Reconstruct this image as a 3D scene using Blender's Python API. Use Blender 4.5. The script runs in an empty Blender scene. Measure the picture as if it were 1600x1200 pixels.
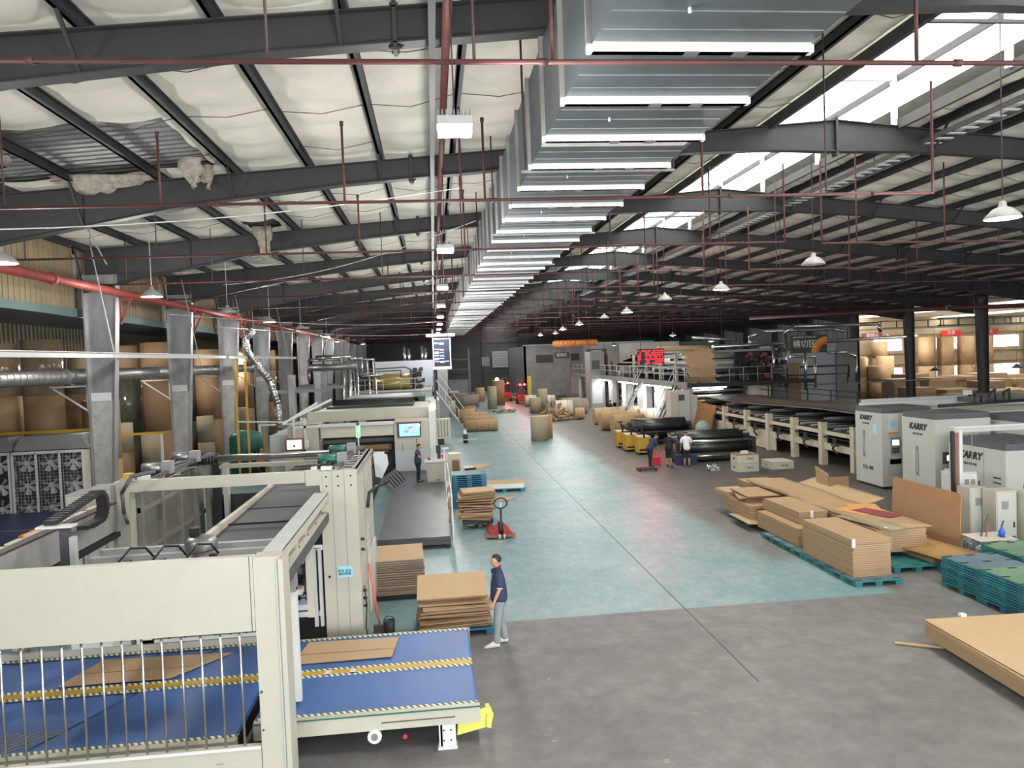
import bpy, math, random
from mathutils import Vector, Matrix
sc = bpy.context.scene
# ------------------------------------------------------------------ camera
cam_data = bpy.data.cameras.new('camera'); cam = bpy.data.objects.new('camera', cam_data)
sc.collection.objects.link(cam); sc.camera = cam
CR = ((0.993893, -0.041466, 0.102265), (-0.103622, -0.032013, 0.994101), (-0.037948, -0.998627, -0.036115))
mw = Matrix.Identity(4)
for i in range(3):
    mw[i][0] = CR[i][0]; mw[i][1] = -CR[i][1]; mw[i][2] = -CR[i][2]
mw[0][3], mw[1][3], mw[2][3] = 0, 0, 5.6
cam.matrix_world = mw
cam_data.sensor_width = 36; cam_data.lens = 36 * 1180 / 1600; cam_data.clip_end = 600; cam_data.clip_start = .1
# ------------------------------------------------------------------ sky, exposure
world = bpy.data.worlds.new('sky'); sc.world = world; world.use_nodes = True
bg = world.node_tree.nodes['Background']; bg.inputs[0].default_value = (0.93, 0.97, 1.0, 1); bg.inputs[1].default_value = 6.0
vs = sc.view_settings; vs.view_transform = 'Standard'; vs.look = 'None'; vs.gamma = 1; vs.use_curve_mapping = False; vs.exposure = 0.62
sc.display_settings.display_device = 'sRGB'
cy = sc.cycles; cy.max_bounces = 6; cy.diffuse_bounces = 4; cy.glossy_bounces = 3; cy.transmission_bounces = 4; cy.transparent_max_bounces = 6
cy.sample_clamp_indirect = 6; cy.caustics_reflective = False; cy.caustics_refractive = False; cy.use_denoising = True
def portal(name, loc, size, direction):
    l = bpy.data.lights.new(name, 'AREA'); l.shape = 'RECTANGLE'; l.size, l.size_y = size
    l.cycles.is_portal = True
    o = bpy.data.objects.new(name, l); sc.collection.objects.link(o); o.location = loc
    o.rotation_euler = Vector(direction).to_track_quat('-Z', 'Y').to_euler(); return o
portal('daylight_through_open_end', (11, -6.0, 3), (38, 6), (0, 1, 0))
portal('daylight_through_roof_monitor', (10.7, 60, 12.95), (3.4, 130), (0, 0, -1))
portal('daylight_through_storage_windows', (62, 79.6, 4), (36, 6), (0, -1, 0))
LAMP_POWER = 230
# ------------------------------------------------------------------ helpers
COL = sc.collection
rnd = random.Random(7)
ORD = ['first', 'second', 'third', 'fourth', 'fifth', 'sixth', 'seventh', 'eighth', 'ninth', 'tenth', 'eleventh', 'twelfth', 'thirteenth', 'fourteenth', 'fifteenth', 'sixteenth', 'seventeenth', 'eighteenth', 'nineteenth', 'twentieth', 'twenty-first', 'twenty-second', 'twenty-third', 'twenty-fourth', 'twenty-fifth', 'twenty-sixth', 'twenty-seventh', 'twenty-eighth', 'twenty-ninth', 'thirtieth'] + ['far'] * 60
def mat(name, c, rough=.6, metal=0., vary=.0, vscale=3., bump=0., bscale=40., emit=None, estr=0., trans=0., alpha=1., spec=None, c2=None, stretch=None):
    m = bpy.data.materials.new(name); m.use_nodes = True; nt = m.node_tree; b = nt.nodes['Principled BSDF']
    b.inputs['Base Color'].default_value = (*c, 1); b.inputs['Roughness'].default_value = rough; b.inputs['Metallic'].default_value = metal
    if spec is not None: b.inputs['Specular IOR Level'].default_value = spec
    if trans: b.inputs['Transmission Weight'].default_value = trans
    if alpha < 1: b.inputs['Alpha'].default_value = alpha
    if emit: b.inputs['Emission Color'].default_value = (*emit, 1); b.inputs['Emission Strength'].default_value = estr
    if vary or bump:
        tc = nt.nodes.new('ShaderNodeTexCoord'); mp = nt.nodes.new('ShaderNodeMapping'); nt.links.new(tc.outputs['Object'], mp.inputs[0])
        if stretch: mp.inputs['Scale'].default_value = stretch
    if vary:
        n = nt.nodes.new('ShaderNodeTexNoise'); n.inputs['Scale'].default_value = vscale; n.inputs['Detail'].default_value = 6; n.inputs['Roughness'].default_value = .65
        r = nt.nodes.new('ShaderNodeValToRGB'); r.color_ramp.elements[0].position = .3; r.color_ramp.elements[1].position = .7
        d = c2 or tuple(x * (1 - vary) for x in c); e = tuple(min(1, x * (1 + vary * .4)) for x in c) if not c2 else c
        r.color_ramp.elements[0].color = (*d, 1); r.color_ramp.elements[1].color = (*e, 1)
        nt.links.new(mp.outputs[0], n.inputs[0]); nt.links.new(n.outputs[0], r.inputs[0]); nt.links.new(r.outputs[0], b.inputs['Base Color'])
    if bump:
        n = nt.nodes.new('ShaderNodeTexNoise'); n.inputs['Scale'].default_value = bscale; n.inputs['Detail'].default_value = 4
        u = nt.nodes.new('ShaderNodeBump'); u.inputs['Strength'].default_value = bump; u.inputs['Distance'].default_value = .02
        nt.links.new(mp.outputs[0], n.inputs[0]); nt.links.new(n.outputs[0], u.inputs['Height']); nt.links.new(u.outputs[0], b.inputs['Normal'])
    return m
def stripe_mat(name, c1, c2, scale, direction, rough=.6, noise=0.):
    m = mat(name, c1, rough); nt = m.node_tree; b = nt.nodes['Principled BSDF']
    tc = nt.nodes.new('ShaderNodeTexCoord'); mp = nt.nodes.new('ShaderNodeMapping'); mp.inputs['Scale'].default_value = direction
    dp = nt.nodes.new('ShaderNodeVectorMath'); dp.operation = 'DOT_PRODUCT'; dp.inputs[1].default_value = (1, 1, 1)
    nt.links.new(tc.outputs['Object'], mp.inputs[0]); nt.links.new(mp.outputs[0], dp.inputs[0])
    ml = nt.nodes.new('ShaderNodeMath'); ml.operation = 'MULTIPLY'; ml.inputs[1].default_value = scale; nt.links.new(dp.outputs['Value'], ml.inputs[0])
    src = ml
    if noise:
        n = nt.nodes.new('ShaderNodeTexNoise'); n.inputs['Scale'].default_value = 1.3; nt.links.new(tc.outputs['Object'], n.inputs[0])
        ad = nt.nodes.new('ShaderNodeMath'); ad.operation = 'MULTIPLY_ADD'; ad.inputs[1].default_value = noise; nt.links.new(n.outputs[0], ad.inputs[0]); nt.links.new(ml.outputs[0], ad.inputs[2]); src = ad
    fr = nt.nodes.new('ShaderNodeMath'); fr.operation = 'FRACT'; nt.links.new(src.outputs[0], fr.inputs[0])
    gt = nt.nodes.new('ShaderNodeMath'); gt.operation = 'GREATER_THAN'; gt.inputs[1].default_value = .5; nt.links.new(fr.outputs[0], gt.inputs[0])
    mx = nt.nodes.new('ShaderNodeMix'); mx.data_type = 'RGBA'; mx.inputs[6].default_value = (*c1, 1); mx.inputs[7].default_value = (*c2, 1)
    nt.links.new(gt.outputs[0], mx.inputs[0]); nt.links.new(mx.outputs[2], b.inputs['Base Color'])
    return m
M = {}
def D(k, *a, **kw): M[k] = mat(k, *a, **kw)
D('cream', (.49, .465, .385), .45, vary=.06, vscale=2)
D('cream_old', (.62, .58, .44), .55, vary=.22, vscale=3)
D('white_paint', (.68, .68, .66), .45, vary=.05)
D('light_grey', (.50, .51, .50), .5, vary=.08)
D('mid_grey', (.26, .265, .26), .55, vary=.15)
D('dark_grey', (.075, .078, .08), .55, vary=.2)
D('near_black', (.018, .018, .02), .5, vary=.1)
D('rubber_grey', (.10, .102, .105), .6, vary=.2, vscale=2)
D('beam_steel', (.034, .034, .036), .6, .1, vary=.2, vscale=1.2)
D('purlin_steel', (.035, .036, .04), .6, .2, vary=.25, vscale=1.5)
D('column_steel', (.42, .42, .43), .4, .6, vary=.35, vscale=1.6, stretch=(1, 1, .4))
D('column_paint', (.48, .47, .44), .6, vary=.3, vscale=3)
D('column_dark', (.075, .07, .075), .6, .1, vary=.2)
D('galvanised', (.125, .15, .165), .4, .5, vary=.22, vscale=1.5, bump=.12, bscale=3)
D('galvanised_side', (.34, .34, .33), .45, .6, vary=.3, vscale=1.5)
D('foil', (.97, .96, .94), .35, .15, vary=.2, vscale=9, bump=.5, bscale=30)
D('steel_bright', (.66, .66, .65), .25, .95, vary=.1)
D('steel_dull', (.36, .36, .35), .4, .8, vary=.25)
D('red_pipe', (.115, .03, .028), .6, vary=.35, vscale=2, c2=(.05, .02, .018))
D('red_bright', (.24, .045, .035), .5, vary=.2)
D('rod_dark', (.055, .035, .033), .6, vary=.3)
D('white_wire', (.6, .6, .58), .6)
D('insulation', (.72, .68, .60), .8, vary=.16, vscale=.8, bump=.35, bscale=1.6, c2=(.56, .53, .46))
D('insulation_torn', (.34, .30, .25), .9, vary=.5, vscale=6, bump=.8, bscale=8)
D('kraft', (.43, .275, .148), .75, vary=.10, vscale=1.2)
D('kraft_light', (.50, .34, .19), .75, vary=.08, vscale=1.2)
D('kraft_dark', (.29, .175, .095), .75, vary=.15, vscale=2)
D('kraft_grey', (.36, .30, .20), .75, vary=.1, vscale=2)
D('kraft_mauve', (.30, .24, .22), .75, vary=.1, vscale=2)
D('paper_pale', (.62, .58, .49), .7, vary=.1, vscale=2)
D('wrap_dark', (.12, .12, .09), .16, vary=.4, vscale=5, bump=.5, bscale=5, stretch=(1, 1, .3))
D('wrap_kraft', (.36, .27, .18), .18, vary=.3, vscale=5, bump=.5, bscale=5, stretch=(1, 1, .3))
D('maroon', (.26, .05, .055), .7)
D('orange_sheet', (.66, .33, .12), .7)
D('white_film', (.78, .80, .82), .3)
D('siding', (.24, .20, .12), .6, vary=.25, vscale=1.5)
D('siding_grey', (.36, .365, .365), .6, .2, vary=.3, vscale=.6)
D('siding_dark', (.10, .10, .105), .6, vary=.25, vscale=.4)
D('siding_warm', (.42, .33, .22), .7, vary=.2, vscale=.6)
D('green_trim', (.10, .16, .145), .6)
D('yellow', (.60, .36, .04), .5, vary=.1)
D('yellow_pale', (.70, .70, .14), .5)
D('orange', (.75, .26, .03), .5)
D('blue_belt', (.06, .145, .40), .5, vary=.16, vscale=1.3, c2=(.055, .12, .31))
D('blue_dark', (.028, .042, .11), .4, vary=.2)
D('pallet_blue', (.03, .16, .27), .5, vary=.3, vscale=2)
D('pallet_teal', (.035, .23, .23), .5, vary=.3, vscale=2)
D('pallet_green', (.17, .28, .18), .5, vary=.25, vscale=2)
D('pallet_top', (.13, .20, .23), .5, vary=.25, vscale=2)
D('tank_green', (.02, .12, .09), .4)
D('platform', (.085, .087, .09), .42, vary=.3, vscale=1.5)
D('pane', (.85, .9, .95), .1, alpha=.25)
D('gold_roll', (.40, .31, .11), .35, .3)
D('belt_brown', (.20, .18, .16), .5, vary=.3, vscale=1)
D('skin', (.55, .30, .20), .55)
D('skin_tan', (.42, .23, .14), .55)
D('hair', (.012, .01, .009), .5)
D('navy', (.035, .045, .10), .8, vary=.2, vscale=8)
D('black_cloth', (.012, .014, .022), .85)
D('blue_cloth', (.03, .045, .09), .85)
D('teal_cloth', (.035, .05, .06), .85)
D('white_cloth', (.75, .75, .78), .85)
D('grey_trousers', (.28, .30, .31), .85, vary=.2, vscale=10)
D('shoe', (.62, .62, .60), .6)
D('red_paint', (.35, .03, .03), .4)
D('sticker_blue', (.35, .68, .78), .5)
D('bottle', (.55, .70, .85), .08, trans=.75, alpha=.75)
D('water_blue', (.03, .10, .55), .3)
D('brick_red', (.28, .10, .07), .7)
D('panel_lilac', (.50, .53, .60), .5, vary=.05)
D('concrete_box', (.60, .57, .48), .7, vary=.15)
D('ink', (.015, .015, .02), .6)
D('sign_dark', (.045, .055, .05), .5)
D('lamp_glow', (1, 1, 1), .5, emit=(1, .99, .97), estr=32)
D('lamp_off', (.36, .35, .34), .5)
D('lamp_weak', (.9, .9, .9), .5, emit=(1, .98, .92), estr=3)
D('strip_glow', (1, 1, 1), .5, emit=(1, 1, .98), estr=9)
D('led_red', (1, .05, .08), .5, emit=(1, .012, .03), estr=1.5)
D('tail_red', (1, .05, .05), .5, emit=(1, .03, .03), estr=40)
D('head_glow', (1, 1, .8), .5, emit=(.9, 1, .6), estr=25)
D('screen_blue', (.2, .4, .8), .3, emit=(.25, .5, 1), estr=.9)
D('screen_white', (.9, .95, 1), .3, emit=(.85, .95, 1), estr=1.2)
D('screen_magenta', (.8, .2, .6), .3, emit=(.9, .15, .6), estr=1.2)
D('screen_green', (.1, .7, .6), .3, emit=(.05, .8, .6), estr=1.2)
D('green_lamp', (.3, .8, .4), .3, emit=(.4, .9, .5), estr=.5)
D('banner_orange', (.62, .12, .03), .6)
D('banner_red', (.65, .03, .03), .6)
D('text_cream', (.8, .78, .7), .6)
M['translucent'] = None
def _translucent():
    m = bpy.data.materials.new('translucent_roof_sheet'); m.use_nodes = True; nt = m.node_tree; nt.nodes.clear()
    o = nt.nodes.new('ShaderNodeOutputMaterial'); t = nt.nodes.new('ShaderNodeBsdfTranslucent'); t.inputs[0].default_value = (.80, .79, .70, 1)
    d = nt.nodes.new('ShaderNodeBsdfDiffuse'); d.inputs[0].default_value = (.8, .8, .74, 1); x = nt.nodes.new('ShaderNodeMixShader'); x.inputs[0].default_value = .25
    nt.links.new(t.outputs[0], x.inputs[1]); nt.links.new(d.outputs[0], x.inputs[2]); nt.links.new(x.outputs[0], o.inputs[0]); return m
M['translucent'] = _translucent()
M['hazard'] = stripe_mat('hazard_green_white', (.72, .72, .55), (.10, .14, .10), 11, (1, .6, 0))
M['hazard_y'] = stripe_mat('hazard_edge', (.75, .72, .50), (.09, .10, .09), 11, (1, 1, 0))
M['edges'] = stripe_mat('cardboard_edges', (.46, .31, .185), (.29, .19, .105), 22, (0, 0, 1), .8, .4)
M['edges_fine'] = stripe_mat('cardboard_edges_fine', (.42, .285, .165), (.33, .215, .12), 60, (0, 0, 1), .8, .6)
M['edges_dark'] = stripe_mat('cardboard_edges_dark', (.34, .24, .17), (.17, .13, .11), 16, (0, 0, 1), .8, .5)
class MB:
    def __init__(s): s.v = []; s.f = []; s.m = []; s.s = []; s.mats = []
    def mi(s, m):
        m = M[m] if isinstance(m, str) else m
        if m not in s.mats: s.mats.append(m)
        return s.mats.index(m)
    def face(s, idx, mi, sm=False): s.f.append(tuple(idx)); s.m.append(mi); s.s.append(sm)
    def poly(s, pts, m, sm=False):
        b = len(s.v); s.v += [tuple(p) for p in pts]; s.face(range(b, b + len(pts)), s.mi(m), sm); return s
    def box(s, x0, x1, y0, y1, z0, z1, m, top=None):
        b = len(s.v); k = s.mi(m); kt = s.mi(top) if top else k
        s.v += [(x0, y0, z0), (x1, y0, z0), (x1, y1, z0), (x0, y1, z0), (x0, y0, z1), (x1, y0, z1), (x1, y1, z1), (x0, y1, z1)]
        for q in ((3, 2, 1, 0), (0, 1, 5, 4), (1, 2, 6, 5), (2, 3, 7, 6), (3, 0, 4, 7)): s.face([b + i for i in q], k)
        s.face([b + i for i in (4, 5, 6, 7)], kt); return s
    def xbox(s, mtx, dx, dy, dz, m, top=None):
        n = len(s.v); s.box(-dx / 2, dx / 2, -dy / 2, dy / 2, -dz / 2, dz / 2, m, top)
        for i in range(n, len(s.v)): s.v[i] = tuple(mtx @ Vector(s.v[i]))
        return s
    def rbox(s, cx, cy, z0, z1, dx, dy, ang, m, top=None):
        return s.xbox(Matrix.Translation((cx, cy, (z0 + z1) / 2)) @ Matrix.Rotation(math.radians(ang), 4, 'Z'), dx, dy, z1 - z0, m, top)
    def bar(s, p, q, w, h, m, up=(0, 0, 1)):
        p = Vector(p); q = Vector(q); d = q - p; L = d.length; z = d.normalized(); u = Vector(up)
        x = z.cross(u)
        if x.length < 1e-4: x = Vector((1, 0, 0))
        x.normalize(); y = x.cross(z)
        mt = Matrix((x, y, z)).transposed().to_4x4(); mt.translation = (p + q) / 2
        return s.xbox(mt, w, h, L, m)
    def cyl(s, p, q, r, m, n=12, r2=None, caps=True, cap=None):
        p = Vector(p); q = Vector(q); r2 = r if r2 is None else r2; z = (q - p).normalized()
        x = z.orthogonal().normalized(); y = z.cross(x); b = len(s.v); k = s.mi(m)
        for i in range(n):
            a = 2 * math.pi * i / n; d = x * math.cos(a) + y * math.sin(a); s.v.append(tuple(p + d * r)); s.v.append(tuple(q + d * r2))
        for i in range(n):
            j = (i + 1) % n; s.face((b + 2 * i, b + 2 * j, b + 2 * j + 1, b + 2 * i + 1), k, n > 4)
        if caps:
            kc = s.mi(cap) if cap else k
            s.face([b + 2 * i for i in range(n)][::-1], kc); s.face([b + 2 * i + 1 for i in range(n)], kc)
        return s
    def tube(s, pts, r, m, n=8):
        for a, c in zip(pts, pts[1:]): s.cyl(a, c, r, m, n)
        for c in pts[1:-1]: s.ball(c, r * 1.02, m, n, 4)
        return s
    def ball(s, c, r, m, n=10, k=6, sc3=(1, 1, 1)):
        rows = [(math.sin(math.pi * i / k), math.cos(math.pi * i / k)) for i in range(k + 1)]
        return s.lathe(c, [(a * r, z * r) for a, z in rows], m, n, sc3)
    def lathe(s, c, prof, m, n=16, sc3=(1, 1, 1)):
        b = len(s.v); k = s.mi(m)
        for (r, z) in prof:
            for i in range(n):
                a = 2 * math.pi * i / n; s.v.append((c[0] + r * math.cos(a) * sc3[0], c[1] + r * math.sin(a) * sc3[1], c[2] + z * sc3[2]))
        for j in range(len(prof) - 1):
            for i in range(n):
                i2 = (i + 1) % n; s.face((b + j * n + i, b + (j + 1) * n + i, b + (j + 1) * n + i2, b + j * n + i2), k, True)
        return s
    def prism(s, pts, axis, a, c, m):
        f = {'x': lambda u, v, t: (t, u, v), 'y': lambda u, v, t: (u, t, v), 'z': lambda u, v, t: (u, v, t)}[axis]
        b = len(s.v); n = len(pts); k = s.mi(m)
        for u, v in pts: s.v.append(f(u, v, a)); s.v.append(f(u, v, c))
        for i in range(n):
            j = (i + 1) % n; s.face((b + 2 * i, b + 2 * j, b + 2 * j + 1, b + 2 * i + 1), k)
        s.face([b + 2 * i for i in range(n)], k); s.face([b + 2 * i + 1 for i in range(n)][::-1], k); return s
    def build(s, name, parent=None, base=True, origin=None):
        me = bpy.data.meshes.new(name)
        if parent is not None: org = Vector(WORG.get(parent.name, (0, 0, 0)))
        elif origin: org = Vector(origin)
        elif base and s.v:
            xs, ys, zs = zip(*s.v); org = Vector(((min(xs) + max(xs)) / 2, (min(ys) + max(ys)) / 2, min(zs)))
        else: org = Vector((0, 0, 0))
        me.from_pydata([tuple(Vector(p) - org) for p in s.v], [], s.f); me.polygons.foreach_set('material_index', s.m); me.polygons.foreach_set('use_smooth', s.s)
        for m in s.mats: me.materials.append(m)
        me.update()
        o = bpy.data.objects.new(name, me); COL.objects.link(o)
        if parent is not None: o.parent = parent; WORG[o.name] = tuple(org)
        else: o.location = org; WORG[o.name] = tuple(org)
        return o
WORG = {}
def tag(o, label=None, cat=None, group=None, kind=None):
    if label: o['label'] = label
    if cat: o['category'] = cat
    if group: o['group'] = group
    if kind: o['kind'] = kind
    return o
def thing(name, label, cat, loc=(0, 0, 0), group=None):
    o = bpy.data.objects.new(name, None); COL.objects.link(o); o.location = loc; o.empty_display_size = .2; WORG[o.name] = tuple(loc)
    return tag(o, label, cat, group)
def struct(name, mb, base=False): return tag(mb.build(name, None, base), kind='structure')
def solo(name, mb, label, cat, group=None): return tag(mb.build(name), label, cat, group)
def copy_tree(o, parent=None, **kw):
    c = o.copy(); COL.objects.link(c)
    if parent: c.parent = parent
    for ch in list(o.children): copy_tree(ch, c)
    for k, v in kw.items(): c[k] = v
    return c
def text(body, size, org, right, up, m, parent, name='lettering', ext=.004, align='CENTER', shear=0., bold=0.):
    c = bpy.data.curves.new('t', 'FONT'); c.body = body; c.size = size; c.extrude = ext; c.align_x = align; c.align_y = 'CENTER'; c.resolution_u = 2; c.shear = shear; c.offset = bold
    o = bpy.data.objects.new('t', c); COL.objects.link(o); bpy.context.view_layer.update()
    me = bpy.data.meshes.new_from_object(o.evaluated_get(bpy.context.evaluated_depsgraph_get())); bpy.data.objects.remove(o)
    R, U = Vector(right).normalized(), Vector(up).normalized(); N = R.cross(U); mt = Matrix((R, U, N)).transposed().to_4x4(); mt.translation = Vector(org) - Vector(WORG.get(parent.name, (0, 0, 0)))
    me.transform(mt); me.materials.clear(); me.materials.append(M[m] if isinstance(m, str) else m); me.name = name
    ob = bpy.data.objects.new(name, me); COL.objects.link(ob); ob.parent = parent; WORG[ob.name] = WORG.get(parent.name, (0, 0, 0)); return ob
def arc(c, r, a0, a1, n, ax=(1, 0, 0), ay=(0, 0, 1)):
    c = Vector(c); ax = Vector(ax); ay = Vector(ay)
    return [tuple(c + ax * r * math.cos(math.radians(a0 + (a1 - a0) * i / n)) + ay * r * math.sin(math.radians(a0 + (a1 - a0) * i / n))) for i in range(n + 1)]
# ------------------------------------------------------------------ the hall
def roof_z(x): return 11.45 - .078 * (10.7 - x) if x < 10.7 else 11.45 - .1 * (x - 10.7)
FRAMES = [11 + 8 * k for k in range(15)]
XL, XR = -11.3, 39.0
def build_floor():
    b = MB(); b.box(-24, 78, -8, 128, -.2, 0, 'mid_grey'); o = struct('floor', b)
    m = bpy.data.materials.new('painted_concrete_floor'); m.use_nodes = True; nt = m.node_tree; N = nt.nodes; L = nt.links; p = N['Principled BSDF']
    tc = N.new('ShaderNodeTexCoord'); sp = N.new('ShaderNodeSeparateXYZ'); L.new(tc.outputs['Object'], sp.inputs[0])
    def mth(op, a, c=None, d=None, clamp=False):
        n = N.new('ShaderNodeMath'); n.operation = op; n.use_clamp = clamp
        for i, q in enumerate((a, c, d)):
            if q is None: continue
            if isinstance(q, (int, float)): n.inputs[i].default_value = q
            else: L.new(q, n.inputs[i])
        return n.outputs[0]
    def noise(scale, detail=5, rough=.6, vec=None):
        n = N.new('ShaderNodeTexNoise'); n.inputs['Scale'].default_value = scale; n.inputs['Detail'].default_value = detail; n.inputs['Roughness'].default_value = rough
        L.new(vec or tc.outputs['Object'], n.inputs[0]); return n.outputs[0]
    X, Y = sp.outputs[0], sp.outputs[1]
    wob = mth('MULTIPLY', mth('SUBTRACT', noise(.9), .5), 1.1)
    e1 = mth('MULTIPLY', mth('ADD', mth('SUBTRACT', 8.8, X), wob), 1.3, clamp=True)
    e1b = mth('MULTIPLY', mth('SUBTRACT', 10.2, X), 3.0, clamp=True)     # patch that reaches further right near the front edge
    yb = mth('MULTIPLY', mth('SUBTRACT', 19.5, mth('ADD', Y, wob)), .8, clamp=True)
    e1 = mth('MAXIMUM', e1, mth('MULTIPLY', e1b, yb))
    e2 = mth('MULTIPLY', mth('SUBTRACT', mth('ADD', Y, mth('MULTIPLY', wob, .08)), 15.72), 14, clamp=True)
    mask = mth('MULTIPLY', e1, e2)
    mp = N.new('ShaderNodeMapping'); mp.inputs['Scale'].default_value = (1, .35, 1); L.new(tc.outputs['Object'], mp.inputs[0])
    wear = noise(5, 8, .75, mp.outputs[0]); big = noise(.35, 4)
    wearm = mth('MULTIPLY', mth('SUBTRACT', mth('ADD', wear, mth('MULTIPLY', big, .6)), .74), 4.5, clamp=True)
    def ramp(fac, *st):
        r = N.new('ShaderNodeValToRGB'); e = r.color_ramp.elements
        while len(e) < len(st): e.new(.5)
        for i, (pp, c) in enumerate(st): e[i].position = pp; e[i].color = (*c, 1)
        L.new(fac, r.inputs[0]); return r.outputs[0]
    def mix(f, a, c):
        n = N.new('ShaderNodeMix'); n.data_type = 'RGBA'; L.new(f, n.inputs[0]); L.new(a, n.inputs[6]); L.new(c, n.inputs[7]); return n.outputs[2]
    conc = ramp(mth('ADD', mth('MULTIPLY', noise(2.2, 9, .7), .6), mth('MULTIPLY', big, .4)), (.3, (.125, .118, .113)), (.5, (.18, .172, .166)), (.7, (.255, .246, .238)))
    teal = ramp(mth('ADD', mth('MULTIPLY', noise(1.6, 8, .7), .6), mth('MULTIPLY', big, .4)), (.3, (.125, .235, .25)), (.52, (.18, .31, .325)), (.7, (.26, .38, .385)))
    grey = ramp(noise(3, 6), (.3, (.24, .28, .29)), (.7, (.36, .40, .41)))
    teal2 = mix(wearm, teal, grey)
    shade_mix = N.new('ShaderNodeMix'); shade_mix.data_type = 'RGBA'; shade_mix.blend_type = 'MULTIPLY'; L.new(mth('MULTIPLY', mth('MULTIPLY', mth('SUBTRACT', mth('ADD', X, wob), 8.6), .5, clamp=True), mth('MULTIPLY', mth('SUBTRACT', Y, 17), .15, clamp=True)), shade_mix.inputs[0]); L.new(conc, shade_mix.inputs[6]); shade_mix.inputs[7].default_value = (.58, .55, .52, 1); conc = shade_mix.outputs[2]  # bare concrete darkened on the right, standing in for weaker lamp light
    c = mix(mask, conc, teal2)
    chips = mth('MULTIPLY', mth('SUBTRACT', noise(1.9, 9, .8), .615), 14, clamp=True)
    near = mth('MULTIPLY', mth('SUBTRACT', 14.5, Y), 1.0, clamp=True); nx = mth('MULTIPLY', mth('SUBTRACT', 5.0, X), 1.0, clamp=True)
    pale = N.new('ShaderNodeRGB'); pale.outputs[0].default_value = (.48, .44, .38, 1)
    c = mix(mth('MULTIPLY', mth('MULTIPLY', chips, near), nx), c, pale.outputs[0])
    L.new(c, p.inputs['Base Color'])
    rr = mth('MULTIPLY_ADD', noise(4, 7, .7), .34, .24); rc = mth('MULTIPLY_ADD', noise(4, 7, .7), .3, .42)
    p.inputs['Specular IOR Level'].default_value = .32; ro = mth('ADD', mth('MULTIPLY', mask, rr), mth('MULTIPLY', mth('SUBTRACT', 1, mask), rc)); L.new(ro, p.inputs['Roughness'])
    bu = N.new('ShaderNodeBump'); bu.inputs['Strength'].default_value = .22; bu.inputs['Distance'].default_value = .012; L.new(noise(7, 8, .7, mp.outputs[0]), bu.inputs['Height']); L.new(bu.outputs[0], p.inputs['Normal'])
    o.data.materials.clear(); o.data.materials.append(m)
build_floor()
b = MB(); b.box(5.19, 5.215, 12, 60, 0, .002, 'near_black'); struct('trim_1', b)      # expansion joint along the hall
b = MB(); b.box(8.9, 8.915, 24, 45, 0, .0015, 'dark_grey'); struct('trim_2', b)
# insulated roof skins: sagging white blanket between the purlins
PL = [-11.6 + 1.75 * i for i in range(12)]
PR = [13.4 + 1.6 * i for i in range(17)]
def skin(name, xs, y0, y1, ny, holes=()):
    b = MB(); k = b.mi('insulation'); idx = {}
    sub = 5; cols = []
    for a, c in zip(xs, xs[1:]): cols += [(a + (c - a) * t / sub, t / sub) for t in range(sub)]
    cols.append((xs[-1], 0))
    r = random.Random(3); ph = [r.uniform(0, 6) for _ in xs]
    for i, (x, t) in enumerate(cols):
        for j in range(ny + 1):
            y = y0 + (y1 - y0) * j / ny; w = math.sin(math.pi * t)
            cr = .11 * abs(math.sin(y * 2.5 + ph[min(i // sub, len(ph) - 1)] * .12)) + .02 * math.sin(y * 3.1 + i)
            idx[i, j] = len(b.v); b.v.append((x, y, roof_z(x) + .23 - w * (.05 + cr)))
    for i in range(len(cols) - 1):
        for j in range(ny):
            x = cols[i][0]; y = y0 + (y1 - y0) * j / ny
            if any(h[0] <= x < h[1] and h[2] <= y < h[3] for h in holes): continue
            b.face((idx[i, j], idx[i, j + 1], idx[i + 1, j + 1], idx[i + 1, j]), k, True)
    return struct(name, b)
skin('ceiling_left', PL + [8.9], -6, 126, 700, [(-8.3, -5.2, 15.0, 18.6), (-11.3, -8.3, 16.4, 18.7), (-6.1, -5.0, 25.2, 26.6)])
skin('ceiling_right', [12.5] + PR + [XR + .6], -6, 126, 600)
b = MB()
def corr(b, x0, x1, y0, y1, zf, m, pitch=.3, h=.05):     # ribbed metal sheet over the roof
    n = int((x1 - x0) / pitch)
    for i in range(n):
        x = x0 + i * pitch; xs = (x, x + pitch * .35, x + pitch * .5, x + pitch * .85); dz = (0, 0, h, h)
        pts = list(zip(xs, dz)) + [(x + pitch, 0)]
        for (a, d1), (c, d2) in zip(pts, pts[1:]): b.poly([(a, y0, zf(a) + d1), (c, y0, zf(c) + d2), (c, y1, zf(c) + d2), (a, y1, zf(a) + d1)], m)
def ribs_y(b, x0, x1, y0, y1, m, pitch=.3, h=.05):
    y = y0
    while y < y1:
        pts = [(y, 0), (y + pitch * .35, 0), (y + pitch * .5, h), (y + pitch * .85, h), (y + pitch, 0)]
        for (a, d1), (c, d2) in zip(pts, pts[1:]): b.poly([(x0, a, roof_z(x0) + .36 + d1), (x1, a, roof_z(x1) + .36 + d1), (x1, c, roof_z(x1) + .36 + d2), (x0, c, roof_z(x0) + .36 + d2)], m)
        y += pitch
ribs_y(b, -12.4, -4, 12, 30, 'galvanised_side')
struct('ceiling_sheet', b)
b = MB(); wr = random.Random(2)                 # rusty retaining wires under the blanket
y = 5.2
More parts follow.
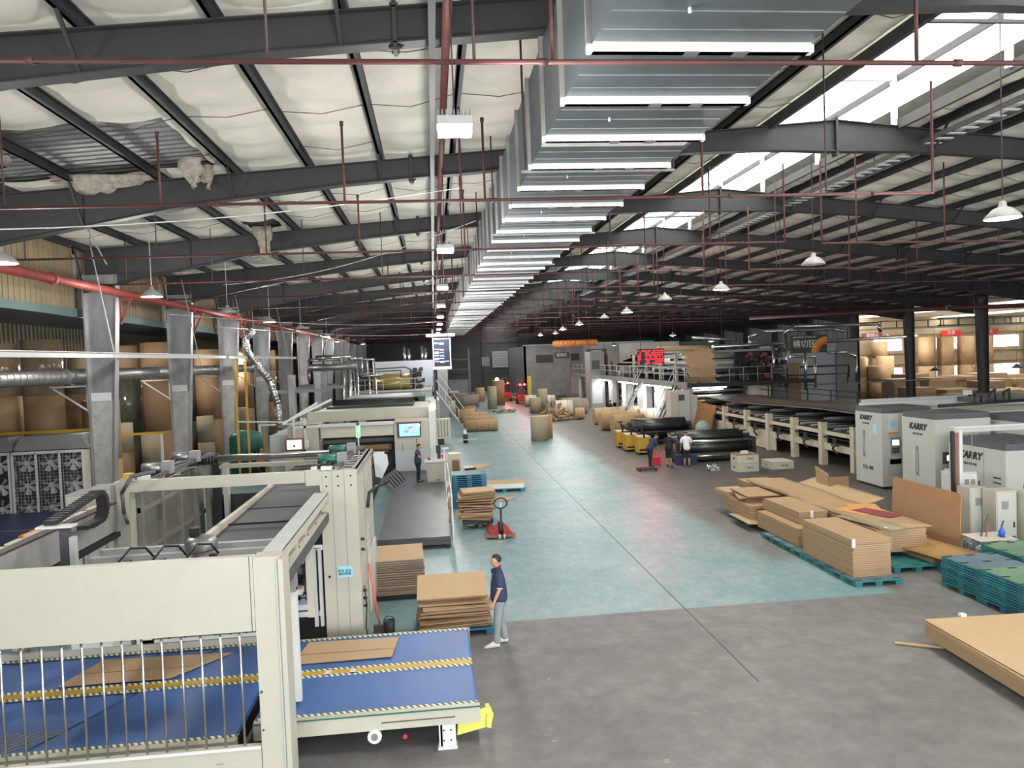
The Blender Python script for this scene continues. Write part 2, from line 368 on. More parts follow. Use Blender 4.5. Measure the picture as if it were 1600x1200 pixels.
while y < 70:
    for xs in (PL + [8.9], [12.5] + PR):
        for xa, xb in zip(xs, xs[1:]):
            if wr.random() < .8: zz = .08 - wr.random() * .1; ya = y + wr.uniform(-.15, .15); yb = y + wr.uniform(-.15, .15); xm = (xa + xb) / 2; b.bar((xa, ya, roof_z(xa) + .17), (xm, (ya + yb) / 2, roof_z(xm) + zz), .012, .012, 'rod_dark').bar((xm, (ya + yb) / 2, roof_z(xm) + zz), (xb, yb, roof_z(xb) + .17), .012, .012, 'rod_dark')
    y += 2.5
struct('trim_4', b)
b = MB()
for (x0, x1) in ((-24, 8.8), (12.6, XR + 1)):
    b.poly([(x0, -6, roof_z(x0) + .6), (x1, -6, roof_z(x1) + .6), (x1, 127, roof_z(x1) + .6), (x0, 127, roof_z(x0) + .6)], 'siding_grey')
struct('ceiling_deck', b)
# walls
b = MB(); b.box(-22.2, -22, -6, 127, 0, 9.4, 'siding_dark')
y = 0
while y < 126: b.box(-22, -21.94, y, y + .16, 3.5, 9.4, 'siding'); y += .42
struct('wall_left', b)
b = MB(); b.box(-24, -8, -6.4, -6.2, 0, 12, 'siding_grey').box(30, 40, -6.4, -6.2, 0, 12, 'siding_grey').box(-8, 30, -6.4, -6.2, 6, 12.2, 'siding_grey'); struct('wall_back', b)  # unseen end wall, its opening sized to limit daylight from behind the camera
b = MB(); b.box(-24, 40, 126, 126.2, 0, 12, 'siding_dark')
for x in range(-22, 40, 6): b.box(x, x + .35, 125.7, 126, 0, 11, 'column_dark')
for z in (3, 5.5, 8): b.box(-24, 40, 125.85, 126, z, z + .2, 'dark_grey')
struct('wall_far', b)
# inner siding band above the left aisle
b = MB()
for y0, y1 in [(FRAMES[i] + .2, FRAMES[i + 1] - .2) for i in range(0, 14)]:
    b.box(-11.95, -11.88, y0, y1, 7.75, 10, 'siding'); b.box(-12.02, -11.82, y0, y1, 7.5, 7.76, 'green_trim')
    y = y0
    while y < y1: b.box(-11.88, -11.865, y, y + .03, 7.76, 10, 'kraft_dark'); y += .3
struct('wall_left_upper', b)
# lean-to roof behind it
b = MB(); b.poly([(-22.2, -6, 8.3), (-11.9, -6, 9.6), (-11.9, 126, 9.6), (-22.2, 126, 8.3)], 'siding_dark'); struct('ceiling_lean_to', b)
b = MB(); b.box(39.3, 39.5, 67.4, 126, 0, 9, 'siding_grey')
y = 67.4
while y < 126: b.box(39.22, 39.3, y, y + .1, 0, 9, 'siding_grey'); y += .9
struct('wall_right', b)
b = MB(); b.box(12.5, 31, 104, 104.3, 0, 7.0, 'siding_grey'); b.box(12.5, 12.8, 104, 126, 0, 7, 'siding_grey'); b.box(12.4, 31, 103.9, 104.4, 7, 7.15, 'light_grey')
b.box(14.2, 16.6, 103.93, 104, 4.6, 5.7, 'dark_grey'); struct('wall_partition', b)
# storage hall to the right with its window wall
b = MB(); WX = [(58.2 + 8.3 * i) for i in range(0, 3)]
wins = [(42, 45), (49, 52.5), (56.5, 60), (63.2, 66.7), (70.5, 77)]
def wall_with_windows(b):
    y0, y1 = 80, 80.2
    for z0, z1 in ((0, 1.25), (2.75, 4.6), (6.0, 9.0)): b.box(39.5, 78, y0, y1, z0, z1, 'siding_warm')
    for z0, z1 in ((1.25, 2.75), (4.6, 6.0)):
        xs = [39.5] + [q for w in wins for q in w] + [78]
        for a, c in zip(xs[::2], xs[1::2]): b.box(a, c, y0, y1, z0, z1, 'siding_warm')
    for z in (.9, 3.0, 4.2, 6.3): b.box(39.5, 78, 79.85, 80, z, z + .12, 'kraft_dark')
wall_with_windows(b); struct('wall_storage', b)
n = 0
for (a, c) in wins:
    for z0, z1 in ((1.25, 2.75), (4.6, 6.0)):
        n += 1; w = MB()
        w.box(a, c, 80, 80.08, z0, z0 + .06, 'white_paint').box(a, c, 80, 80.08, z1 - .06, z1, 'white_paint')
        for i in range(4): xx = a + (c - a - .06) * i / 3; w.box(xx, xx + .06, 80, 80.08, z0, z1, 'white_paint')
        w.box(a, c, 80.03, 80.05, z0, z1, 'pane'); struct('window_%d' % n, w)
b = MB(); zs = lambda x: 8.7 - (x - 39.6) * .028
xs = [39.6, 46, 48.5, 56, 58.5, 66, 68.5, 79]
for i, (a, c) in enumerate(zip(xs, xs[1:])): b.poly([(a, -6, zs(a)), (c, -6, zs(c)), (c, 80.2, zs(c)), (a, 80.2, zs(a))], 'translucent' if i % 2 else 'insulation')
struct('ceiling_storage', b)
b = MB(); b.box(78, 78.2, -6, 80, 0, 8, 'siding_warm'); struct('wall_storage_right', b)
b = MB(); b.box(39.5, 78, 28.0, 28.2, 0, 8.4, 'siding_grey'); struct('wall_storage_near', b)
b = MB(); b.box(39.5, 39.7, -6, 28, 0, 9, 'siding_grey'); struct('wall_right_near', b)
b = MB()                                   # roof monitor along the ridge: white posts, translucent roof and side sheets
for sgn, xe in ((-1, 8.7), (1, 12.7)):
    pass
y = 3
x0m, x1m, zm0, zm1 = 8.9, 12.5, 12.6, 13.1
for i, (xa, xb) in enumerate(((8.7, 10.68), (10.72, 12.7))):
    za = zm0 if i == 0 else zm1; zb = zm1 if i == 0 else zm0
    nrib = 430
    for j in range(nrib):
        ya = -5 + 131 * j / nrib; h = .04 if j % 2 else 0; yb = ya + 131 / nrib
        b.poly([(xa, ya, za + h), (xb, ya, zb + h), (xb, yb, zb + h), (xa, yb, za + h)], 'translucent')
b.box(8.88, 8.9, -5, 126, 11.5, 12.55, 'translucent')
struct('ceiling_roof_monitor', b)
b = MB(); b.box(12.40, 12.5, -5, 126, 11.2, 11.46, 'column_dark').box(8.9, 9.0, -5, 126, 11.25, 11.5, 'column_dark').box(12.42, 12.5, -5, 126, 12.45, 12.62, 'column_dark').box(10.62, 10.78, -5, 126, 12.9, 13.05, 'column_dark')
b.box(8.9, 8.98, -5, 126, 12.45, 12.62, 'light_grey'); struct('trim_3', b)
for i, y in enumerate([11 + 4 * k for k in range(14)]):
    b = MB(); b.box(12.3, 12.42, y - .06, y + .06, 11.3, 12.6, 'white_paint').box(8.98, 9.1, y - .06, y + .06, 11.3, 12.6, 'white_paint').bar((9, y, 12.55), (12.4, y, 12.55), .1, .14, 'white_paint')
    solo('monitor_frame', b, ORD[i].capitalize() + ' white steel frame in the bright roof monitor, counted from the camera', 'roof frame', 'white frames of the roof monitor')
# purlins, one thing each
for side, xs in (('left', [x for x in PL if x < 8]), ('right', PR)):
    for i, x in enumerate(xs):
        z = roof_z(x); b = MB(); dx = .1 if side == 'left' else .12; s = 1 if side == 'left' else -1
        b.box(x - .03, x + .03, -5, 125, z + .0, z + .2, 'purlin_steel').box(x - .03, x + s * dx, -5, 125, z + .0, z + .02, 'purlin_steel').box(x - .03, x + s * dx, -5, 125, z + .18, z + .2, 'purlin_steel')
        solo('roof_purlin', b, 'dark steel roof purlin, %s from the %s on the %s roof slope' % (ORD[i], 'left eave' if side == 'left' else 'ridge', side), 'roof purlin', 'purlins under the roof insulation')
# portal frame beams: I-sections that deepen at the columns and the ridge
def depth(x):
    pts = [(-11.3, 1.35), (-9.9, 1.12), (-5.6, .64), (-2, .50), (6, .46), (8.8, .6), (10.7, .80), (12.6, .62), (16, .5), (29, .5), (39, 1.2)]
    for (a, p), (c, q) in zip(pts, pts[1:]):
        if x <= c: return p + (q - p) * (x - a) / (c - a)
    return 1.2
for k, Y in enumerate(FRAMES):
    t = thing('roof_beam', 'tapered grey steel roof beam spanning the hall, %s from the camera' % ORD[k], 'roof beam', (10.7, Y, 10.6), 'portal frame beams')
    xs = [XL - .3, -9.9, -5.6, -2, 2, 6, 8.8, 10.7, 12.6, 16, 22, 29, XR]
    w = MB(); f = MB(); g = MB()
    for a, c in zip(xs, xs[1:]):
        za, zc = roof_z(a), roof_z(c); da, dc = depth(a), depth(c)
        w.prism([(a, za), (c, zc), (c, zc - dc), (a, za - da)], 'y', Y - .012, Y + .012, 'beam_steel')
        f.prism([(a, za), (c, zc), (c, zc - .022), (a, za - .022)], 'y', Y - .13, Y + .13, 'beam_steel')
        g.prism([(a, za - da), (c, zc - dc), (c, zc - dc - .022), (a, za - da - .022)], 'y', Y - .13, Y + .13, 'beam_steel')
    w.build('web', t); f.build('top_flange', t); g.build('bottom_flange', t)
    for x in (-.35, 10.7, 22.8):
        p = MB(); z1 = roof_z(x) + .08; z0 = roof_z(x) - depth(x) - .12
        p.box(x - .03, x + .03, Y - .13, Y + .13, z0, z1, 'beam_steel')
        for zz in (z0 + .04, z1 - .04): 
            for yy in (Y - .08, Y + .08): p.cyl((x - .06, yy, zz), (x + .06, yy, zz), .022, 'dark_grey', 6)
        p.prism([(x - .16, z0 + .14), (x + .16, z0 + .14), (x, z0)], 'y', Y - .01, Y + .01, 'beam_steel'); p.build('splice_plate', t)
    if k < 8:
        for x in [q for q in PL if q < 8][::2] + PR[::2]:
            q = MB(); q.bar((x, Y - .7, roof_z(x) + .05), (x, Y - .06, roof_z(x) - depth(x)), .05, .05, 'beam_steel'); q.build('brace', t)
# left columns, tapered on the hall side
for k, Y in enumerate(FRAMES[1:], 1):
    t = thing('steel_column', 'tapered steel column on the left side of the hall, %s from the camera' % ORD[k - 1], 'column', (XL, Y, 0), 'left row of columns')
    prof = [(0, .48), (2, .64), (4.62, .80), (8.4, 1.03), (8.9, 1.05)]
    w = MB()
    for (z0, a), (z1, c) in zip(prof, prof[1:]):
        w.prism([(-11.62, z0), (-11.62 + a, z0), (-11.62 + c, z1), (-11.62, z1)], 'y', Y - .015, Y + .015, 'column_steel' if z0 >= 4.62 else 'column_paint')
        w.prism([(-11.62 + a, z0), (-11.62 + a + .03, z0), (-11.62 + c + .03, z1), (-11.62 + c, z1)], 'y', Y - .16, Y + .16, 'column_steel')
    w.build('web', t)
    f = MB(); f.box(-11.66, -11.62, Y - .16, Y + .16, 0, 8.9, 'column_steel'); f.build('outer_flange', t)
    if k < 6:
        f = MB(); f.box(-11.6, -10.95, Y - .04, Y - .02, 4.62, 4.9, 'white_paint'); f.build('white_band', t)
        f = MB(); f.box(-11.8, -10.85, Y - .3, Y + .3, 0, .03, 'steel_dull'); f.build('base_plate', t)
    if k < 7:
        for dy in (0,):
            f = MB(); f.bar((-11.7, Y - .05, 5.15), (-12.9, Y - .05, 5.15), .05, .05, 'white_paint').bar((-11.7, Y - .05, 4.3), (-12.8, Y - .05, 5.1), .05, .05, 'white_paint').bar((-11.7, Y - .05, 4.25), (-11.7, Y - .05, 5.2), .06, .06, 'white_paint'); f.build('bracket', t)
# right columns
for k, Y in enumerate([50.2, 58.5, 66.6]):
    t = thing('steel_column', 'dark steel column beside the storage hall, %s from the right edge' % ORD[k], 'column', (XR, Y, 0), 'right row of columns')
    w = MB(); w.prism([(XR - .15, 0), (XR + .3, 0), (XR + .3, 8.9), (XR - .4, 8.9)], 'y', Y - .02, Y + .02, 'column_dark'); w.build('web', t)
    w = MB(); w.prism([(XR - .18, 0), (XR - .15, 0), (XR - .4, 8.9), (XR - .43, 8.9)], 'y', Y - .22, Y + .22, 'column_dark'); w.box(XR + .3, XR + .34, Y - .22, Y + .22, 0, 8.9, 'column_dark'); w.build('flange', t)
for k, Y in enumerate([75, 83, 91, 99, 107, 115, 123]):
    w = MB(); w.box(XR - .3, XR + .2, Y - .25, Y - .21, 0, 8.9, 'column_dark').box(XR - .3, XR + .2, Y + .21, Y + .25, 0, 8.9, 'column_dark').box(XR - .06, XR - .02, Y - .22, Y + .22, 0, 8.9, 'column_dark')
    solo('steel_column', w, 'dark column on the grey far right wall, %s behind the storage hall' % ORD[k], 'column', 'columns on the far right wall')
# the big rectangular ventilation duct
t = thing('ventilation_duct', 'long rectangular galvanised air duct hanging along the hall under the roof', 'air duct', (2.75, 40, 8.6))
DX0, DX1, DZ0, DZ1 = 1.66, 3.86, 8.6, 9.9
y = 4.3; joints = []
rr = random.Random(5)
while y < 96: joints.append(y); y += 1.52
for j, (a, c) in enumerate(zip(joints, joints[1:])):
    b = MB()
    b.box(DX0, DX1, a, c, DZ0, DZ1, 'galvanised')
    for q in (.38, .76, 1.14): b.box(DX0 + .02, DX1 - .02, a + q, a + q + .012, DZ0 - .008, DZ0, 'galvanised_side')
    if j % 2: b.cyl((DX0 + .7, a + .7, DZ0 - .05), (DX0 + .7, a + .7, DZ0), .015, 'white_paint', 6)
    b.build('duct_section', t)
    f = MB(); hgt = .075
    f.box(DX0 - .05, DX1 + .05, a - .045, a + .045, DZ0 - hgt, DZ0, 'foil').box(DX0 - .055, DX0, a - .03, a + .03, DZ0, DZ1 + .05, 'galvanised_side').box(DX1, DX1 + .05, a - .03, a + .03, DZ0, DZ1 + .05, 'galvanised_side').box(DX0, DX1, a - .03, a + .03, DZ1, DZ1 + .05, 'galvanised_side')
    f.prism([(a - .09, DZ0), (a + .09, DZ0), (a + .045, DZ0 - hgt), (a - .045, DZ0 - hgt)], 'x', DX0, DX1, 'foil')
    q = DX0 + .45 + rr.random() * .6
    for w in (q, q + .5): f.box(w, w + .14, a - .06, a + .06, DZ0 - hgt - .012, DZ0 - hgt, 'steel_dull')
    f.build('joint_flange', t)
    if j in (0, 4, 8, 13): f = MB(); f.box(DX0, DX1 - .1, a + .16, a + .42, DZ0 - .02, DZ0 - .003, 'foil'); f.build('foil_tape', t)
for y in joints[1::4]:
    for x in (DX0 - .1, DX1 + .1):
        f = MB(); f.cyl((x, y, DZ0 - .06), (x, y, roof_z(x) + .22), .018, 'rod_dark', 6); f.build('hanger_rod', t)
    f = MB(); f.box(DX0 - .15, DX1 + .15, y + .08, y + .12, DZ0 - .1, DZ0 - .06, 'steel_dull'); f.build('hanger_bar', t)
# sprinkler branch pipes across the hall
pipeY = [7.5 + 6.1 * i for i in range(19)]
rr = random.Random(11)
for i, Y in enumerate(pipeY):
    xr = 9.6 if i else 40; z = 8.42 if i else 8.5
    t = thing('sprinkler_pipe', 'dark red sprinkler branch pipe crossing under the air duct, %s from the camera' % ORD[i], 'sprinkler pipe', (0, Y, z), 'sprinkler branches under the duct')
    b = MB(); b.cyl((XL + .3, Y, z), (xr, Y, z), .028, 'red_pipe', 8)
    if i: b.cyl((xr, Y, z), (xr, Y, z + 2.1), .026, 'red_pipe', 8).ball((xr, Y, z), .032, 'red_pipe', 8, 4)
    for x in (-8.3, -3.6, 1.2, 5.6, 8.4): b.cyl((x - .04, Y, z), (x + .04, Y, z), .04, 'red_pipe', 8)
    b.build('pipe', t)
    for x in (-9.6, -6.9, -4.3, -1.6, .62, 1.15, 4.9, 7.6):
        x += rr.uniform(-.25, .25); top = rr.random() < .45
        if x + .05 > DX0 - .1 and x < DX1 + .1: x = 4.35
        g = MB(); zt = roof_z(x) + (.2 if top else -rr.uniform(.5, .9)); mm = 'rod_dark' if top else 'red_pipe'
        g.cyl((x, Y, z), (x, Y, zt), .022 if not top else .016, mm, 6)
        if not top: g.cyl((x, Y, zt), (x, Y, zt + .08), .035, 'rod_dark', 6)
        g.build('hanger_rod' if top else 'sprinkler_riser', t)
for i in range(16):
    Y = 19.6 + 6.1 * i; z = 8.35
    t = thing('sprinkler_pipe', 'dark red sprinkler branch pipe under the right roof slope, %s from the camera' % ORD[i], 'sprinkler pipe', (24, Y, z), 'sprinkler branches right of the ridge')
    x0 = 10.6 + (i % 3) * .6
    b = MB(); b.cyl((x0, Y, z), (XR - .5, Y, z - .25), .028, 'red_pipe', 8).cyl((x0, Y, z), (x0, Y, z + 2.2), .026, 'red_pipe', 8); b.build('pipe', t)
    x = x0 + 1
    while x < XR - 1:
        g = MB(); top = rr.random() < .35; zt = roof_z(x) + (.2 if top else -rr.uniform(.3, .8))
        g.cyl((x, Y, z - .25 * (x - x0) / 28), (x, Y, zt), .022 if not top else .015, 'red_pipe' if not top else 'rod_dark', 6); g.build('hanger_rod' if top else 'sprinkler_riser', t); x += rr.uniform(2.4, 3.2)
# mains running the length of the hall
def lamp_cord(): pass
b = MB(); b.cyl((.32, 0, 9.55), (.32, 122, 9.55), .055, 'red_pipe', 8)
t = thing('red_main_pipe', 'dark red main pipe running away above the middle row of lamps', 'pipe', (.32, 60, 9.5)); b.build('pipe', t)
for Y in FRAMES: b = MB(); b.box(.30, .34, Y - .02, Y + .02, 9.6, roof_z(.32) - depth(.32), 'rod_dark'); b.build('hanger_rod', t)
b = MB(); [b.box(.14, .17, Y - .02, Y + .02, 9.85, roof_z(.15) - depth(.15), 'rod_dark') for Y in FRAMES]; b.box(.11, .2, 0, 122, 9.78, 9.85, 'purlin_steel').box(.11, .13, 0, 122, 9.85, 9.92, 'purlin_steel').box(.18, .2, 0, 122, 9.85, 9.92, 'purlin_steel')
solo('cable_tray', b, 'narrow grey cable tray running beside the red main above the middle lamps', 'cable tray')
t = thing('large_red_pipe', 'thick red fire main running along the left columns', 'pipe', (-10.9, 40, 8.1))
b = MB(); b.cyl((-10.3, 12, 8.22), (-10.3, 110, 8.22), .13, 'red_bright', 12)
for y in range(16, 110, 6): b.cyl((-10.3, y - .08, 8.22), (-10.3, y + .08, 8.22), .17, 'red_bright', 12)
b.build('pipe', t)
for Y in FRAMES[2:9]:
    b = MB(); b.bar((-10.5, Y, 7.3), (-10.15, Y, 8.05), .06, .06, 'red_bright').bar((-10.53, Y, 8.05), (-10.1, Y, 8.05), .08, .08, 'red_bright').bar((-10.5, Y, 7.2), (-10.5, Y, 8.1), .06, .06, 'red_bright'); b.build('bracket', t)
t = thing('large_red_pipe', 'thick dull red fire main crossing the right side of the hall', 'pipe', (30, 52, 8))
b = MB(); b.cyl((27, 62.0, 8.1), (34.5, 47.5, 7.75), .16, 'red_pipe', 12).cyl((34.5, 47.5, 7.75), (44, 47.5, 7.75), .16, 'red_pipe', 12).ball((34.5, 47.5, 7.75), .18, 'red_pipe', 10, 6).cyl((34.5, 47.4, 7.75), (34.5, 47.6, 7.75), .2, 'steel_dull', 12); b.build('pipe', t)
for x in (36, 39.8):
    b = MB(); b.cyl((x, 47.5, 7.8), (x, 47.5, roof_z(x) + .22), .02, 'rod_dark', 6); b.build('hanger_rod', t)
# ladder-shaped cable rack right of the ridge
t = thing('cable_ladder', 'dark cable ladder rack hanging along the right of the ridge', 'cable rack', (13.5, 40, 10.8))
b = MB(); b.box(13.0, 13.05, 4, 100, 10.78, 10.9, 'column_dark').box(13.6, 13.65, 4, 100, 10.78, 10.9, 'column_dark'); b.build('side_rail', t)
b = MB()
y = 4
while y < 70: b.box(13.05, 13.6, y, y + .1, 10.8, 10.83, 'light_grey'); y += .45
b.build('rung', t)['kind'] = 'stuff'
for y in range(6, 90, 8):
    for x in (13.02, 13.63): b = MB(); b.cyl((x, y, 10.85), (x, y, roof_z(x) + .22), .012, 'rod_dark', 6); b.build('hanger_rod', t)
# thin white wires strung under the left slope
for i, (p, q) in enumerate([((-11.2, 13.5, 8.1), (1.4, 17.5, 9.6)), ((-7.5, 28.5, 8.6), (1.3, 20.5, 9.3)), ((-9.9, 30, 7.7), (1, 60, 8.6)), ((-9.9, 36, 7.5), (1, 75, 8.2))]):
    b = MB(); P, Q = Vector(p), Vector(q); pts = [tuple(P.lerp(Q, s / 12) - Vector((0, 0, .35 * math.sin(math.pi * s / 12)))) for s in range(13)]
    b.tube(pts, .012, 'white_wire', 5); solo('hanging_wire', b, 'thin pale wire strung under the left roof, %s from the camera' % ORD[i], 'wire', 'wires under the left roof')
# lamps
def lamp_light(o, x, y, z, p, size=.4):
    l = bpy.data.lights.new('lamp_light', 'POINT'); l.shadow_soft_size = size / 2; l.energy = p * 1.25; l.color = (1, .98, .94)
    e = bpy.data.objects.new('lamp_light', l); COL.objects.link(e); e.parent = o; e.location = (0, 0, z - .22)
def led_lamp(x, y, z, label, big=1):
    t = thing('high_bay_lamp', label, 'lamp', (x, y, z), 'lit lamps down the middle')
    b = MB(); b.box(x - .17, x + .17, y - .12, y + .12, z + .05, z + .13, 'mid_grey')
    for i in range(9): b.box(x - .16 + i * .038, x - .15 + i * .038, y - .11, y + .11, z + .13, z + .19, 'mid_grey')
    b.build('heat_sink', t)
    b = MB(); b.box(x - .16, x + .16, y - .11, y + .11, z - .02, z + .05, 'lamp_glow'); b.build('diffuser', t)
    b = MB(); b.cyl((x, y, z + .19), (x, y, 9.55), .008, 'rod_dark', 6); b.build('rod', t)
    l = bpy.data.lights.new('lamp_light', 'POINT'); l.shadow_soft_size = .22; l.energy = LAMP_POWER * 1.5; l.color = (1, .985, .95); e = bpy.data.objects.new('lamp_light', l); COL.objects.link(e); e.parent = t; e.location = (0, 0, -.28); return t
for i in range(8): led_lamp(.3 + .04 * min(i, 5), 7.44 + 8.15 * i, 7.8 if i else 7.8, 'bright rectangular LED lamp in the middle row, %s from the camera' % ORD[i])
DOME = [(.04, .30), (.06, .28), (.07, .2), (.17, .155), (.29, .03), (.31, -.02), (.29, -.02), (.16, .12), (.05, .15)]
def dome(x, y, z, label, on, group, s=1.0, glow='lamp_glow'):
    t = thing('dome_lamp', label, 'lamp', (x, y, z), group)
    b = MB(); b.lathe((x, y, z), [(r * s, h * s) for r, h in DOME], 'lamp_off', 18); b.build('shade', t)
    b = MB(); b.cyl((x, y, z + .34 * s), (x, y, roof_z(x) + .22), .012, 'white_wire' if x < 0 else 'rod_dark', 6); b.build('rod', t)
    b = MB(); b.ball((x, y, z + .02), .17 * s if on else .1 * s, glow if on else 'white_paint', 12, 6, (1, 1, .35)); b.build('bulb', t)
    if 8.9 < x < 12.5: b = MB(); b.box(8.9, 12.48, y - .03, y + .03, 11.3, 11.36, 'column_dark'); b.build('cross_bar', t)
    if on: lamp_light(t, x, y, -.09, LAMP_POWER * (1 if glow == 'lamp_glow' else .85))
for i, (x, y, on) in enumerate([(-8.26, 15.64, 1), (-8.23, 23.5, 1), (-8.1, 31.3, 0), (-8.08, 39, 1), (-7.9, 46.9, 0), (-8.5, 62.4, 1), (-9.6, 78.3, 1), (-8.3, 92, 1)]):
    dome(x, y, 7.8, '%s dome lamp in the row over the left machines, %s from the camera' % ('lit' if on else 'unlit', ORD[i]), on, 'dome lamps over the left machines')
for i, (x, y, on) in enumerate([(10.46, 12.9, 1), (10.35, 19.6, 0), (10.7, 27.1, 1), (10.0, 31.7, 0), (10.7, 40.8, 1), (10.8, 46.7, 0), (10.9, 55.4, 1), (11.4, 65.5, 1), (12.5, 76.3, 1), (11.7, 81.6, 1)]):
    dome(x, y, 7.8, '%s dome lamp in the row under the ridge, %s from the camera' % ('lit' if on else 'unlit', ORD[i]), on, 'dome lamps under the ridge', 1.0, 'lamp_weak' if i < 6 else 'lamp_glow')
for i, (x, y, z) in enumerate([(23.8, 98, 6.6), (25, 66, 6.3), (20.8, 64, 6.9)]):
    dome(x, y, z, 'lit lamp over the right production line, %s from the partition' % ORD[i], 1, 'lamps over the production line')
for i, (x, y, z) in enumerate([(-14.5, 34, 6.4), (-14.2, 44, 6.3), (-13.8, 54, 6.3), (-14, 64, 6.3)]):
    dome(x, y, z, 'small lamp in the left roll store, %s from the camera' % ORD[i], 1, 'lamps of the left roll store', .8, 'lamp_weak')
for i, (x, y) in enumerate([(45.5, 72), (50, 74), (56, 66), (64, 66)]):
    dome(x, y, 6.2, 'lit lamp in the storage hall, %s from the left' % ORD[i], 1, 'lamps of the storage hall', 1.2)
for i, (x, y) in enumerate([(-8.2, 7.8), (.3, -.8), (10.4, 5.2), (25, 4), (25, 12), (25, 20)]):      # added lamps out of view, brightening the near end and right side
    dome(x, y, 7.8, 'added fill lamp out of view over the near end of the hall, %s from the left' % ORD[i], 1, 'added fill lamps out of view')
# torn insulation hanging from the left slope
def rag(x, y, z, w, h, i, label):
    b = MB(); r = random.Random(i); n = 7; k = b.mi('insulation_torn'); base = len(b.v)
    for a in range(n):
        for c in range(5):
            ww = w * (1 - .12 * a) * (.8 + .4 * r.random())
            b.v.append((x + (c / 4 - .5) * ww + r.uniform(-.04, .04), y + r.uniform(-.1, .1) + .05 * a, z - h * a / (n - 1) - (.12 * r.random() if a else 0)))
    for a in range(n - 1):
        for c in range(4): q = base + a * 5 + c; b.face((q, q + 1, q + 6, q + 5), k, True)
    o = solo('torn_insulation', b, label, 'insulation scrap', 'torn insulation under the left roof'); md = o.modifiers.new('solid', 'SOLIDIFY'); md.thickness = .03
rag(-5.2, 17.6, roof_z(-5.2) + .1, .6, .55, 1, 'torn pale insulation flap at the right end of the bare roof patch')
rag(-5.1, 18.3, roof_z(-5.1) + .1, .4, .4, 2, 'small torn insulation flap further back on the bare roof patch')
rag(-7.6, 18.4, roof_z(-7.6) + .12, 2.2, .3, 3, 'long drooping torn insulation strip behind the bare roof patch')
rag(-5.5, 26.2, roof_z(-5.5) + .1, .7, 1.0, 4, 'long ragged insulation sheet hanging between the second and third beams')
rag(-8.9, 16.3, roof_z(-8.9) + .12, 1.2, .25, 5, 'dark torn insulation edge at the left end of the bare roof patch')
# ------------------------------------------------------------------ left roll store
def roll_up(x, y, z, r, h, m, label, group, cap=None, name='paper_roll'):
    b = MB(); n = 28
    b.cyl((x, y, z), (x, y, z + h), r, m, n, cap=cap or m)
    b.cyl((x, y, z + h), (x, y, z + h + .004), r * .82, cap or m, n, cap=cap or m); b.cyl((x, y, z + h), (x, y, z + h + .008), .06, 'near_black', 10)
    return solo(name, b, label, 'paper roll', group)
LV = ['bottom', 'second', 'third', 'fourth', 'fifth']
def roll_stack(x, y, r, hs, ms, where, group, far=False):
    z = 0
    for i, h in enumerate(hs):
        m = ms[i % len(ms)]
        lv = 'alone' if len(hs) == 1 else ('topmost' if i == len(hs) - 1 else LV[i] + ' in stack')
        kind = {'wrap_dark': 'dark film-wrapped', 'wrap_kraft': 'film-wrapped brown', 'kraft': 'brown', 'kraft_dark': 'dark brown', 'kraft_light': 'light brown', 'kraft_grey': 'greyish', 'paper_pale': 'pale'}.get(m, 'brown')
        roll_up(x, y, z, r, h, m, '%s paper roll, %s, %s' % (kind, lv, where), group, 'kraft_light' if m.startswith('kraft') else None); z += h + .012
g = 'upright paper rolls in the left store'
for j, (x, y, r, hs, ms) in enumerate([(-16.4, 30.5, .72, [2.3, 2.5, 2.0], ['kraft', 'kraft', 'wrap_kraft']), (-14.88, 30.6, .69, [2.3, 2.5, 2.1], ['kraft', 'kraft', 'wrap_kraft']), (-14.5, 32.1, .55, [2.3, 2.45, .75], ['kraft_dark', 'kraft_dark', 'wrap_dark']), (-13.0, 31.0, .66, [2.2, 2.3], ['kraft', 'kraft']), (-18.1, 30.8, .75, [2.3, 2.5, 2.0], ['kraft', 'kraft_dark', 'wrap_dark'])]):
    roll_stack(x, y, r, hs, ms, 'behind the fans, %s from left wall' % ORD[(1, 2, 3, 4, 0)[j]], g)
bays = [(33.6, 'between first two left columns'), (41.6, 'between left columns two and three'), (49.6, 'between left columns three and four'), (57.6, 'between left columns four and five'), (65.6, 'between left columns five and six')]
rr = random.Random(21)
for bi, (y0, w) in enumerate(bays):
    for j, (dx, dy, r, hs, ms) in enumerate([(-13.55, 5.6, .72, [2.6, 2.7, 1.6], ['kraft_dark', 'kraft_dark', 'kraft']), (-15.15, 5.9, .72, [2.5, 2.7, 1.5], ['wrap_dark', 'wrap_dark', 'kraft']), (-13.2, 3.4, .46, [1.3, 1.5], ['kraft_grey', 'kraft_grey']), (-14.3, 3.0, .42, [1.9, 1.4], ['kraft_dark', 'kraft_grey']), (-15.3, 2.6, .5, [1.5, 1.5, .9], ['kraft_grey', 'wrap_dark', 'wrap_dark']), (-16.8, 5.4, .74, [2.6, 2.7, 1.2], ['wrap_dark', 'wrap_dark', 'wrap_kraft'])]):
        if bi > 2 and j in (2, 3, 4): continue
        y = y0 + dy - .3 + (bi > 0) * .4
        roll_stack(dx + rr.uniform(-.05, .05), y, r, [h * rr.uniform(.93, 1.05) for h in hs], ms, '%s spot %s' % (ORD[j], w), g)
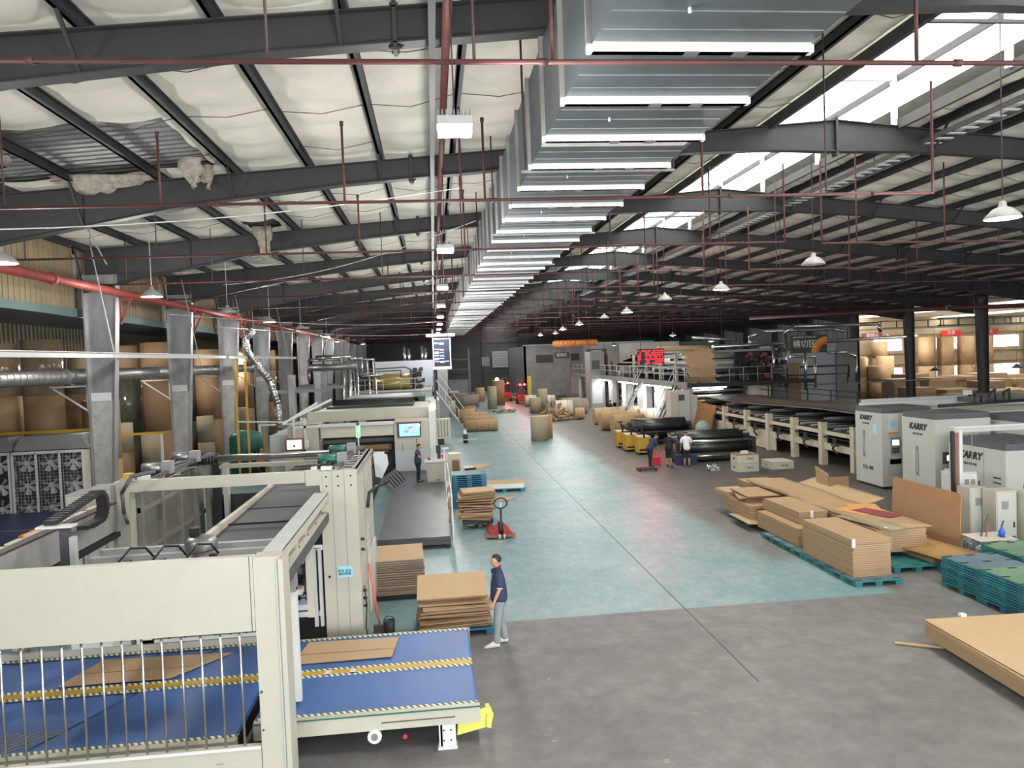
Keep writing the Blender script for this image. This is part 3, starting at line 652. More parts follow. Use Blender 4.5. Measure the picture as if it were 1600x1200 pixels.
# spiral duct, pale conduit beam
t = thing('spiral_duct', 'round grey spiral air duct running behind the left columns', 'air duct', (-12.6, 40, 5.2))
b = MB(); b.cyl((-12.25, 14, 5.5), (-12.25, 58, 5.5), .24, 'steel_dull', 18)
y = 14
while y < 58: b.cyl((-12.25, y, 5.5), (-12.25, y + .03, 5.5), .252, 'galvanised_side', 18, caps=False); y += .35
b.build('duct_tube', t)
for y in (26.5, 34.5, 42.5): b = MB(); b.cyl((-12.25, y, 5.5), (-12.25, y + .25, 5.5), .27, 'steel_dull', 18); b.build('coupling', t)
b = MB(); b.box(-10.35, -10.2, 13, 58, 6.05, 6.2, 'light_grey').box(-10.40, -10.15, 13, 58, 6.2, 6.22, 'steel_dull')
solo('conduit_beam', b, 'pale square conduit beam running past the left columns', 'conduit')
for i, (x, y, p, q) in enumerate([(-10.1, 24, 9.4, 5.9), (-8.6, 20, 9.5, 8.3), (-9.4, 30, 9, 5.7), (-9.2, 37, 9, 6.1), (-8.9, 45, 9, 6.1)]):
    b = MB(); b.bar((x, y, p), (x + .55, y, q), .028, .028, 'mid_grey'); b.cyl((x, y, p - .02), (x, y, roof_z(x) + .22), .01, 'rod_dark', 5); solo('hanging_strut', b, 'thin pale strut hanging at a slant near the left columns, %s from the camera' % ORD[i], 'strut', 'slanting struts by the left columns')
# yellow barrier rails
for i, (x0, x1, y, z) in enumerate([(-17.5, -11.9, 27.75, 3.55), (-15.5, -12.3, 35.65, 2.7)]):
    t = thing('barrier_rail', 'yellow barrier rail %s' % ('above the fan unit' if i == 0 else 'behind the first left column'), 'barrier', (x0, y, 0))
    b = MB(); b.box(x0, x1, y - .04, y + .04, z, z + .1, 'yellow'); b.build('rail', t)
    for x in ((x0 + .1, x1 - .1)): b = MB(); b.box(x - .05, x + .05, y - .04, y + .04, 0, z, 'white_paint'); b.build('post', t)
# fan units
M['fan_back'] = mat('fan_back', (.07, .065, .085), .6)
M['blade'] = mat('fan_blade', (.55, .55, .56), .5)
def fan_unit(x0, cols, label, guard):
    y = 26.6; pitch = .745; x1 = x0 + cols * pitch; z0, z1 = .75, 3.0
    t = thing('fan_unit', label, 'cooling unit', ((x0 + x1) / 2, y, 0))
    b = MB()
    for c in range(cols + 1): b.box(x0 + c * pitch - .03, x0 + c * pitch + .03, y - .03, y + .03, z0, z1, 'white_paint')
    b.box(x0, x1, y - .03, y + .03, z1 - .04, z1 + .05, 'white_paint').box(x0, x1, y - .03, y + .03, z0, z0 + .05, 'white_paint'); b.build('frame', t)
    b = MB(); b.box(x0, x1, y + .3, y + 1.0, z0, z1, 'fan_back').box(x1 - .02, x1 + (.12 if guard else .02), y, y + 1.0, z0, z1 + .04, 'paper_pale'); b.build('housing', t)
    b = MB(); b.prism([(x0 + .35, z1 + .55), (x1 - .02, z1 + .55), (x1 + .2, z1 + .08), (x0 + .0, z1 + .08)], 'y', y, y + .95, 'mid_grey'); b.build('hood', t)
    for lx in (x0 + .05, x1 - .05):
        b = MB(); b.box(lx - .05, lx + .05, y, y + .9, 0, z0, 'light_grey'); b.build('leg', t)
    for c in range(cols):
        for r in range(3):
            cx, cz = x0 + (c + .5) * pitch, z0 + .40 + r * .75
            f = MB()
            for kk in range(6):
                a = math.radians(60 * kk + 13 * c + 29 * r); ca, sa = math.cos(a), math.sin(a); pts = []
                for rad, off, dy in ((.07, -.35, .0), (.31, -.30, -.02), (.33, .1, .06), (.30, .33, .1), (.08, .4, .05)):
                    aa = a + off * (.9 if rad > .2 else 1); pts.append((cx + rad * math.cos(aa), y + .14 + dy, cz + rad * math.sin(aa)))
                f.poly(pts, 'blade')
            f.cyl((cx, y + .1, cz), (cx, y + .22, cz), .075, 'blade', 12)
            o = f.build('fan_rotor', t)
            f = MB(); f.lathe((0, 0, 0), [(.34, 0), (.36, 0), (.36, .12), (.34, .12), (.34, 0)], 'dark_grey', 20); f.v = [(cx + v[0], y + .06 + v[2], cz + v[1]) for v in f.v]; f.build('fan_ring', t)
        if guard:
            f = MB(); s = .11; n = int(2.2 / s)
            for i in range(n + 1): f.box(x0 + c * pitch, x0 + (c + 1) * pitch, y - .006, y - .001, z0 + i * s, z0 + i * s + .007, 'white_wire')
            for i in range(int(pitch / s)): f.box(x0 + c * pitch + i * s, x0 + c * pitch + i * s + .007, y - .012, y - .007, z0, z1, 'white_wire')
            f.build('guard_grid', t)
fan_unit(-14.06, 3, 'white framed cooling unit with nine fans behind wire grids, right of the bare fans', True)
fan_unit(-16.40, 3, 'cooling unit with bare fans without grids at the left edge', False)
# ------------------------------------------------------------------ blue conveyors in the foreground
def strip(b, x0, x1, y, w, z, m): b.box(x0, x1, y, y + w, z, z + .012, m)
t = thing('belt_conveyor', 'low cream conveyor with two blue belts in front of the man', 'conveyor', (-1.1, 12.3, 0))
b = MB(); b.box(-2.72, .40, 10.86, 12.17, .52, .60, 'blue_belt').box(-2.72, .40, 12.47, 13.82, .52, .60, 'blue_belt').cyl((.40, 10.86, .56), (.40, 12.17, .56), .04, 'blue_belt', 12).cyl((.40, 12.47, .56), (.40, 13.82, .56), .04, 'blue_belt', 12); b.build('belt', t)
b = MB(); b.box(-2.72, .42, 12.24, 12.40, .56, .607, 'yellow'); 
b.box(-1.95, -1.86, 12.2, 12.42, .607, .612, 'white_paint').box(-1.55, -1.46, 12.2, 12.42, .607, .612, 'white_paint'); b.build('yellow_divider', t)
b = MB()
for y, w in ((10.80, .07), (12.17, .07), (12.40, .07), (13.80, .06)): strip(b, -2.72, .43, y, w, .6, 'hazard')
b.build('edge_strip', t)
b = MB(); b.box(-2.72, .46, 10.72, 10.80, .36, .61, 'cream').box(-2.72, .46, 13.86, 13.92, .36, .6, 'cream').box(-2.7, .38, 10.8, 13.86, .36, .5, 'near_black').box(-2.72, .46, 10.70, 10.72, .585, .60, 'tank_green').box(-.95, .1, 10.712, 10.72, .46, .475, 'dark_grey'); b.build('side_rail', t)
for x in (-2.35, -.02):
    for y in (10.74, 13.7):
        b = MB(); b.box(x - .12, x + .12, y, y + .03, .04, .36, 'white_paint').box(x - .1, x - .07, y, y + .12, .04, .36, 'white_paint').box(x - .14, x + .14, y - .03, y + .14, 0, .04, 'white_paint')
        for zz in (.12, .27):
            for dx in (-.05, .05): b.cyl((x + dx, y - .005, zz), (x + dx, y, zz), .014, 'near_black', 6)
        b.build('leg', t)
b = MB(); b.prism([(.15, .40), (.62, .50), (.66, .38), (.62, .22), (.12, .12)], 'y', 10.86, 10.9, 'yellow_pale').box(.56, .62, 10.8, 11.2, .22, .40, 'yellow_pale'); b.build('end_guard', t)
b = MB(); b.cyl((-1.05, 10.76, .28), (-1.05, 10.70, .28), .10, 'white_paint', 14).cyl((-1.05, 10.69, .28), (-1.05, 10.70, .28), .05, 'steel_dull', 12); b.build('drive_wheel', t)
b = MB(); b.cyl((-.62, 10.66, .26), (-.62, 10.72, .26), .03, 'tail_red', 10); M['button'] = mat('button_red', (.6, .02, .05)); b.mats = [M['button']]; b.build('stop_button', t)
t = thing('belt_conveyor', 'wide blue belt conveyor seen through the guard bars', 'conveyor', (-5.5, 12.3, 0))
b = MB(); xs0, xs1 = -4.78, -5.95
b.prism([(-2.9, 10.5), (-5.62, 10.5), (-4.75, 12.2), (-2.9, 12.2)], 'z', .5, .58, 'blue_belt').prism([(-2.9, 12.52), (-4.6, 12.52), (-4.0, 13.86), (-2.9, 13.86)], 'z', .5, .58, 'blue_belt')
b.prism([(-5.7, 10.5), (-9.4, 10.5), (-9.4, 12.2), (-4.85, 12.2)], 'z', .5, .565, 'blue_belt').prism([(-4.7, 12.52), (-9.4, 12.52), (-9.4, 13.86), (-4.1, 13.86)], 'z', .5, .565, 'blue_belt'); b.build('belt', t)
b = MB(); b.box(-9.4, -2.9, 12.28, 12.46, .5, .59, 'yellow'); b.build('yellow_divider', t)
b = MB()
for y, w in ((10.42, .07), (12.2, .07), (12.46, .07), (13.86, .07)): strip(b, -9.4, -2.85, y, w, .585, 'hazard')
b.build('edge_strip', t)
b = MB(); b.box(-9.4, -2.85, 10.3, 10.42, .3, .59, 'cream').box(-9.4, -2.85, 13.95, 14.02, .3, .7, 'cream').box(-9.3, -2.9, 10.45, 13.9, .3, .49, 'near_black'); b.build('side_rail', t)
b = MB()
for i in range(14): b.bar((-7.8 + i * .14, 10.5, .57), (-7.1 + i * .14, 11.1, .57), .02, .02, 'steel_dull')
b.build('floor_grille', t)
for x in (-8.5, -3.1):
    for y in (10.4, 13.8): b = MB(); b.box(x - .08, x + .08, y, y + .1, 0, .3, 'white_paint'); b.build('leg', t)
b = MB(); z = .70
for i in range(3): b.box(-5.4, -2.9, 14.02 + i * .02, 14.1 + i * .02, z + i * .1, z + .06 + i * .1, 'white_paint')
for i in range(9): b.cyl((-5.2 + i * .27, 14.0, .78), (-5.2 + i * .27, 14.02, .78), .02, 'near_black', 6)
b.box(-6.6, -5.9, 14.0, 14.25, .6, .86, 'white_paint').box(-5.9, -5.6, 14.02, 14.2, .66, .8, 'light_grey').box(-5.5, -5.2, 14.02, 14.2, .66, .82, 'white_paint'); b.build('rear_rail', t)
def sheet(pts, z, label, m='kraft_light', th=.012, crease=None, warp=.012, name='cardboard_sheet', group=None):
    b = MB(); b.poly([(x, y, z + th + (warp if i % 2 else 0)) for i, (x, y) in enumerate(pts)], m); b.poly([(x, y, z + (warp if i % 2 else 0)) for i, (x, y) in enumerate(pts)][::-1], m)
    n = len(pts)
    for i in range(n):
        j = (i + 1) % n; a, c = pts[i], pts[j]; wa, wc = (warp if i % 2 else 0), (warp if j % 2 else 0)
        b.poly([(*a, z + wa), (*c, z + wc), (*c, z + th + wc), (*a, z + th + wa)], 'edges_fine')
    if crease: (a, c) = crease; b.bar((*a, z + th + warp * .75), (*c, z + th + warp * .75), .015, .006, 'kraft_dark')
    return solo(name, b, label, 'cardboard', group)
sheet([(-2.55, 12.72), (-.9, 12.72), (-.82, 13.62), (-2.42, 13.66)], .612, 'flat cardboard sheet lying on the blue belts left of the man', crease=((-2.5, 13.1), (-.87, 13.08)))
sheet([(-6.2, 12.62), (-4.45, 12.6), (-3.7, 13.55), (-5.9, 13.62)], .587, 'flat cardboard sheet on the blue belt behind the guard bars', crease=((-6.1, 13.05), (-4.2, 13.03)), name='cardboard_sheet')
# ------------------------------------------------------------------ cream gantry stacker
M['beam_pale'] = mat('beam_pale', (.36, .355, .34), .45, vary=.15)
M['panel_brown'] = mat('panel_brown', (.17, .16, .14), .5, vary=.2)
M['frame_brown'] = mat('frame_brown', (.24, .225, .20), .5, vary=.2)
G = thing('stacker_gantry', 'large cream gantry machine frame in the left foreground', 'machine', (-4.2, 13, 0))
b = MB(); b.box(-2.41, -2.09, 9.9, 10.2, 0, 3.15, 'cream').box(-2.09, -2.03, 9.86, 10.26, 0, 3.12, 'cream').box(-2.13, -2.11, 9.885, 9.9, 0, 3.12, 'light_grey').cyl((-2.38, 9.89, 1.4), (-2.38, 9.9, 1.4), .02, 'dark_grey', 8).cyl((-2.38, 9.89, .9), (-2.38, 9.9, .9), .015, 'dark_grey', 8); b.build('front_post', G)
b = MB(); b.box(-9, -2.415, 9.9, 9.98, 2.20, 3.17, 'cream').box(-9, -2.41, 9.98, 10.04, 3.08, 3.165, 'light_grey').box(-2.46, -2.452, 9.895, 9.9, 2.2, 3.17, 'dark_grey'); b.build('front_panel', G)
b = MB(); b.box(-9, -2.42, 9.9, 9.98, 0, .70, 'cream').box(-9, -2.42, 9.89, 9.9, .66, .70, 'white_paint').box(-3.0, -2.9, 9.893, 9.9, .5, .505, 'kraft_dark'); b.build('lower_panel', G)
for i in range(24):
    x = -2.63 - i * .2425; b = MB(); b.cyl((x, 9.94, .68), (x, 9.94, 2.22), .0165, 'steel_bright', 8); b.build('guard_bar', G)
b = MB(); b.box(-2.35, -2.28, 10.2, 14.6, 2.98, 3.15, 'cream').box(-2.35, -2.10, 10.2, 14.6, 3.13, 3.16, 'light_grey').box(-2.14, -2.10, 10.2, 14.6, 3.0, 3.15, 'cream').box(-2.33, -2.12, 10.6, 14.6, 2.58, 2.78, 'cream').box(-2.11, -2.10, 10.6, 14.6, 2.6, 2.76, 'dark_grey')
for yy in (10.9, 11.8, 12.7): b.box(-2.32, -2.2, yy, yy + .1, 2.78, 2.98, 'cream')
for yy in (10.6, 11.4, 12.2, 13, 13.8): b.cyl((-2.1, yy, 2.9), (-2.09, yy, 2.9), .02, 'near_black', 6)
b.build('side_beam', G)
b = MB(); b.box(-2.3, -2.18, 13.0, 13.1, 1.3, 2.6, 'cream'); b.build('guide_rail', G)
b = MB(); b.box(-2.27, -2.13, 11.2, 11.3, .66, 2.35, 'white_paint').box(-2.29, -2.13, 11.15, 11.35, 2.3, 2.6, 'mid_grey'); b.build('lift_guide', G)
b = MB(); b.box(-2.24, -1.55, 14.6, 14.75, 0, 3.56, 'cream')
for x in (-2.02, -1.79): b.box(x, x + .006, 14.592, 14.6, 0, 3.56, 'mid_grey')
b.box(-2.24, -2.2, 14.56, 14.6, 3.2, 3.56, 'cream')
for x in (-2.12, -1.9, -1.66):
    for z in (3.45, 3.27): b.cyl((x, 14.58, z), (x, 14.6, z), .018, 'near_black', 8)
b.cyl((-2.14, 14.58, 1.53), (-2.14, 14.6, 1.53), .025, 'near_black', 8)
for x in (-2.2, -2.14):
    for z in (3.0, 2.95, 2.6): b.cyl((x, 14.58, z), (x, 14.6, z), .012, 'near_black', 6)
b.build('rear_post', G)
b = MB(); b.prism([(14.75, 0), (17.95, 0), (17.95, 3.56), (14.75, 3.56)], 'x', -1.60, -1.55, 'cream').box(-1.66, -1.5, 14.7, 18.0, 3.5, 3.56, 'mid_grey').box(-2.24, -2.2, 14.75, 18, 0, 3.3, 'cream')
b.box(-1.55, -1.54, 15.9, 15.92, 0.2, 3.4, 'mid_grey').box(-1.55, -1.54, 17.0, 17.02, .2, 2.4, 'mid_grey')
for z in (2.0, 1.85, 1.7, 1.55): b.box(-1.55, -1.535, 16.1, 16.8, z, z + .05, 'light_grey')
b.build('side_panel', G)
for i in range(2): b = MB(); y = 16.1 + i * .95; b.box(-1.545, -1.52, y, y + .85, .3, 1.5, 'paper_pale').box(-1.52, -1.515, y + .07, y + .78, .36, 1.44, 'light_grey'); b.build('door', G)
b = MB(); b.box(-1.99, -1.71, 14.585, 14.6, 1.50, 1.72, 'sticker_blue'); st = b.build('blue_sticker', G); st['label'] = 'light blue notice sticker'
text('机台 安全\n操作规程', .06, (-1.85, 14.582, 1.60), (1, 0, 0), (0, 0, 1), 'navy', st)
b = MB(); b.box(-5.75, -2.24, 14.6, 14.75, 3.36, 3.57, 'cream').box(-2.5, -2.24, 14.57, 14.6, 3.3, 3.6, 'cream').box(-5.85, -5.7, 14.57, 14.75, 3.25, 3.62, 'cream'); b.build('cross_beam', G)
b = MB(); b.cyl((-5.0, 18.0, 3.50), (-2.15, 18.0, 3.50), .075, 'steel_dull', 14).cyl((-5.0, 17.8, 3.56), (-2.15, 17.8, 3.56), .045, 'steel_bright', 12).box(-5.0, -2.15, 17.9, 18.15, 3.28, 3.36, 'cream'); b.build('rear_roller', G)
b = MB(); b.box(-6.0, -5.72, 14.6, 14.9, 0, 3.55, 'cream').box(-6.02, -5.95, 14.55, 14.6, .9, 3.5, 'mid_grey'); b.build('left_post', G)
b = MB(); b.box(-6.08, -5.96, 10.2, 14.6, 2.66, 3.16, 'beam_pale').box(-6.1, -5.94, 10.2, 14.6, 3.16, 3.19, 'rod_dark').box(-6.0, -5.9, 10.2, 14.6, 2.55, 2.64, 'near_black').box(-5.955, -5.945, 13.6, 13.85, 2.92, 3.02, 'near_black')
for i in range(8): b.box(-6.2, -6.1, 10.4 + i * .5, 10.75 + i * .5, 3.1, 3.2, 'paper_pale')
b.build('side_beam', G)
# side wall with framed panels under the left beam
b = MB(); b.box(-5.75, -5.70, 14.9, 19.0, .3, 3.3, 'panel_brown')
for y in (14.9, 16.0, 17.1, 18.2): b.box(-5.70, -5.62, y, y + .14, .2, 3.3, 'frame_brown')
for z in (.4, 1.3, 2.1, 2.9): b.box(-5.70, -5.64, 14.9, 19, z, z + .1, 'frame_brown')
b.build('side_wall', G)
b = MB(); b.box(-5.55, -5.43, 18.6, 18.8, .4, 3.3, 'frame_brown').box(-5.12, -5.02, 18.6, 18.8, .4, 3.3, 'light_grey').box(-5.4, -5.2, 18.7, 18.8, .4, 3.3, 'near_black').box(-5.6, -5.0, 18.6, 18.7, 1.1, 1.3, 'light_grey'); b.build('inner_column', G)
# top drives: chains, motors
for sx, nm in ((-2.0, 'right'), (-5.35, 'left')):
    b = MB()
    b.bar((sx - .1, 14.7, 3.62), (sx - .1, 18.1, 3.62), .07, .07, 'near_black').bar((sx + .14, 14.7, 3.62), (sx + .14, 18.1, 3.62), .05, .06, 'dark_grey').bar((sx - .35, 15.0, 3.6), (sx + .3, 17.6, 3.66), .06, .06, 'rubber_grey')
    for i in range(14):
        yy = 14.9 + i * .23; b.cyl((sx - .26, yy, 3.62), (sx - .18, yy, 3.62), .07, 'dark_grey' if i % 2 else 'near_black', 10)
    b.build('drive_chain', G)
    for y in (15.3, 17.0):
        b = MB(); b.cyl((sx - .36, y, 3.7), (sx + .05, y, 3.7), .10, 'steel_dull' if nm == 'left' else 'tank_green', 12).box(sx + .02, sx + .2, y - .12, y + .12, 3.58, 3.82, 'mid_grey'); b.build('motor', G)
    b = MB(); b.box(sx - .22, sx - .02, 14.62, 14.76, 3.57, 3.64, 'white_paint').box(sx + .1 - .5, sx - .3, 14.62, 14.76, 3.57, 3.64, 'white_paint'); b.build('bearing_block', G)
b = MB(); b.cyl((-5.9, 18.1, 3.5), (-5.5, 18.1, 3.5), .16, 'steel_dull', 14).cyl((-5.5, 18.1, 3.5), (-5.05, 18.1, 3.5), .12, 'near_black', 14)
for i in range(6): b.cyl((-5.5 + i * .07, 18.1, 3.5), (-5.47 + i * .07, 18.1, 3.5), .15, 'dark_grey', 14)
b.build('gear_motor', G)
# feed bed
b = MB()
b.poly([(-4.05, 13.4, 2.55), (-2.3, 13.4, 2.55), (-2.3, 19.2, 2.62), (-4.05, 19.2, 2.62)], 'rubber_grey').poly([(-4.05, 19.2, 2.5), (-2.3, 19.2, 2.5), (-2.3, 13.4, 2.45), (-4.05, 13.4, 2.45)], 'rubber_grey')
for y in (14.9, 16.4, 17.9): b.box(-4.05, -2.3, y, y + .03, 2.56, 2.60, 'near_black')
b.box(-4.15, -4.05, 13.4, 19.2, 2.5, 2.68, 'paper_pale').box(-4.22, -4.17, 13.4, 19.2, 2.5, 2.58, 'light_grey'); b.build('feed_bed', G)
b = MB()
for y, z in ((12.2, 2.45), (12.75, 2.5), (13.2, 2.52)): b.box(-5.7, -2.45, y, y + .12, z, z + .10, 'light_grey')
b.box(-5.7, -2.45, 12.34, 12.7, 2.4, 2.44, 'rubber_grey').box(-3.6, -3.5, 12.1, 12.2, 2.5, 2.7, 'near_black'); b.build('cross_rail', G)
b = MB(); b.lathe((-3.95, 12.9, 2.62), [(.26, 0), (.26, .12), (.2, .2), (.0, .24)], 'steel_dull', 16).box(-4.1, -3.95, 12.8, 12.95, 2.84, 2.98, 'near_black'); b.build('blower', G)
for x in (-4.9, -4.4, -3.9):
    b = MB(); b.box(x - .1, x + .1, 11.9, 12.25, 2.5, 2.66, 'near_black').cyl((x, 11.8, 2.62), (x, 12.1, 2.62), .07, 'steel_dull', 10).tube([(x, 12.0, 2.7), (x + .1, 12.2, 2.85), (x + .25, 12.4, 2.8), (x + .3, 12.6, 2.6)], .018, 'near_black', 6); b.build('actuator', G)
b = MB(); b.box(-5.55, -5.43, 11.6, 11.72, 2.2, 3.35, 'dark_grey').box(-5.85, -5.35, 11.55, 11.75, 3.35, 3.38, 'white_paint').box(-5.42, -5.34, 11.6, 11.7, 2.0, 3.2, 'light_grey'); b.build('cable_post', G)
b = MB(); pts = [(-5.7, 11.7, 3.46)] + [(-5.7, 12.0 + .25 * i, 3.5 + .05 * i) for i in range(5)]
for i in range(30):
    if i < 14: y = 11.7 + i * .11; z = 3.42 + i * .013; a = 0
    elif i < 24: a = math.pi * (i - 14) / 10; y = 13.2 + .24 * math.sin(a); z = 3.36 + .24 * math.cos(a)
    else: y = 13.2 - (i - 24) * .1; z = 3.12
    b.box(-5.78, -5.6, y - .045, y + .045, z - .035, z + .035, 'near_black')
b.build('cable_chain', G)
b = MB(); b.tube([(-5.15, 14.4, 3.75), (-5.5, 14.2, 3.7), (-5.72, 14.3, 3.4), (-5.74, 14.4, 3.0), (-5.7, 14.45, 2.8)], .035, 'rubber_grey', 8).box(-5.75, -5.6, 14.45, 14.6, 3.62, 3.72, 'yellow'); b.build('hose', G)
# machine innards between the posts
b = MB(); b.box(-5.6, -2.25, 19.0, 19.1, 0, 2.5, 'near_black').box(-5.6, -2.3, 15, 19, .05, .1, 'near_black')
b.box(-2.75, -2.25, 14.62, 14.7, 2.05, 2.15, 'white_paint').box(-2.75, -2.3, 14.62, 14.7, .78, .88, 'white_paint').box(-2.75, -2.2, 14.62, 14.72, .05, .12, 'near_black'); b.build('inner_frame', G)
b = MB(); b.box(-2.45, -2.38, 14.55, 14.65, .6, 2.1, 'light_grey').box(-2.34, -2.28, 14.55, 14.65, .6, 2.1, 'light_grey').box(-2.85, -2.75, 14.2, 14.3, .62, 1.8, 'white_paint'); b.build('lift_rail', G)
b = MB()
rr = random.Random(4)
for i in range(26):
    x = rr.uniform(-2.7, -2.5); y = 14.5 + rr.uniform(0, .2); z = rr.uniform(1.1, 1.95); s = rr.uniform(.03, .07)
    b.box(x - s, x + s, y - s, y + s, z - s, z + s, rr.choice(['near_black', 'dark_grey', 'steel_dull', 'near_black']))
b.tube([(-2.5, 14.5, 1.9), (-2.6, 14.45, 1.5), (-2.5, 14.5, 1.1)], .03, 'near_black', 6); b.build('valve_cluster', G)
for x in (-2.9, -2.78): b = MB(); b.cyl((x, 14.3, 1.45), (x, 14.3, 1.62), .045, 'yellow_pale', 10).ball((x, 14.3, 1.62), .045, 'yellow_pale', 10, 5); M['lime'] = M.get('lime') or mat('lime', (.75, .9, .03), .5); b.mats = [M['lime']]; b.build('lime_cap', G)
b = MB(); b.box(-3.0, -2.6, 14.2, 14.5, 1.34, 1.44, 'paper_pale').box(-3.0, -2.5, 14.2, 14.5, 1.05, 1.15, 'panel_lilac'); b.build('tray', G)
# touch panel arm
b = MB(); b.tube([(-1.5, 16.0, 2.55), (-1.46, 16.1, 2.85), (-1.3, 16.3, 2.95), (-1.1, 16.5, 2.98)], .035, 'near_black', 8); b.build('panel_arm', G)
b = MB(); mt = Matrix.Translation((-.98, 16.6, 3.0)) @ Matrix.Rotation(math.radians(-35), 4, 'Y') @ Matrix.Rotation(math.radians(20), 4, 'X'); b.xbox(mt, .42, .12, .34, 'dark_grey').xbox(mt @ Matrix.Translation((.08, -.07, 0)), .3, .02, .28, 'near_black')
for i in range(5): b.xbox(mt @ Matrix.Translation((-.1 + .07 * i, -.085, 0)), .012, .012, .3, 'mid_grey')
b.build('touch_panel', G)
# black valves on the outer edge of the rear post
b = MB(); 
for z in (2.2, 2.0, 1.2, 1.05, .9): b.cyl((-1.53, 14.68, z), (-1.46, 14.68, z), .03, 'near_black', 8)
b.tube([(-1.5, 14.66, 1.3), (-1.47, 14.62, .9), (-1.5, 14.6, .5), (-1.44, 14.66, .12)], .014, 'near_black', 6); b.build('air_hose', G)
# broom and fire extinguisher at the post
t = thing('broom', 'broom with an orange handle leaning on the cream post', 'broom', (-1.3, 15.4, 0))
b = MB(); b.cyl((-1.3, 15.3, .3), (-1.48, 15.5, 1.5), .02, 'orange', 8); M['brm'] = mat('broom_orange', (.75, .12, .07)); b.mats = [M['brm']]; b.build('handle', t)
b = MB(); b.box(-1.42, -1.18, 15.22, 15.34, .0, .3, 'dark_grey'); b.build('brush', t)
t = thing('waste_bin', 'small black bin beside the broom', 'bin', (-1.1, 15.2, 0)); b = MB(); b.lathe((-1.1, 15.2, 0), [(.0, 0), (.1, 0), (.12, .4), (.11, .4), (.09, .05), (0, .05)], 'near_black', 14); b.build('body', t); b = MB(); b.tube(arc((-1.1, 15.2, .38), .11, 0, 180, 8), .01, 'near_black', 5); b.build('handle', t)
# electrical cabinets behind the gantry
for i, (x0, x1, y, h) in enumerate([(-7.36, -6.96, 15.7, 3.2), (-6.94, -5.82, 15.6, 3.3)]):
    t = thing('control_cabinet', ['narrow cream control cabinet between the fan unit and the gantry', 'wide cream control cabinet with three doors behind the gantry'][i], 'cabinet', ((x0 + x1) / 2, y + .3, 0))
    b = MB(); b.box(x0, x1, y, y + .7, 0, h, 'cream', top='mid_grey'); b.build('body', t)
    n = 1 if i == 0 else 3; w = (x1 - x0) / n
    for j in range(n):
        b = MB(); b.box(x0 + j * w + .03, x0 + (j + 1) * w - .03, y - .02, y, 1.2, h - .05, 'white_paint').box(x0 + j * w + .03, x0 + (j + 1) * w - .03, y - .02, y, .1, 1.15, 'white_paint')
        if i: b.cyl((x0 + j * w + .3, y - .03, h - .2), (x0 + j * w + .3, y - .02, h - .2), .03, 'near_black', 8).cyl((x0 + j * w + .3, y - .03, h - .5), (x0 + j * w + .3, y - .02, h - .5), .03, 'near_black', 8)
        else: b.box(x0 + .2, x0 + .45, y - .025, y - .02, h - .45, h - .25, 'light_grey')
        d = b.build('door', t); b = MB(); b.box(x0 + (j + 1) * w - .12, x0 + (j + 1) * w - .08, y - .05, y - .02, 1.7, 1.95, 'steel_dull'); b.build('handle', d)
t = thing('control_cabinet', 'slim white cabinet standing behind the slatted gantry wall', 'cabinet', (-6.3, 20.2, 0)); b = MB(); b.box(-6.5, -6.15, 20.0, 20.5, 0, 2.15, 'white_paint'); b.build('body', t); b = MB(); b.box(-6.46, -6.19, 19.98, 20.0, .1, 2.05, 'cream'); b.build('door', t)
# dark blue outfeed belt by the fan units
t = thing('belt_conveyor', 'dark blue belt table in front of the fan units', 'conveyor', (-12.5, 22.5, 0))
b = MB(); b.box(-18, -9.2, 17.5, 26.2, 1.0, 1.08, 'blue_dark'); b.build('belt', t)
b = MB(); b.box(-18, -9.2, 20.2, 20.24, 1.08, 1.1, 'mid_grey').box(-18, -9.2, 23.2, 23.24, 1.08, 1.1, 'mid_grey').box(-9.25, -9.0, 17.5, 26.2, .85, 1.14, 'paper_pale').box(-18, -9.0, 17.3, 17.5, .7, 1.14, 'cream'); b.build('frame', t)
for x in (-17.5, -13, -9.2):
    for y in (17.4, 25.9): b = MB(); b.box(x - .08, x + .08, y - .08, y + .08, 0, .85, 'cream'); b.build('leg', t)
b = MB(); b.box(-6.85, -6.3, 13.0, 13.6, 2.86, 2.98, 'orange').box(-6.8, -6.6, 13.1, 13.5, 2.6, 2.86, 'near_black').bar((-8.2, 11, 2.6), (-6.6, 14.6, 2.6), .16, .12, 'paper_pale').bar((-8.0, 11, 2.74), (-6.5, 14.4, 2.74), .05, .05, 'dark_grey').bar((-7.8, 11, 2.62), (-6.35, 14.3, 2.62), .2, .1, 'rubber_grey'); b.box(-7.7, -7.5, 14.2, 14.4, 0, 2.55, 'cream').box(-8.2, -8.0, 11, 11.2, 0, 2.55, 'cream')
b.build('infeed_guide', G)
# yellow hand rail on the feed platform
b = MB(); b.tube([(-6.2, 21.4, 0), (-6.2, 21.4, 1.85), (-6.1, 22.6, 2.0), (-6.1, 22.6, .3)], .045, 'orange', 8).tube([(-6.1, 22.6, .9), (-5.6, 24, 1.1)], .045, 'orange', 8)
solo('hand_rail', b, 'orange tube hand rail left of the feed bed', 'hand rail')
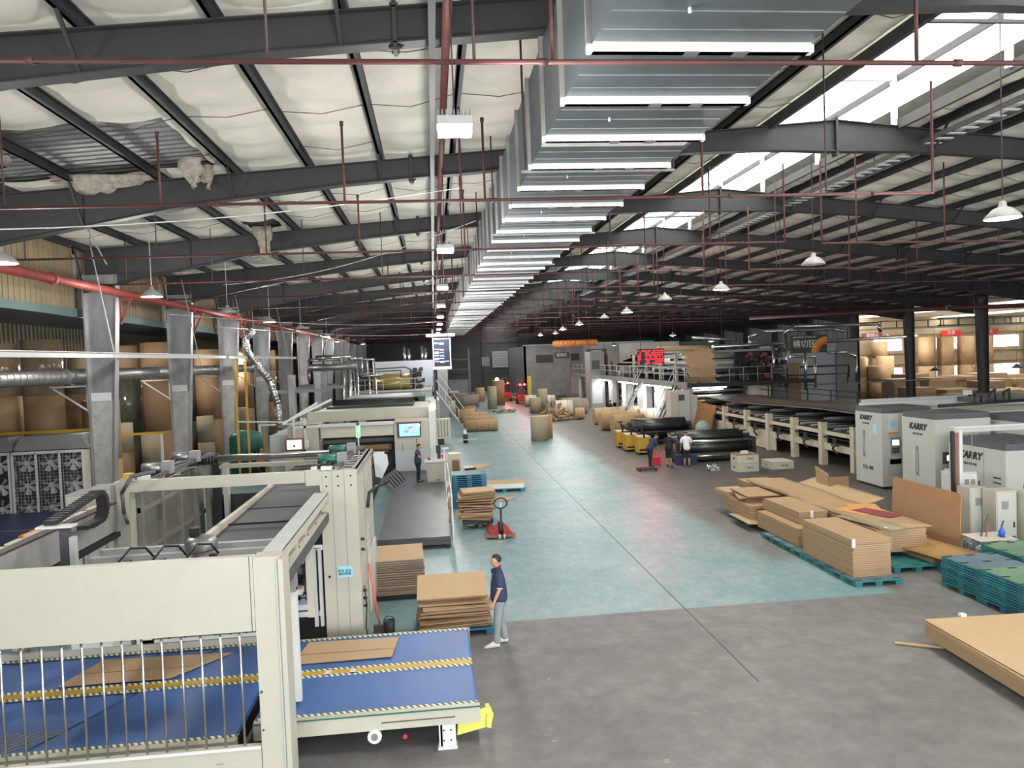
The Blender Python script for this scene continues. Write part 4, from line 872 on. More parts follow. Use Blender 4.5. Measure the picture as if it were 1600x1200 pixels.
# green tank, yellow poles, worker behind the gantry
t = thing('tank', 'round dark green tank beside the third left column', 'tank', (-10.2, 40, 0))
b = MB(); b.lathe((-10.0, 41, 0), [(0, 0), (.85, 0), (.85, 1.9), (.75, 2.1), (.3, 2.25), (0, 2.28)], 'tank_green', 22); b.build('body', t); b = MB(); b.box(-10.2, -9.9, 40.1, 40.15, .8, 1.1, 'paper_pale'); b.build('label_plate', t)
b = MB(); b.box(-10.95, -9.05, 40.2, 41.9, 0, .001, 'dark_grey')
for i, (x, y, h) in enumerate([(-10.0, 39.5, 5.9), (-9.5, 39.5, 5.9), (-8.3, 38, 2.1), (-8.0, 38, 2.1)]):
    b = MB(); b.box(x - .05, x + .05, y - .05, y + .05, 0, h, 'yellow'); solo('yellow_post', b, ['tall yellow post left of the pair by the green tank', 'tall yellow post right of the pair by the green tank', 'short yellow post beside the half-hidden worker', 'short yellow post right of the other short one'][i], 'post')
b = MB(); b.box(-7.7, -6.7, 38.2, 38.3, 0, 1.75, 'kraft'); M['wood'] = mat('wood_board', (.36, .18, .07), vary=.2); b.mats = [M['wood']]; solo('wooden_board', b, 'brown wooden board standing behind the gantry roller', 'board')
# silver flexible duct coming down by the columns
b = MB(); pts = [(-8.9, 39, 7.4), (-9.3, 39, 7.0), (-9.25, 39, 6.4), (-8.9, 39.2, 5.8), (-8.3, 39.5, 4.8), (-8.0, 39.6, 3.6), (-7.95, 39.6, 2.3), (-8.0, 39.6, 1.6)]
b.tube(pts, .17, 'steel_dull', 14)
for p, q in zip(pts, pts[1:]):
    for s in range(7): c = Vector(p).lerp(Vector(q), s / 7); d = (Vector(q) - Vector(p)).normalized() * .02; b.cyl(c - d, c + d, .185, 'steel_bright', 14, caps=False)
b.cyl((-8.9, 39, 7.4), (-8.9, 39, 9.9), .012, 'rod_dark', 5)
solo('flexible_duct', b, 'silver flexible duct curving down beside the left columns', 'air duct')
# ------------------------------------------------------------------ grey platform and second machine
t = thing('work_platform', 'low dark grey walk-on platform in front of the cream press', 'platform', (-.8, 29, 0))
b = MB(); b.box(-1.85, .30, 22.3, 36, .28, .36, 'platform'); b.build('deck', t)
b = MB(); b.box(-1.85, .30, 22.3, 22.36, .12, .28, 'dark_grey').box(.24, .30, 22.36, 36, .08, .28, 'dark_grey').box(-1.8, .2, 22.5, 35.8, .0, .05, 'near_black')
for x in (-1.8, -.8, .16): b.box(x, x + .12, 22.32, 22.5, 0, .12, 'near_black')
b.build('skirt', t)
t = thing('guard_frame', 'thin white guard frame with hanging clipboards at the platform edge', 'frame', (.38, 23, 0))
for y in (22.5, 26, 29.5): b = MB(); b.box(.36, .40, y - .02, y + .02, 0, 1.55, 'white_paint'); b.build('post', t)
b = MB()
for z in (1.5, 1.0, .5): b.box(.37, .39, 22.5, 29.5, z, z + .03, 'white_paint')
b.build('rail', t)
for y, z in ((23.4, 1.0), (24.9, 1.1)): b = MB(); b.bar((.30, y, z - .45), (.34, y + .3, z + .25), .03, .22, 'kraft_dark').bar((.28, y + .3, z + .05), (.33, y + .5, z + .35), .02, .2, 'white_film'); b.build('clipboard', t)
P = thing('press_machine', 'large cream flatbed press behind the grey platform', 'machine', (-3.5, 38, 0))
b = MB(); b.box(-1.98, -.35, 36.1, 40, .36, 2.75, 'cream').box(-1.98, -.35, 36.08, 36.1, .36, 1.35, 'panel_lilac'); b.build('right_housing', P)
b = MB(); b.box(-.34, -.02, 37, 44, .6, 3.1, 'white_paint').box(-.3, .06, 40, 50, .3, 3.0, 'cream'); b.build('end_housing', P)
b = MB(); b.box(-6.9, -5.5, 36.1, 40, .36, 2.75, 'cream').box(-7.8, -6.9, 36.4, 41, .3, 2.3, 'light_grey'); b.build('left_housing', P)
b = MB(); b.box(-6.3, -.35, 38, 38.4, 2.72, 3.25, 'cream').box(-6.6, -2, 36.05, 36.5, 2.62, 2.75, 'white_paint').box(-5.4, -1.98, 36.2, 36.6, 2.1, 2.6, 'paper_pale').box(-6.2, -.35, 38.4, 46, 2.7, 3.1, 'cream'); b.build('top_beam', P)
b = MB(); b.box(-5.5, -1.98, 37.5, 40, .36, 2.1, 'near_black').box(-5.4, -2.0, 36.6, 36.9, 1.78, 1.92, 'rubber_grey').box(-5.0, -2.4, 36.3, 36.6, .7, .8, 'mid_grey')
for i in range(30): b.box(-5.0 + i * .09, -4.95 + i * .09, 36.65, 36.75, 1.42, 1.62, 'gold_roll')
b.box(-5.2, -2.2, 36.8, 37.0, 1.35, 1.6, 'kraft_dark').cyl((-5.2, 36.5, 1.3), (-2.3, 36.5, 1.3), .06, 'steel_dull', 10); b.build('feed_opening', P)
b = MB()
for z in (3.2, 3.3, 3.42):
    b.cyl((-5.8, 40.5 + z, z), (-1.2, 40.5 + z, z), .09, 'near_black', 12)
b.box(-5.9, -1.2, 42, 46, 3.1, 3.22, 'near_black').box(-5.2, -1.4, 46, 50, 3.2, 3.5, 'light_grey').cyl((-4.8, 45.2, 3.55), (-1.4, 45.2, 3.55), .14, 'white_paint', 14); b.build('top_rollers', P)
b = MB(); b.box(-1.82, -.72, 36.0, 36.08, 1.98, 2.66, 'near_black').box(-1.90, -.68, 35.99, 36.06, 2.66, 2.70, 'brick_red'); s = b.build('display', P)
b = MB(); b.box(-1.74, -.78, 35.98, 36.0, 2.03, 2.62, 'screen_blue')
rr = random.Random(2)
for i in range(16): x = -1.35 + rr.uniform(-.2, .5); z = 2.35 + rr.uniform(-.2, .2); b.box(x, x + rr.uniform(.04, .18), 35.972, 35.978, z, z + .03, 'screen_white')
b.build('screen', s)
text('MB4\nMFK7', .2, (-1.28, 35.97, 2.34), (1, 0, 0), (0, 0, 1), 'navy', s)
b = MB(); b.box(-1.72, -1.5, 36.07, 36.1, 1.3, 1.75, 'light_grey')
for i in range(4): b.cyl((-1.61, 36.06, 1.37 + i * .1), (-1.61, 36.07, 1.37 + i * .1), .03, 'near_black', 8)
for i in range(5): b.box(-1.35 + i * .11, -1.33 + i * .11, 36.08, 36.1, 1.4, 1.7, 'panel_lilac')
b.tube([(-.95, 36.0, 1.9), (-.94, 35.98, 1.3), (-.93, 35.98, 1.05)], .012, 'near_black', 5).box(-.96, -.9, 35.95, 36.0, .98, 1.08, 'near_black'); b.build('control_buttons', P)
b = MB(); b.box(-6.95, -6.15, 35.7, 35.8, 1.65, 2.2, 'brick_red').box(-6.9, -6.2, 35.66, 35.7, 1.68, 2.15, 'white_paint').box(-6.1, -5.9, 35.7, 35.75, 1.75, 2.1, 'white_paint').box(-7.0, -6.1, 35.6, 36.1, .36, 1.62, 'cream').box(-7, -6.1, 35.55, 36.1, 1.55, 1.62, 'yellow_pale'); s = b.build('operator_terminal', P)
b = MB(); b.box(-6.86, -6.24, 35.645, 35.66, 1.72, 2.11, 'screen_white').box(-6.6, -6.5, 35.64, 35.645, 1.8, 1.9, 'near_black').box(-6.8, -6.3, 35.64, 35.645, 2.0, 2.02, 'screen_blue'); b.build('screen', s)
b = MB(); b.bar((-7.0, 35.4, 2.9), (-5.6, 36.8, 3.75), .06, .1, 'white_paint').bar((-7.1, 36.3, 2.9), (-5.3, 39.5, 3.75), .06, .1, 'white_paint').bar((-7.0, 35.6, 3.0), (-9, 35.6, 3.1), .06, .06, 'white_paint')
for x, y in ((-6.6, 36.0), (-6.3, 36.4), (-6.1, 36.1)): b.box(x - .05, x + .05, y - .05, y + .05, .3, 3.1, 'white_paint')
b.build('stair_rail', P)
b = MB(); b.cyl((-3.1, 30.5, 1.6), (-3.1, 30.5, 2.6), .025, 'white_paint', 8); b.cyl((-3.1, 30.5, 2.6), (-3.1, 30.5, 3.1), .09, 'green_lamp', 12); b.cyl((-3.1, 30.5, 3.1), (-3.1, 30.5, 3.2), .06, 'dark_grey', 10); b.build('signal_lamp', P)
b = MB(); b.box(-5.6, -2.5, 26.5, 33, 1.5, 1.6, 'mid_grey').box(-5.6, -5.5, 26.5, 33, .3, 1.6, 'cream').box(-2.6, -2.5, 26.5, 33, .3, 1.7, 'near_black').box(-3.0, -2.45, 24.5, 27, .36, 1.5, 'near_black')
for i in range(8): b.cyl((-5.5, 27 + i * .75, 1.66), (-2.6, 27 + i * .75, 1.66), .05, 'steel_dull', 8)
b.build('infeed_table', P)
b = MB(); b.prism([(-2.5, 1.9), (-2.0, 1.9), (-1.95, 1.5), (-2.2, 1.0), (-2.45, 1.1)], 'y', 30.0, 30.5, 'white_film').box(-2.5, -2.1, 30.0, 30.5, 1.9, 2.0, 'white_film'); b.build('white_sack', P)
# operator console
t = thing('control_console', 'cream operator console with buttons beside the worker on the platform', 'console', (.2, 32.8, .36))
b = MB(); b.prism([(-.45, .36), (.25, .36), (.3, 1.3), (-.5, 1.22)], 'y', 32.4, 33.2, 'cream').box(-.55, .32, 32.3, 33.25, 1.22, 1.30, 'white_paint').cyl((-.05, 32.28, .46), (-.05, 32.3, .46), .03, 'near_black', 8).cyl((.05, 32.28, .46), (.05, 32.3, .46), .03, 'near_black', 8); b.build('desk', t)
b = MB(); b.box(-.25, .0, 32.6, 32.7, 1.3, 1.55, 'light_grey').box(-.05, .15, 32.8, 32.9, 1.3, 1.9, 'near_black').box(-.4, -.3, 32.5, 32.8, 1.3, 1.36, 'near_black').box(.18, .24, 32.6, 32.7, 1.3, 1.5, 'banner_red').box(.28, .34, 32.5, 32.6, 1.3, 1.8, 'white_paint').box(.2, .5, 32.55, 32.65, 1.72, 1.8, 'white_paint'); b.build('instruments', t)
t = thing('cooler_unit', 'white floor cooler with a dark grille right of the console', 'cooler', (.8, 32.5, 0))
b = MB(); b.box(.45, 1.0, 32.2, 32.9, 0, 1.55, 'cream').box(.35, .45, 32.25, 32.8, .1, 1.3, 'paper_pale'); b.build('body', t); b = MB(); b.box(.62, .92, 32.17, 32.2, .5, 1.3, 'kraft_dark')
for i in range(8): b.box(.62, .92, 32.15, 32.17, .55 + i * .09, .57 + i * .09, 'near_black')
b.build('grille', t)
b = MB(); b.box(1.1, 1.5, 31.9, 32.6, .1, .95, 'paper_pale').cyl((1.15, 31.9, .9), (1.6, 31.7, .95), .05, 'near_black', 8).box(1.05, 1.45, 31.9, 32.0, 0, .12, 'near_black'); solo('floor_pump', b, 'small cream pump box on the floor right of the console', 'pump')
# hanging production screen on a black pole
t = thing('hanging_screen', 'tall hanging production display screen showing magenta and white tables', 'screen', (.7, 52, 4.5))
X0, X1, YS, Z0, Z1 = -.02, 1.18, 50, 5.02, 7.0
b = MB(); b.box(X0, X1, YS, YS + .15, Z0, Z1, 'white_paint').box(X0 - .06, X1 + .02, YS - .03, YS + .15, Z0 - .08, Z0 + .1, 'white_paint'); b.build('frame', t)
b = MB(); b.box(X0 + .08, X1 - .08, YS - .01, YS, Z0 + .3, Z1 - .08, 'navy').box(X0 + .08, X1 - .08, YS - .012, YS, Z0 + .12, Z0 + .3, 'near_black')
for r in range(7):
    for c in range(3):
        z = Z1 - .30 - r * .2; x = X0 + .12 + c * .34
        mm = ('screen_magenta' if (r in (2, 3) and c == 1) or (r == 6 and c != 1) else 'screen_green' if (r == 4 and c == 1) else 'near_black' if c == 2 or r == 1 else 'screen_white')
        b.box(x, x + .28, YS - .016, YS - .012, z - .06 - .05 * ((r * 3 + c) % 2), z - .02 * (c % 2), mm)
for z in (Z1 - .28, Z1 - .48, Z1 - .68, Z1 - .88, Z1 - 1.08, Z1 - 1.28): b.box(X0 + .08, X1 - .08, YS - .018, YS - .012, z, z + .02, 'navy')
b.build('screen', t)
b = MB(); b.box(X0 - .02, X0 + .14, YS + .16, YS + .3, 1.7, 7.6, 'near_black').box(X0 - .4, X1 + .3, YS + .1, YS + .2, 7.1, 7.3, 'light_grey'); b.build('pole', t)
b = MB(); b.box(-.35, .5, 49.7, 50.3, 0, .4, 'near_black').box(-.2, .95, 49.6, 50.4, .4, 1.7, 'paper_pale')
for i in range(5): b.box(-.1 + i * .2, -.02 + i * .2, 49.58, 49.6, .5, 1.6, 'mid_grey')
b.build('base_cabinet', t)
for x in (.1, 1.0): b = MB(); b.cyl((x, YS + .08, Z1), (x, YS + .08, roof_z(x) + .22), .015, 'rod_dark', 5); b.build('hanger_rod', t)
# far-left corrugating press with pipes
Q = thing('corrugating_press', 'far press with a wide golden roll on a raised grey platform', 'machine', (-4, 62, 0))
b = MB(); b.box(-6.5, -.2, 60, 66, 2.6, 3.3, 'light_grey').box(-6.5, -.2, 59.9, 60, 3.2, 3.3, 'white_paint'); b.build('platform', Q)
b = MB(); b.cyl((-4.9, 62, 4.1), (-1.9, 62, 4.1), .5, 'gold_roll', 22).cyl((-4.9, 61.6, 3.8), (-1.9, 61.6, 3.8), .42, 'gold_roll', 20); b.build('roll', Q)
b = MB(); b.box(-5.3, 0.0, 67, 67.3, 3.3, 5.6, 'panel_lilac').box(.3, 1.2, 67, 70, 0, 5.6, 'siding_grey'); b.build('back_panel', Q)
b = MB()
for x in (-5.4, -4.0, -2.6, -1.5, -.4): b.cyl((x, 59.95, 3.3), (x, 59.95, 4.2), .03, 'light_grey', 6)
b.cyl((-6.4, 59.95, 4.2), (-.3, 59.95, 4.2), .03, 'light_grey', 6).cyl((-6.4, 59.95, 3.8), (-.3, 59.95, 3.8), .02, 'light_grey', 6); b.build('railing', Q)
rr = random.Random(8); b = MB()
for i in range(46):
    x = rr.choice([rr.uniform(-6.6, -5.1), rr.uniform(-1.8, -.8)]); z = rr.uniform(3.3, 4.9); y = rr.uniform(61, 63); s = rr.uniform(.06, .18)
    (b.box(x - s, x + s, y - s, y + s, z - s, z + s, rr.choice(['near_black', 'dark_grey', 'mid_grey'])) if i % 3 else b.cyl((x - .3, y, z), (x + .3, y, z), s * .5, 'light_grey', 8))
b.box(-6.6, -5.0, 62, 62.3, 3.3, 4.6, 'near_black').box(-1.8, -1.0, 62, 62.3, 3.3, 4.7, 'near_black').box(-6.6, -1, 62.1, 62.2, 3.3, 3.4, 'near_black'); b.build('gear_frame', Q)
b = MB(); b.tube([(-5.2, 60.6, 5.0), (-2.3, 60.6, 5.1), (-1.8, 60.6, 4.9), (-1.8, 60.6, 3.6)], .06, 'green_trim', 8).tube([(-5.2, 60.8, 4.8), (-2.6, 60.8, 4.85), (-2.6, 60.8, 4.3)], .04, 'near_black', 8); b.build('water_pipe', Q)
b = MB(); b.box(-6.2, -.6, 56.5, 59, .3, 2.4, 'near_black').cyl((-4.6, 56, 2.3), (-1.2, 56, 2.3), .28, 'white_paint', 16).cyl((-4.8, 57, 2.75), (-1.0, 57, 2.75), .16, 'near_black', 12).box(-5.6, -5.1, 55.5, 56.5, .3, 2.9, 'white_paint').box(-1.2, -.7, 55, 58, .3, 3.0, 'green_trim').box(-.7, .3, 54, 60, 0, 2.7, 'light_grey').box(-6.5, -.3, 60, 66, 0, 2.6, 'near_black'); b.build('lower_unit', Q)
b = MB(); b.bar((-.1, 60, 3.3), (1.7, 55.5, .9), .1, .25, 'light_grey').bar((-.1, 60, 4.3), (1.7, 55.5, 1.9), .05, .05, 'light_grey').bar((.5, 60.5, 4.3), (2.1, 56, 1.9), .05, .05, 'light_grey')
for i in range(5): p = Vector((-.1, 60, 3.3)).lerp(Vector((1.7, 55.5, .9)), i / 4); b.cyl(p, p + Vector((0, 0, 1)), .03, 'light_grey', 6)
b.build('staircase', Q)
for i, (px, r, zt) in enumerate([(-6.75, .13, 5.9), (-6.3, .20, 6.05), (-5.95, .08, 5.9), (-5.75, .1, 5.9), (-4.9, .07, 5.8), (-4.45, .07, 5.8)]):
    b = MB(); b.tube([(px - 2.5 + .1 * i, 57.5, zt), (px, 57.5, zt), (px + .05 * i, 57.2, .2)], r, 'steel_bright', 12)
    solo('steam_pipe', b, 'bright steam pipe dropping left of the far press, %s from the left' % ORD[i], 'pipe', 'steam pipes left of the far press')
b = MB(); b.cyl((-9.0, 56, 5.35), (-5.6, 56, 5.35), .26, 'steel_dull', 14).tube([(-5.6, 57, 5.9), (-5.3, 57, 5.9), (-5.3, 57, 4.6), (-3.8, 57.5, 4.6)], .1, 'steel_bright', 10).tube([(-9, 56, 5.2), (-9, 56, 4.4)], .12, 'steel_bright', 10); solo('steam_pipe', b, 'thick lagged pipe running level left of the far press', 'pipe')
for i, x in enumerate([-2.6, -2.2, -1.0, -.7, .25, .6]):
    b = MB(); b.cyl((x, 70.5, 5.0), (x, 70.5, 6.9 - .2 * (i % 2)), .14, 'steel_bright', 10).box(x - .16, x + .16, 70.4, 70.6, 0, 5.0, 'siding_dark'); solo('vent_stack', b, 'bright vent stack behind the far press, %s from the left' % ORD[i], 'pipe', 'vent stacks behind the far press')
for i, (x, y) in enumerate([(-8.6, 47), (-7.8, 52), (-8.2, 58)]):
    b = MB(); b.box(x - .2, x + .2, y - .2, y + .2, 0, 5.0, 'column_steel').box(x - 1.8, x + 1.8, y - .1, y + .1, 3.9, 4.1, 'mid_grey'); solo('pipe_support', b, 'grey steel pipe support left of the far press, %s from the camera' % ORD[i], 'support', 'pipe supports left of the far press')
b = MB(); b.box(-10, -6.2, 44, 44.1, 2.2, 2.3, 'white_paint'); b.box(-10, -9.9, 44, 44.1, 0, 2.2, 'white_paint').box(-6.3, -6.2, 44, 44.1, 0, 2.2, 'white_paint'); solo('barrier_rail', b, 'white rail frame left of the press between the columns', 'barrier')
# ------------------------------------------------------------------ pallets
def pallet_mesh(lx, ly, h, top, side):
    b = MB(); b.box(-lx / 2, lx / 2, -ly / 2, ly / 2, h - .018, h, side, top=top)
    for ix in (-1, 0, 1):
        for iy in (-1, 0, 1):
            cx, cy = ix * (lx / 2 - .09), iy * (ly / 2 - .09); b.prism([(cx - .07, 0), (cx + .07, 0), (cx + .09, h - .035), (cx - .09, h - .035)], 'y', cy - .08, cy + .08, side)
            b.poly([(cx - .10, cy - .035, h + .002), (cx + .10, cy - .035, h + .002), (cx + .10, cy + .035, h + .002), (cx - .10, cy + .035, h + .002)], 'near_black')
    for s in (-1, 1): b.box(-lx / 2 - .006, lx / 2 + .006, s * (ly / 2) - .012, s * (ly / 2) + .012, h - .034, h - .004, side); b.box(s * (lx / 2) - .012, s * (lx / 2) + .012, -ly / 2, ly / 2, h - .034, h - .004, side)
    return b
PALS = {}
def pallet(x, y, z, rz, label, kind='teal', lx=1.2, ly=1.0, group=None):
    key = (kind, lx, ly); h = .145
    if key not in PALS:
        o = pallet_mesh(lx, ly, h, {'teal': 'pallet_teal', 'blue': 'pallet_top', 'green': 'pallet_green', 'blueside': 'pallet_blue'}[kind], {'teal': 'pallet_teal', 'blue': 'pallet_teal', 'green': 'pallet_teal', 'blueside': 'pallet_blue'}[kind]).build('plastic_pallet', None, False, (0, 0, 0))
        PALS[key] = o; c = o
    else: c = PALS[key].copy(); COL.objects.link(c)
    c.location = (x, y, z); c.rotation_euler.z = math.radians(rz); WORG[c.name] = (x, y, z)
    if group is None and 'group' in c: del c['group']
    return tag(c, label, 'pallet', group)
def pallet_stack(x, y, n, rz, where, kinds=('teal',), lx=1.2, ly=1.0, top=None, dz=.055):
    r = random.Random(int(x * 10 + y))
    for i in range(n):
        k = top if (top and i == n - 1) else kinds[i % len(kinds)]
        pallet(x + r.uniform(-.012, .012), y + r.uniform(-.012, .012), i * dz, rz, 'plastic pallet, %s from the floor in the stack %s' % (ORD[i] if i < n - 1 else 'topmost', where) if i < n - 1 else 'topmost plastic pallet of the stack %s' % where, k, lx, ly, 'pallets of the stack ' + where)
pallet_stack(1.15, 28.6, 16, 0, 'by the platform', ('blueside',), 1.25, 1.1, 'blue', .075)
# ------------------------------------------------------------------ cardboard stacks
def cstack(x, y, z0, z1, dx, dy, rz, label, n=12, jit=.02, edge='edges', top='kraft', name='cardboard_stack', tab=None, group=None, seed=None, gaps=0.):
    b = MB(); r = random.Random(seed or int(x * 13 + y * 7)); h = (z1 - z0) / n
    R_ = Matrix.Translation((x, y, 0)) @ Matrix.Rotation(math.radians(rz), 4, 'Z')
    for i in range(n):
        ox, oy, w = r.uniform(-jit, jit), r.uniform(-jit, jit), r.uniform(-1, 1) * jit * 60
        m = R_ @ Matrix.Translation((ox, oy, z0 + (i + .5) * h)) @ Matrix.Rotation(math.radians(w * .25), 4, 'Z')
        b.xbox(m, dx, dy, h * (1 - gaps * r.random()), edge, top=top)
    if tab:
        m = R_ @ Matrix.Translation((tab[0], tab[1], z1 - .07)); b.xbox(m, .08, .02, .2, 'white_paint')
    return solo(name, b, label, 'cardboard', group)
def messy(x, y, z0, z1, dx, dy, rz, label, n=9, seed=1, edge='kraft_dark', top='kraft', tilt=3, name='cardboard_stack'):
    b = MB(); r = random.Random(seed); h = (z1 - z0) / n
    R_ = Matrix.Translation((x, y, 0)) @ Matrix.Rotation(math.radians(rz), 4, 'Z')
    for i in range(n):
        m = R_ @ Matrix.Translation((r.uniform(-.07, .07), r.uniform(-.07, .07), z0 + (i + .5) * h)) @ Matrix.Rotation(math.radians(r.uniform(-tilt, tilt) * 1.5), 4, 'Z') @ Matrix.Rotation(math.radians(r.uniform(-tilt, tilt) * .35), 4, 'Y')
        b.xbox(m, dx * r.uniform(.9, 1.05), dy * r.uniform(.9, 1.03), h * r.uniform(.35, .8), r.choice([edge, 'kraft', 'edges_dark', 'kraft']), top=top)
    return solo(name, b, label, 'cardboard')
cstack(-1.03, 18.4, .15, .98, 1.15, 1.5, 2, 'dark-edged cardboard stack behind the cream post, left of the messy pile', 16, .03, 'edges_dark', 'kraft_light', gaps=.4)
b = MB(); b.box(-1.55, -.5, 17.75, 19.1, 0, .14, 'near_black'); solo('wooden_skid', b, 'dark skid under the dark-edged stack by the post', 'pallet')
pallet(.22, 15.62, 0, 2, 'blue plastic pallet under the messy pile beside the standing man', 'blueside', 1.55, 1.1)
messy(.22, 15.6, .15, .62, 1.42, 1.0, 2, 'messy brown cardboard pile on the blue pallet beside the man', 9, 3, 'kraft_dark', 'kraft')
b = MB(); m = Matrix.Translation((.20, 15.66, .70)) @ Matrix.Rotation(math.radians(6), 4, 'X'); b.xbox(m, 1.40, 1.0, .03, 'kraft', top='kraft_light').xbox(m @ Matrix.Translation((.02, .1, .08)), 1.36, .85, .13, 'kraft_dark', top='kraft').xbox(m @ Matrix.Translation((-.01, .03, .18)) @ Matrix.Rotation(math.radians(5), 4, 'X'), 1.44, 1.05, .025, 'kraft', top='kraft_light')
solo('cardboard_bundle', b, 'tilted upper cardboard sheets on the messy pile beside the man', 'cardboard')
messy(1.22, 25.0, .3, 1.25, 1.15, 1.0, -3, 'uneven cardboard pile in front of the blue pallet stack', 11, 9, 'kraft_dark', 'kraft_light', 7)
b = MB(); b.box(.75, 1.75, 24.6, 25.4, .16, .28, 'near_black')
for x in (.85, 1.3, 1.65): b.box(x - .06, x + .06, 24.6, 25.4, 0, .16, 'dark_grey')
solo('wooden_skid', b, 'dark skid under the uneven pile by the pallet truck', 'pallet')
pallet(2.75, 31.6, 0, -4, 'dark teal pallet under the low white-edged stack', 'teal', 1.7, 1.1)
cstack(2.75, 31.6, .15, .33, 1.65, 1.1, -4, 'low cardboard stack wrapped in white film beyond the blue pallets', 4, .02, 'white_film', 'kraft_light')
sheet([(1.9, 29.3), (2.5, 29.9), (3.1, 29.7), (2.6, 29.0)], .003, 'loose flat cardboard piece on the floor behind the pallet truck', warp=0.01)
sheet([(1.5, 38.0), (1.7, 39.3), (2.9, 39.8), (2.7, 38.9), (2.2, 38.2)], .003, 'torn cardboard piece on the floor right of the console', warp=0.01)
# pallet truck
t = thing('pallet_truck', 'dark red hand pallet truck with an upright loop handle', 'pallet truck', (1.85, 23.3, 0))
b = MB(); b.box(1.5, 1.72, 23.3, 24.5, .07, .12, 'red_paint').box(2.0, 2.2, 23.3, 24.5, .07, .12, 'red_paint').prism([(1.45, .08), (2.28, .08), (1.92, .5), (1.82, .5)], 'y', 23.2, 23.3, 'red_paint').prism([(1.4, .06), (2.3, .06), (2.3, .12), (1.4, .12)], 'y', 23.0, 23.3, 'brick_red'); b.build('forks', t)
b = MB(); b.bar((1.87, 23.15, .3), (1.85, 22.75, 1.0), .07, .06, 'dark_grey').cyl((1.87, 23.15, .1), (1.87, 23.15, .5), .07, 'near_black', 10); b.build('drawbar', t)
b = MB(); pts = [(1.85 + .2 * math.sin(a), 22.72 - .04 * math.cos(a), 1.17 - .15 * math.cos(a)) for a in [2 * math.pi * i / 16 for i in range(17)]]; b.tube(pts, .022, 'near_black', 6).bar((1.85, 22.75, 1.0), (1.85, 22.72, 1.2), .05, .04, 'white_paint'); b.build('handle', t)
for x in (1.8, 1.95): b = MB(); b.cyl((x - .03, 22.98, .08), (x + .03, 22.98, .08), .08, 'light_grey', 12); b.build('wheel', t)
# reel cart
t = thing('reel_cart', 'small black wheel cart with long arms on the teal floor', 'cart', (1.9, 50, 0))
b = MB(); b.cyl((1.75, 50, .3), (2.05, 50, .3), .3, 'near_black', 16).cyl((1.74, 50, .3), (1.75, 50, .3), .1, 'mid_grey', 12); b.build('wheel', t)
b = MB(); b.bar((1.2, 50, .45), (2.6, 50.2, .45), .06, .06, 'mid_grey').bar((1.3, 49.6, .25), (2.7, 49.8, .25), .06, .06, 'paper_pale').bar((1.9, 50, .5), (1.9, 50.2, .85), .2, .1, 'white_paint'); b.build('arms', t)
# ------------------------------------------------------------------ paper rolls lying along the aisle
def roll_lie(x0, x1, y, r, m, label, group, cap='kraft_light', ang=0, z=0):
    b = MB(); c = Vector(((x0 + x1) / 2, y, r + z)); h = (x1 - x0) / 2; d = Vector((math.cos(math.radians(ang)), math.sin(math.radians(ang)), 0)) * h
    b.cyl(c - d, c + d, r, m, 30, cap=cap); dn = d.normalized()
    for s in (-1, 1):
        e = c + d * s; b.cyl(e, e + dn * s * .004, r * .7, cap, 24, cap=cap); b.cyl(e, e + dn * s * .008, .07, 'near_black', 10, cap='near_black')
    for tt in (-.35, .4): b.cyl(c + d * tt - dn * .02, c + d * tt + dn * .02, r + .002, 'kraft_dark' if m != 'kraft_dark' else 'kraft', 30, caps=False)
    return solo('paper_roll', b, label, 'paper roll', group)
gl = 'paper rolls lying along the left of the aisle'
for i, (x0, x1, y, r, m, ds) in enumerate([(2.25, 4.7, 57.6, .44, 'kraft', 'nearest brown'), (2.25, 4.7, 61.5, .46, 'kraft', 'second brown'), (2.15, 4.5, 65.5, .46, 'kraft', 'third light brown'), (2.0, 3.6, 69, .5, 'kraft', 'fourth brown'), (2.0, 3.9, 73, .5, 'kraft_dark', 'fifth dark brown'), (2.3, 5.0, 87, .72, 'kraft_mauve', 'large purplish'), (.6, 2.0, 76, .7, 'paper_pale', 'pale white'), (1.7, 4.2, 97, .62, 'kraft_mauve', 'far mauve'), (1.2, 3.3, 103, .65, 'paper_pale', 'farthest pale'), (.9, 2.0, 90, .6, 'kraft_grey', 'small greyish')]):
    roll_lie(x0, x1, y, r, m, '%s paper roll lying in the row left of the aisle' % ds, gl)
for x, y, r, h, m, lb in [(6.2, 82, .52, 2.45, 'kraft_grey', 'tall narrow greyish paper roll standing in front of the forklifts'), (7.4, 88, .75, 2.9, 'kraft_dark', 'tall darker paper roll standing right behind the narrow one'), (5.7, 96, .6, 1.8, 'kraft_grey', 'short greyish paper roll standing far left of the forklifts'), (6.75, 49.2, .56, 1.62, 'kraft_grey', 'lone pale brown paper roll standing on the teal floor'), (7.4, 50.6, .45, 1.55, 'kraft', 'brown paper roll half hidden behind the lone standing roll'), (9.75, 73.2, .55, 1.5, 'kraft_grey', 'short paper roll standing left of the scrap heap'), (10.9, 76, .5, 2.2, 'kraft_grey', 'taller paper roll standing behind the scrap heap')]:
    roll_up(x, y, 0, r, h, m, lb, 'standing rolls in the aisle', 'kraft_light')
gr = 'paper rolls lying before the right line'
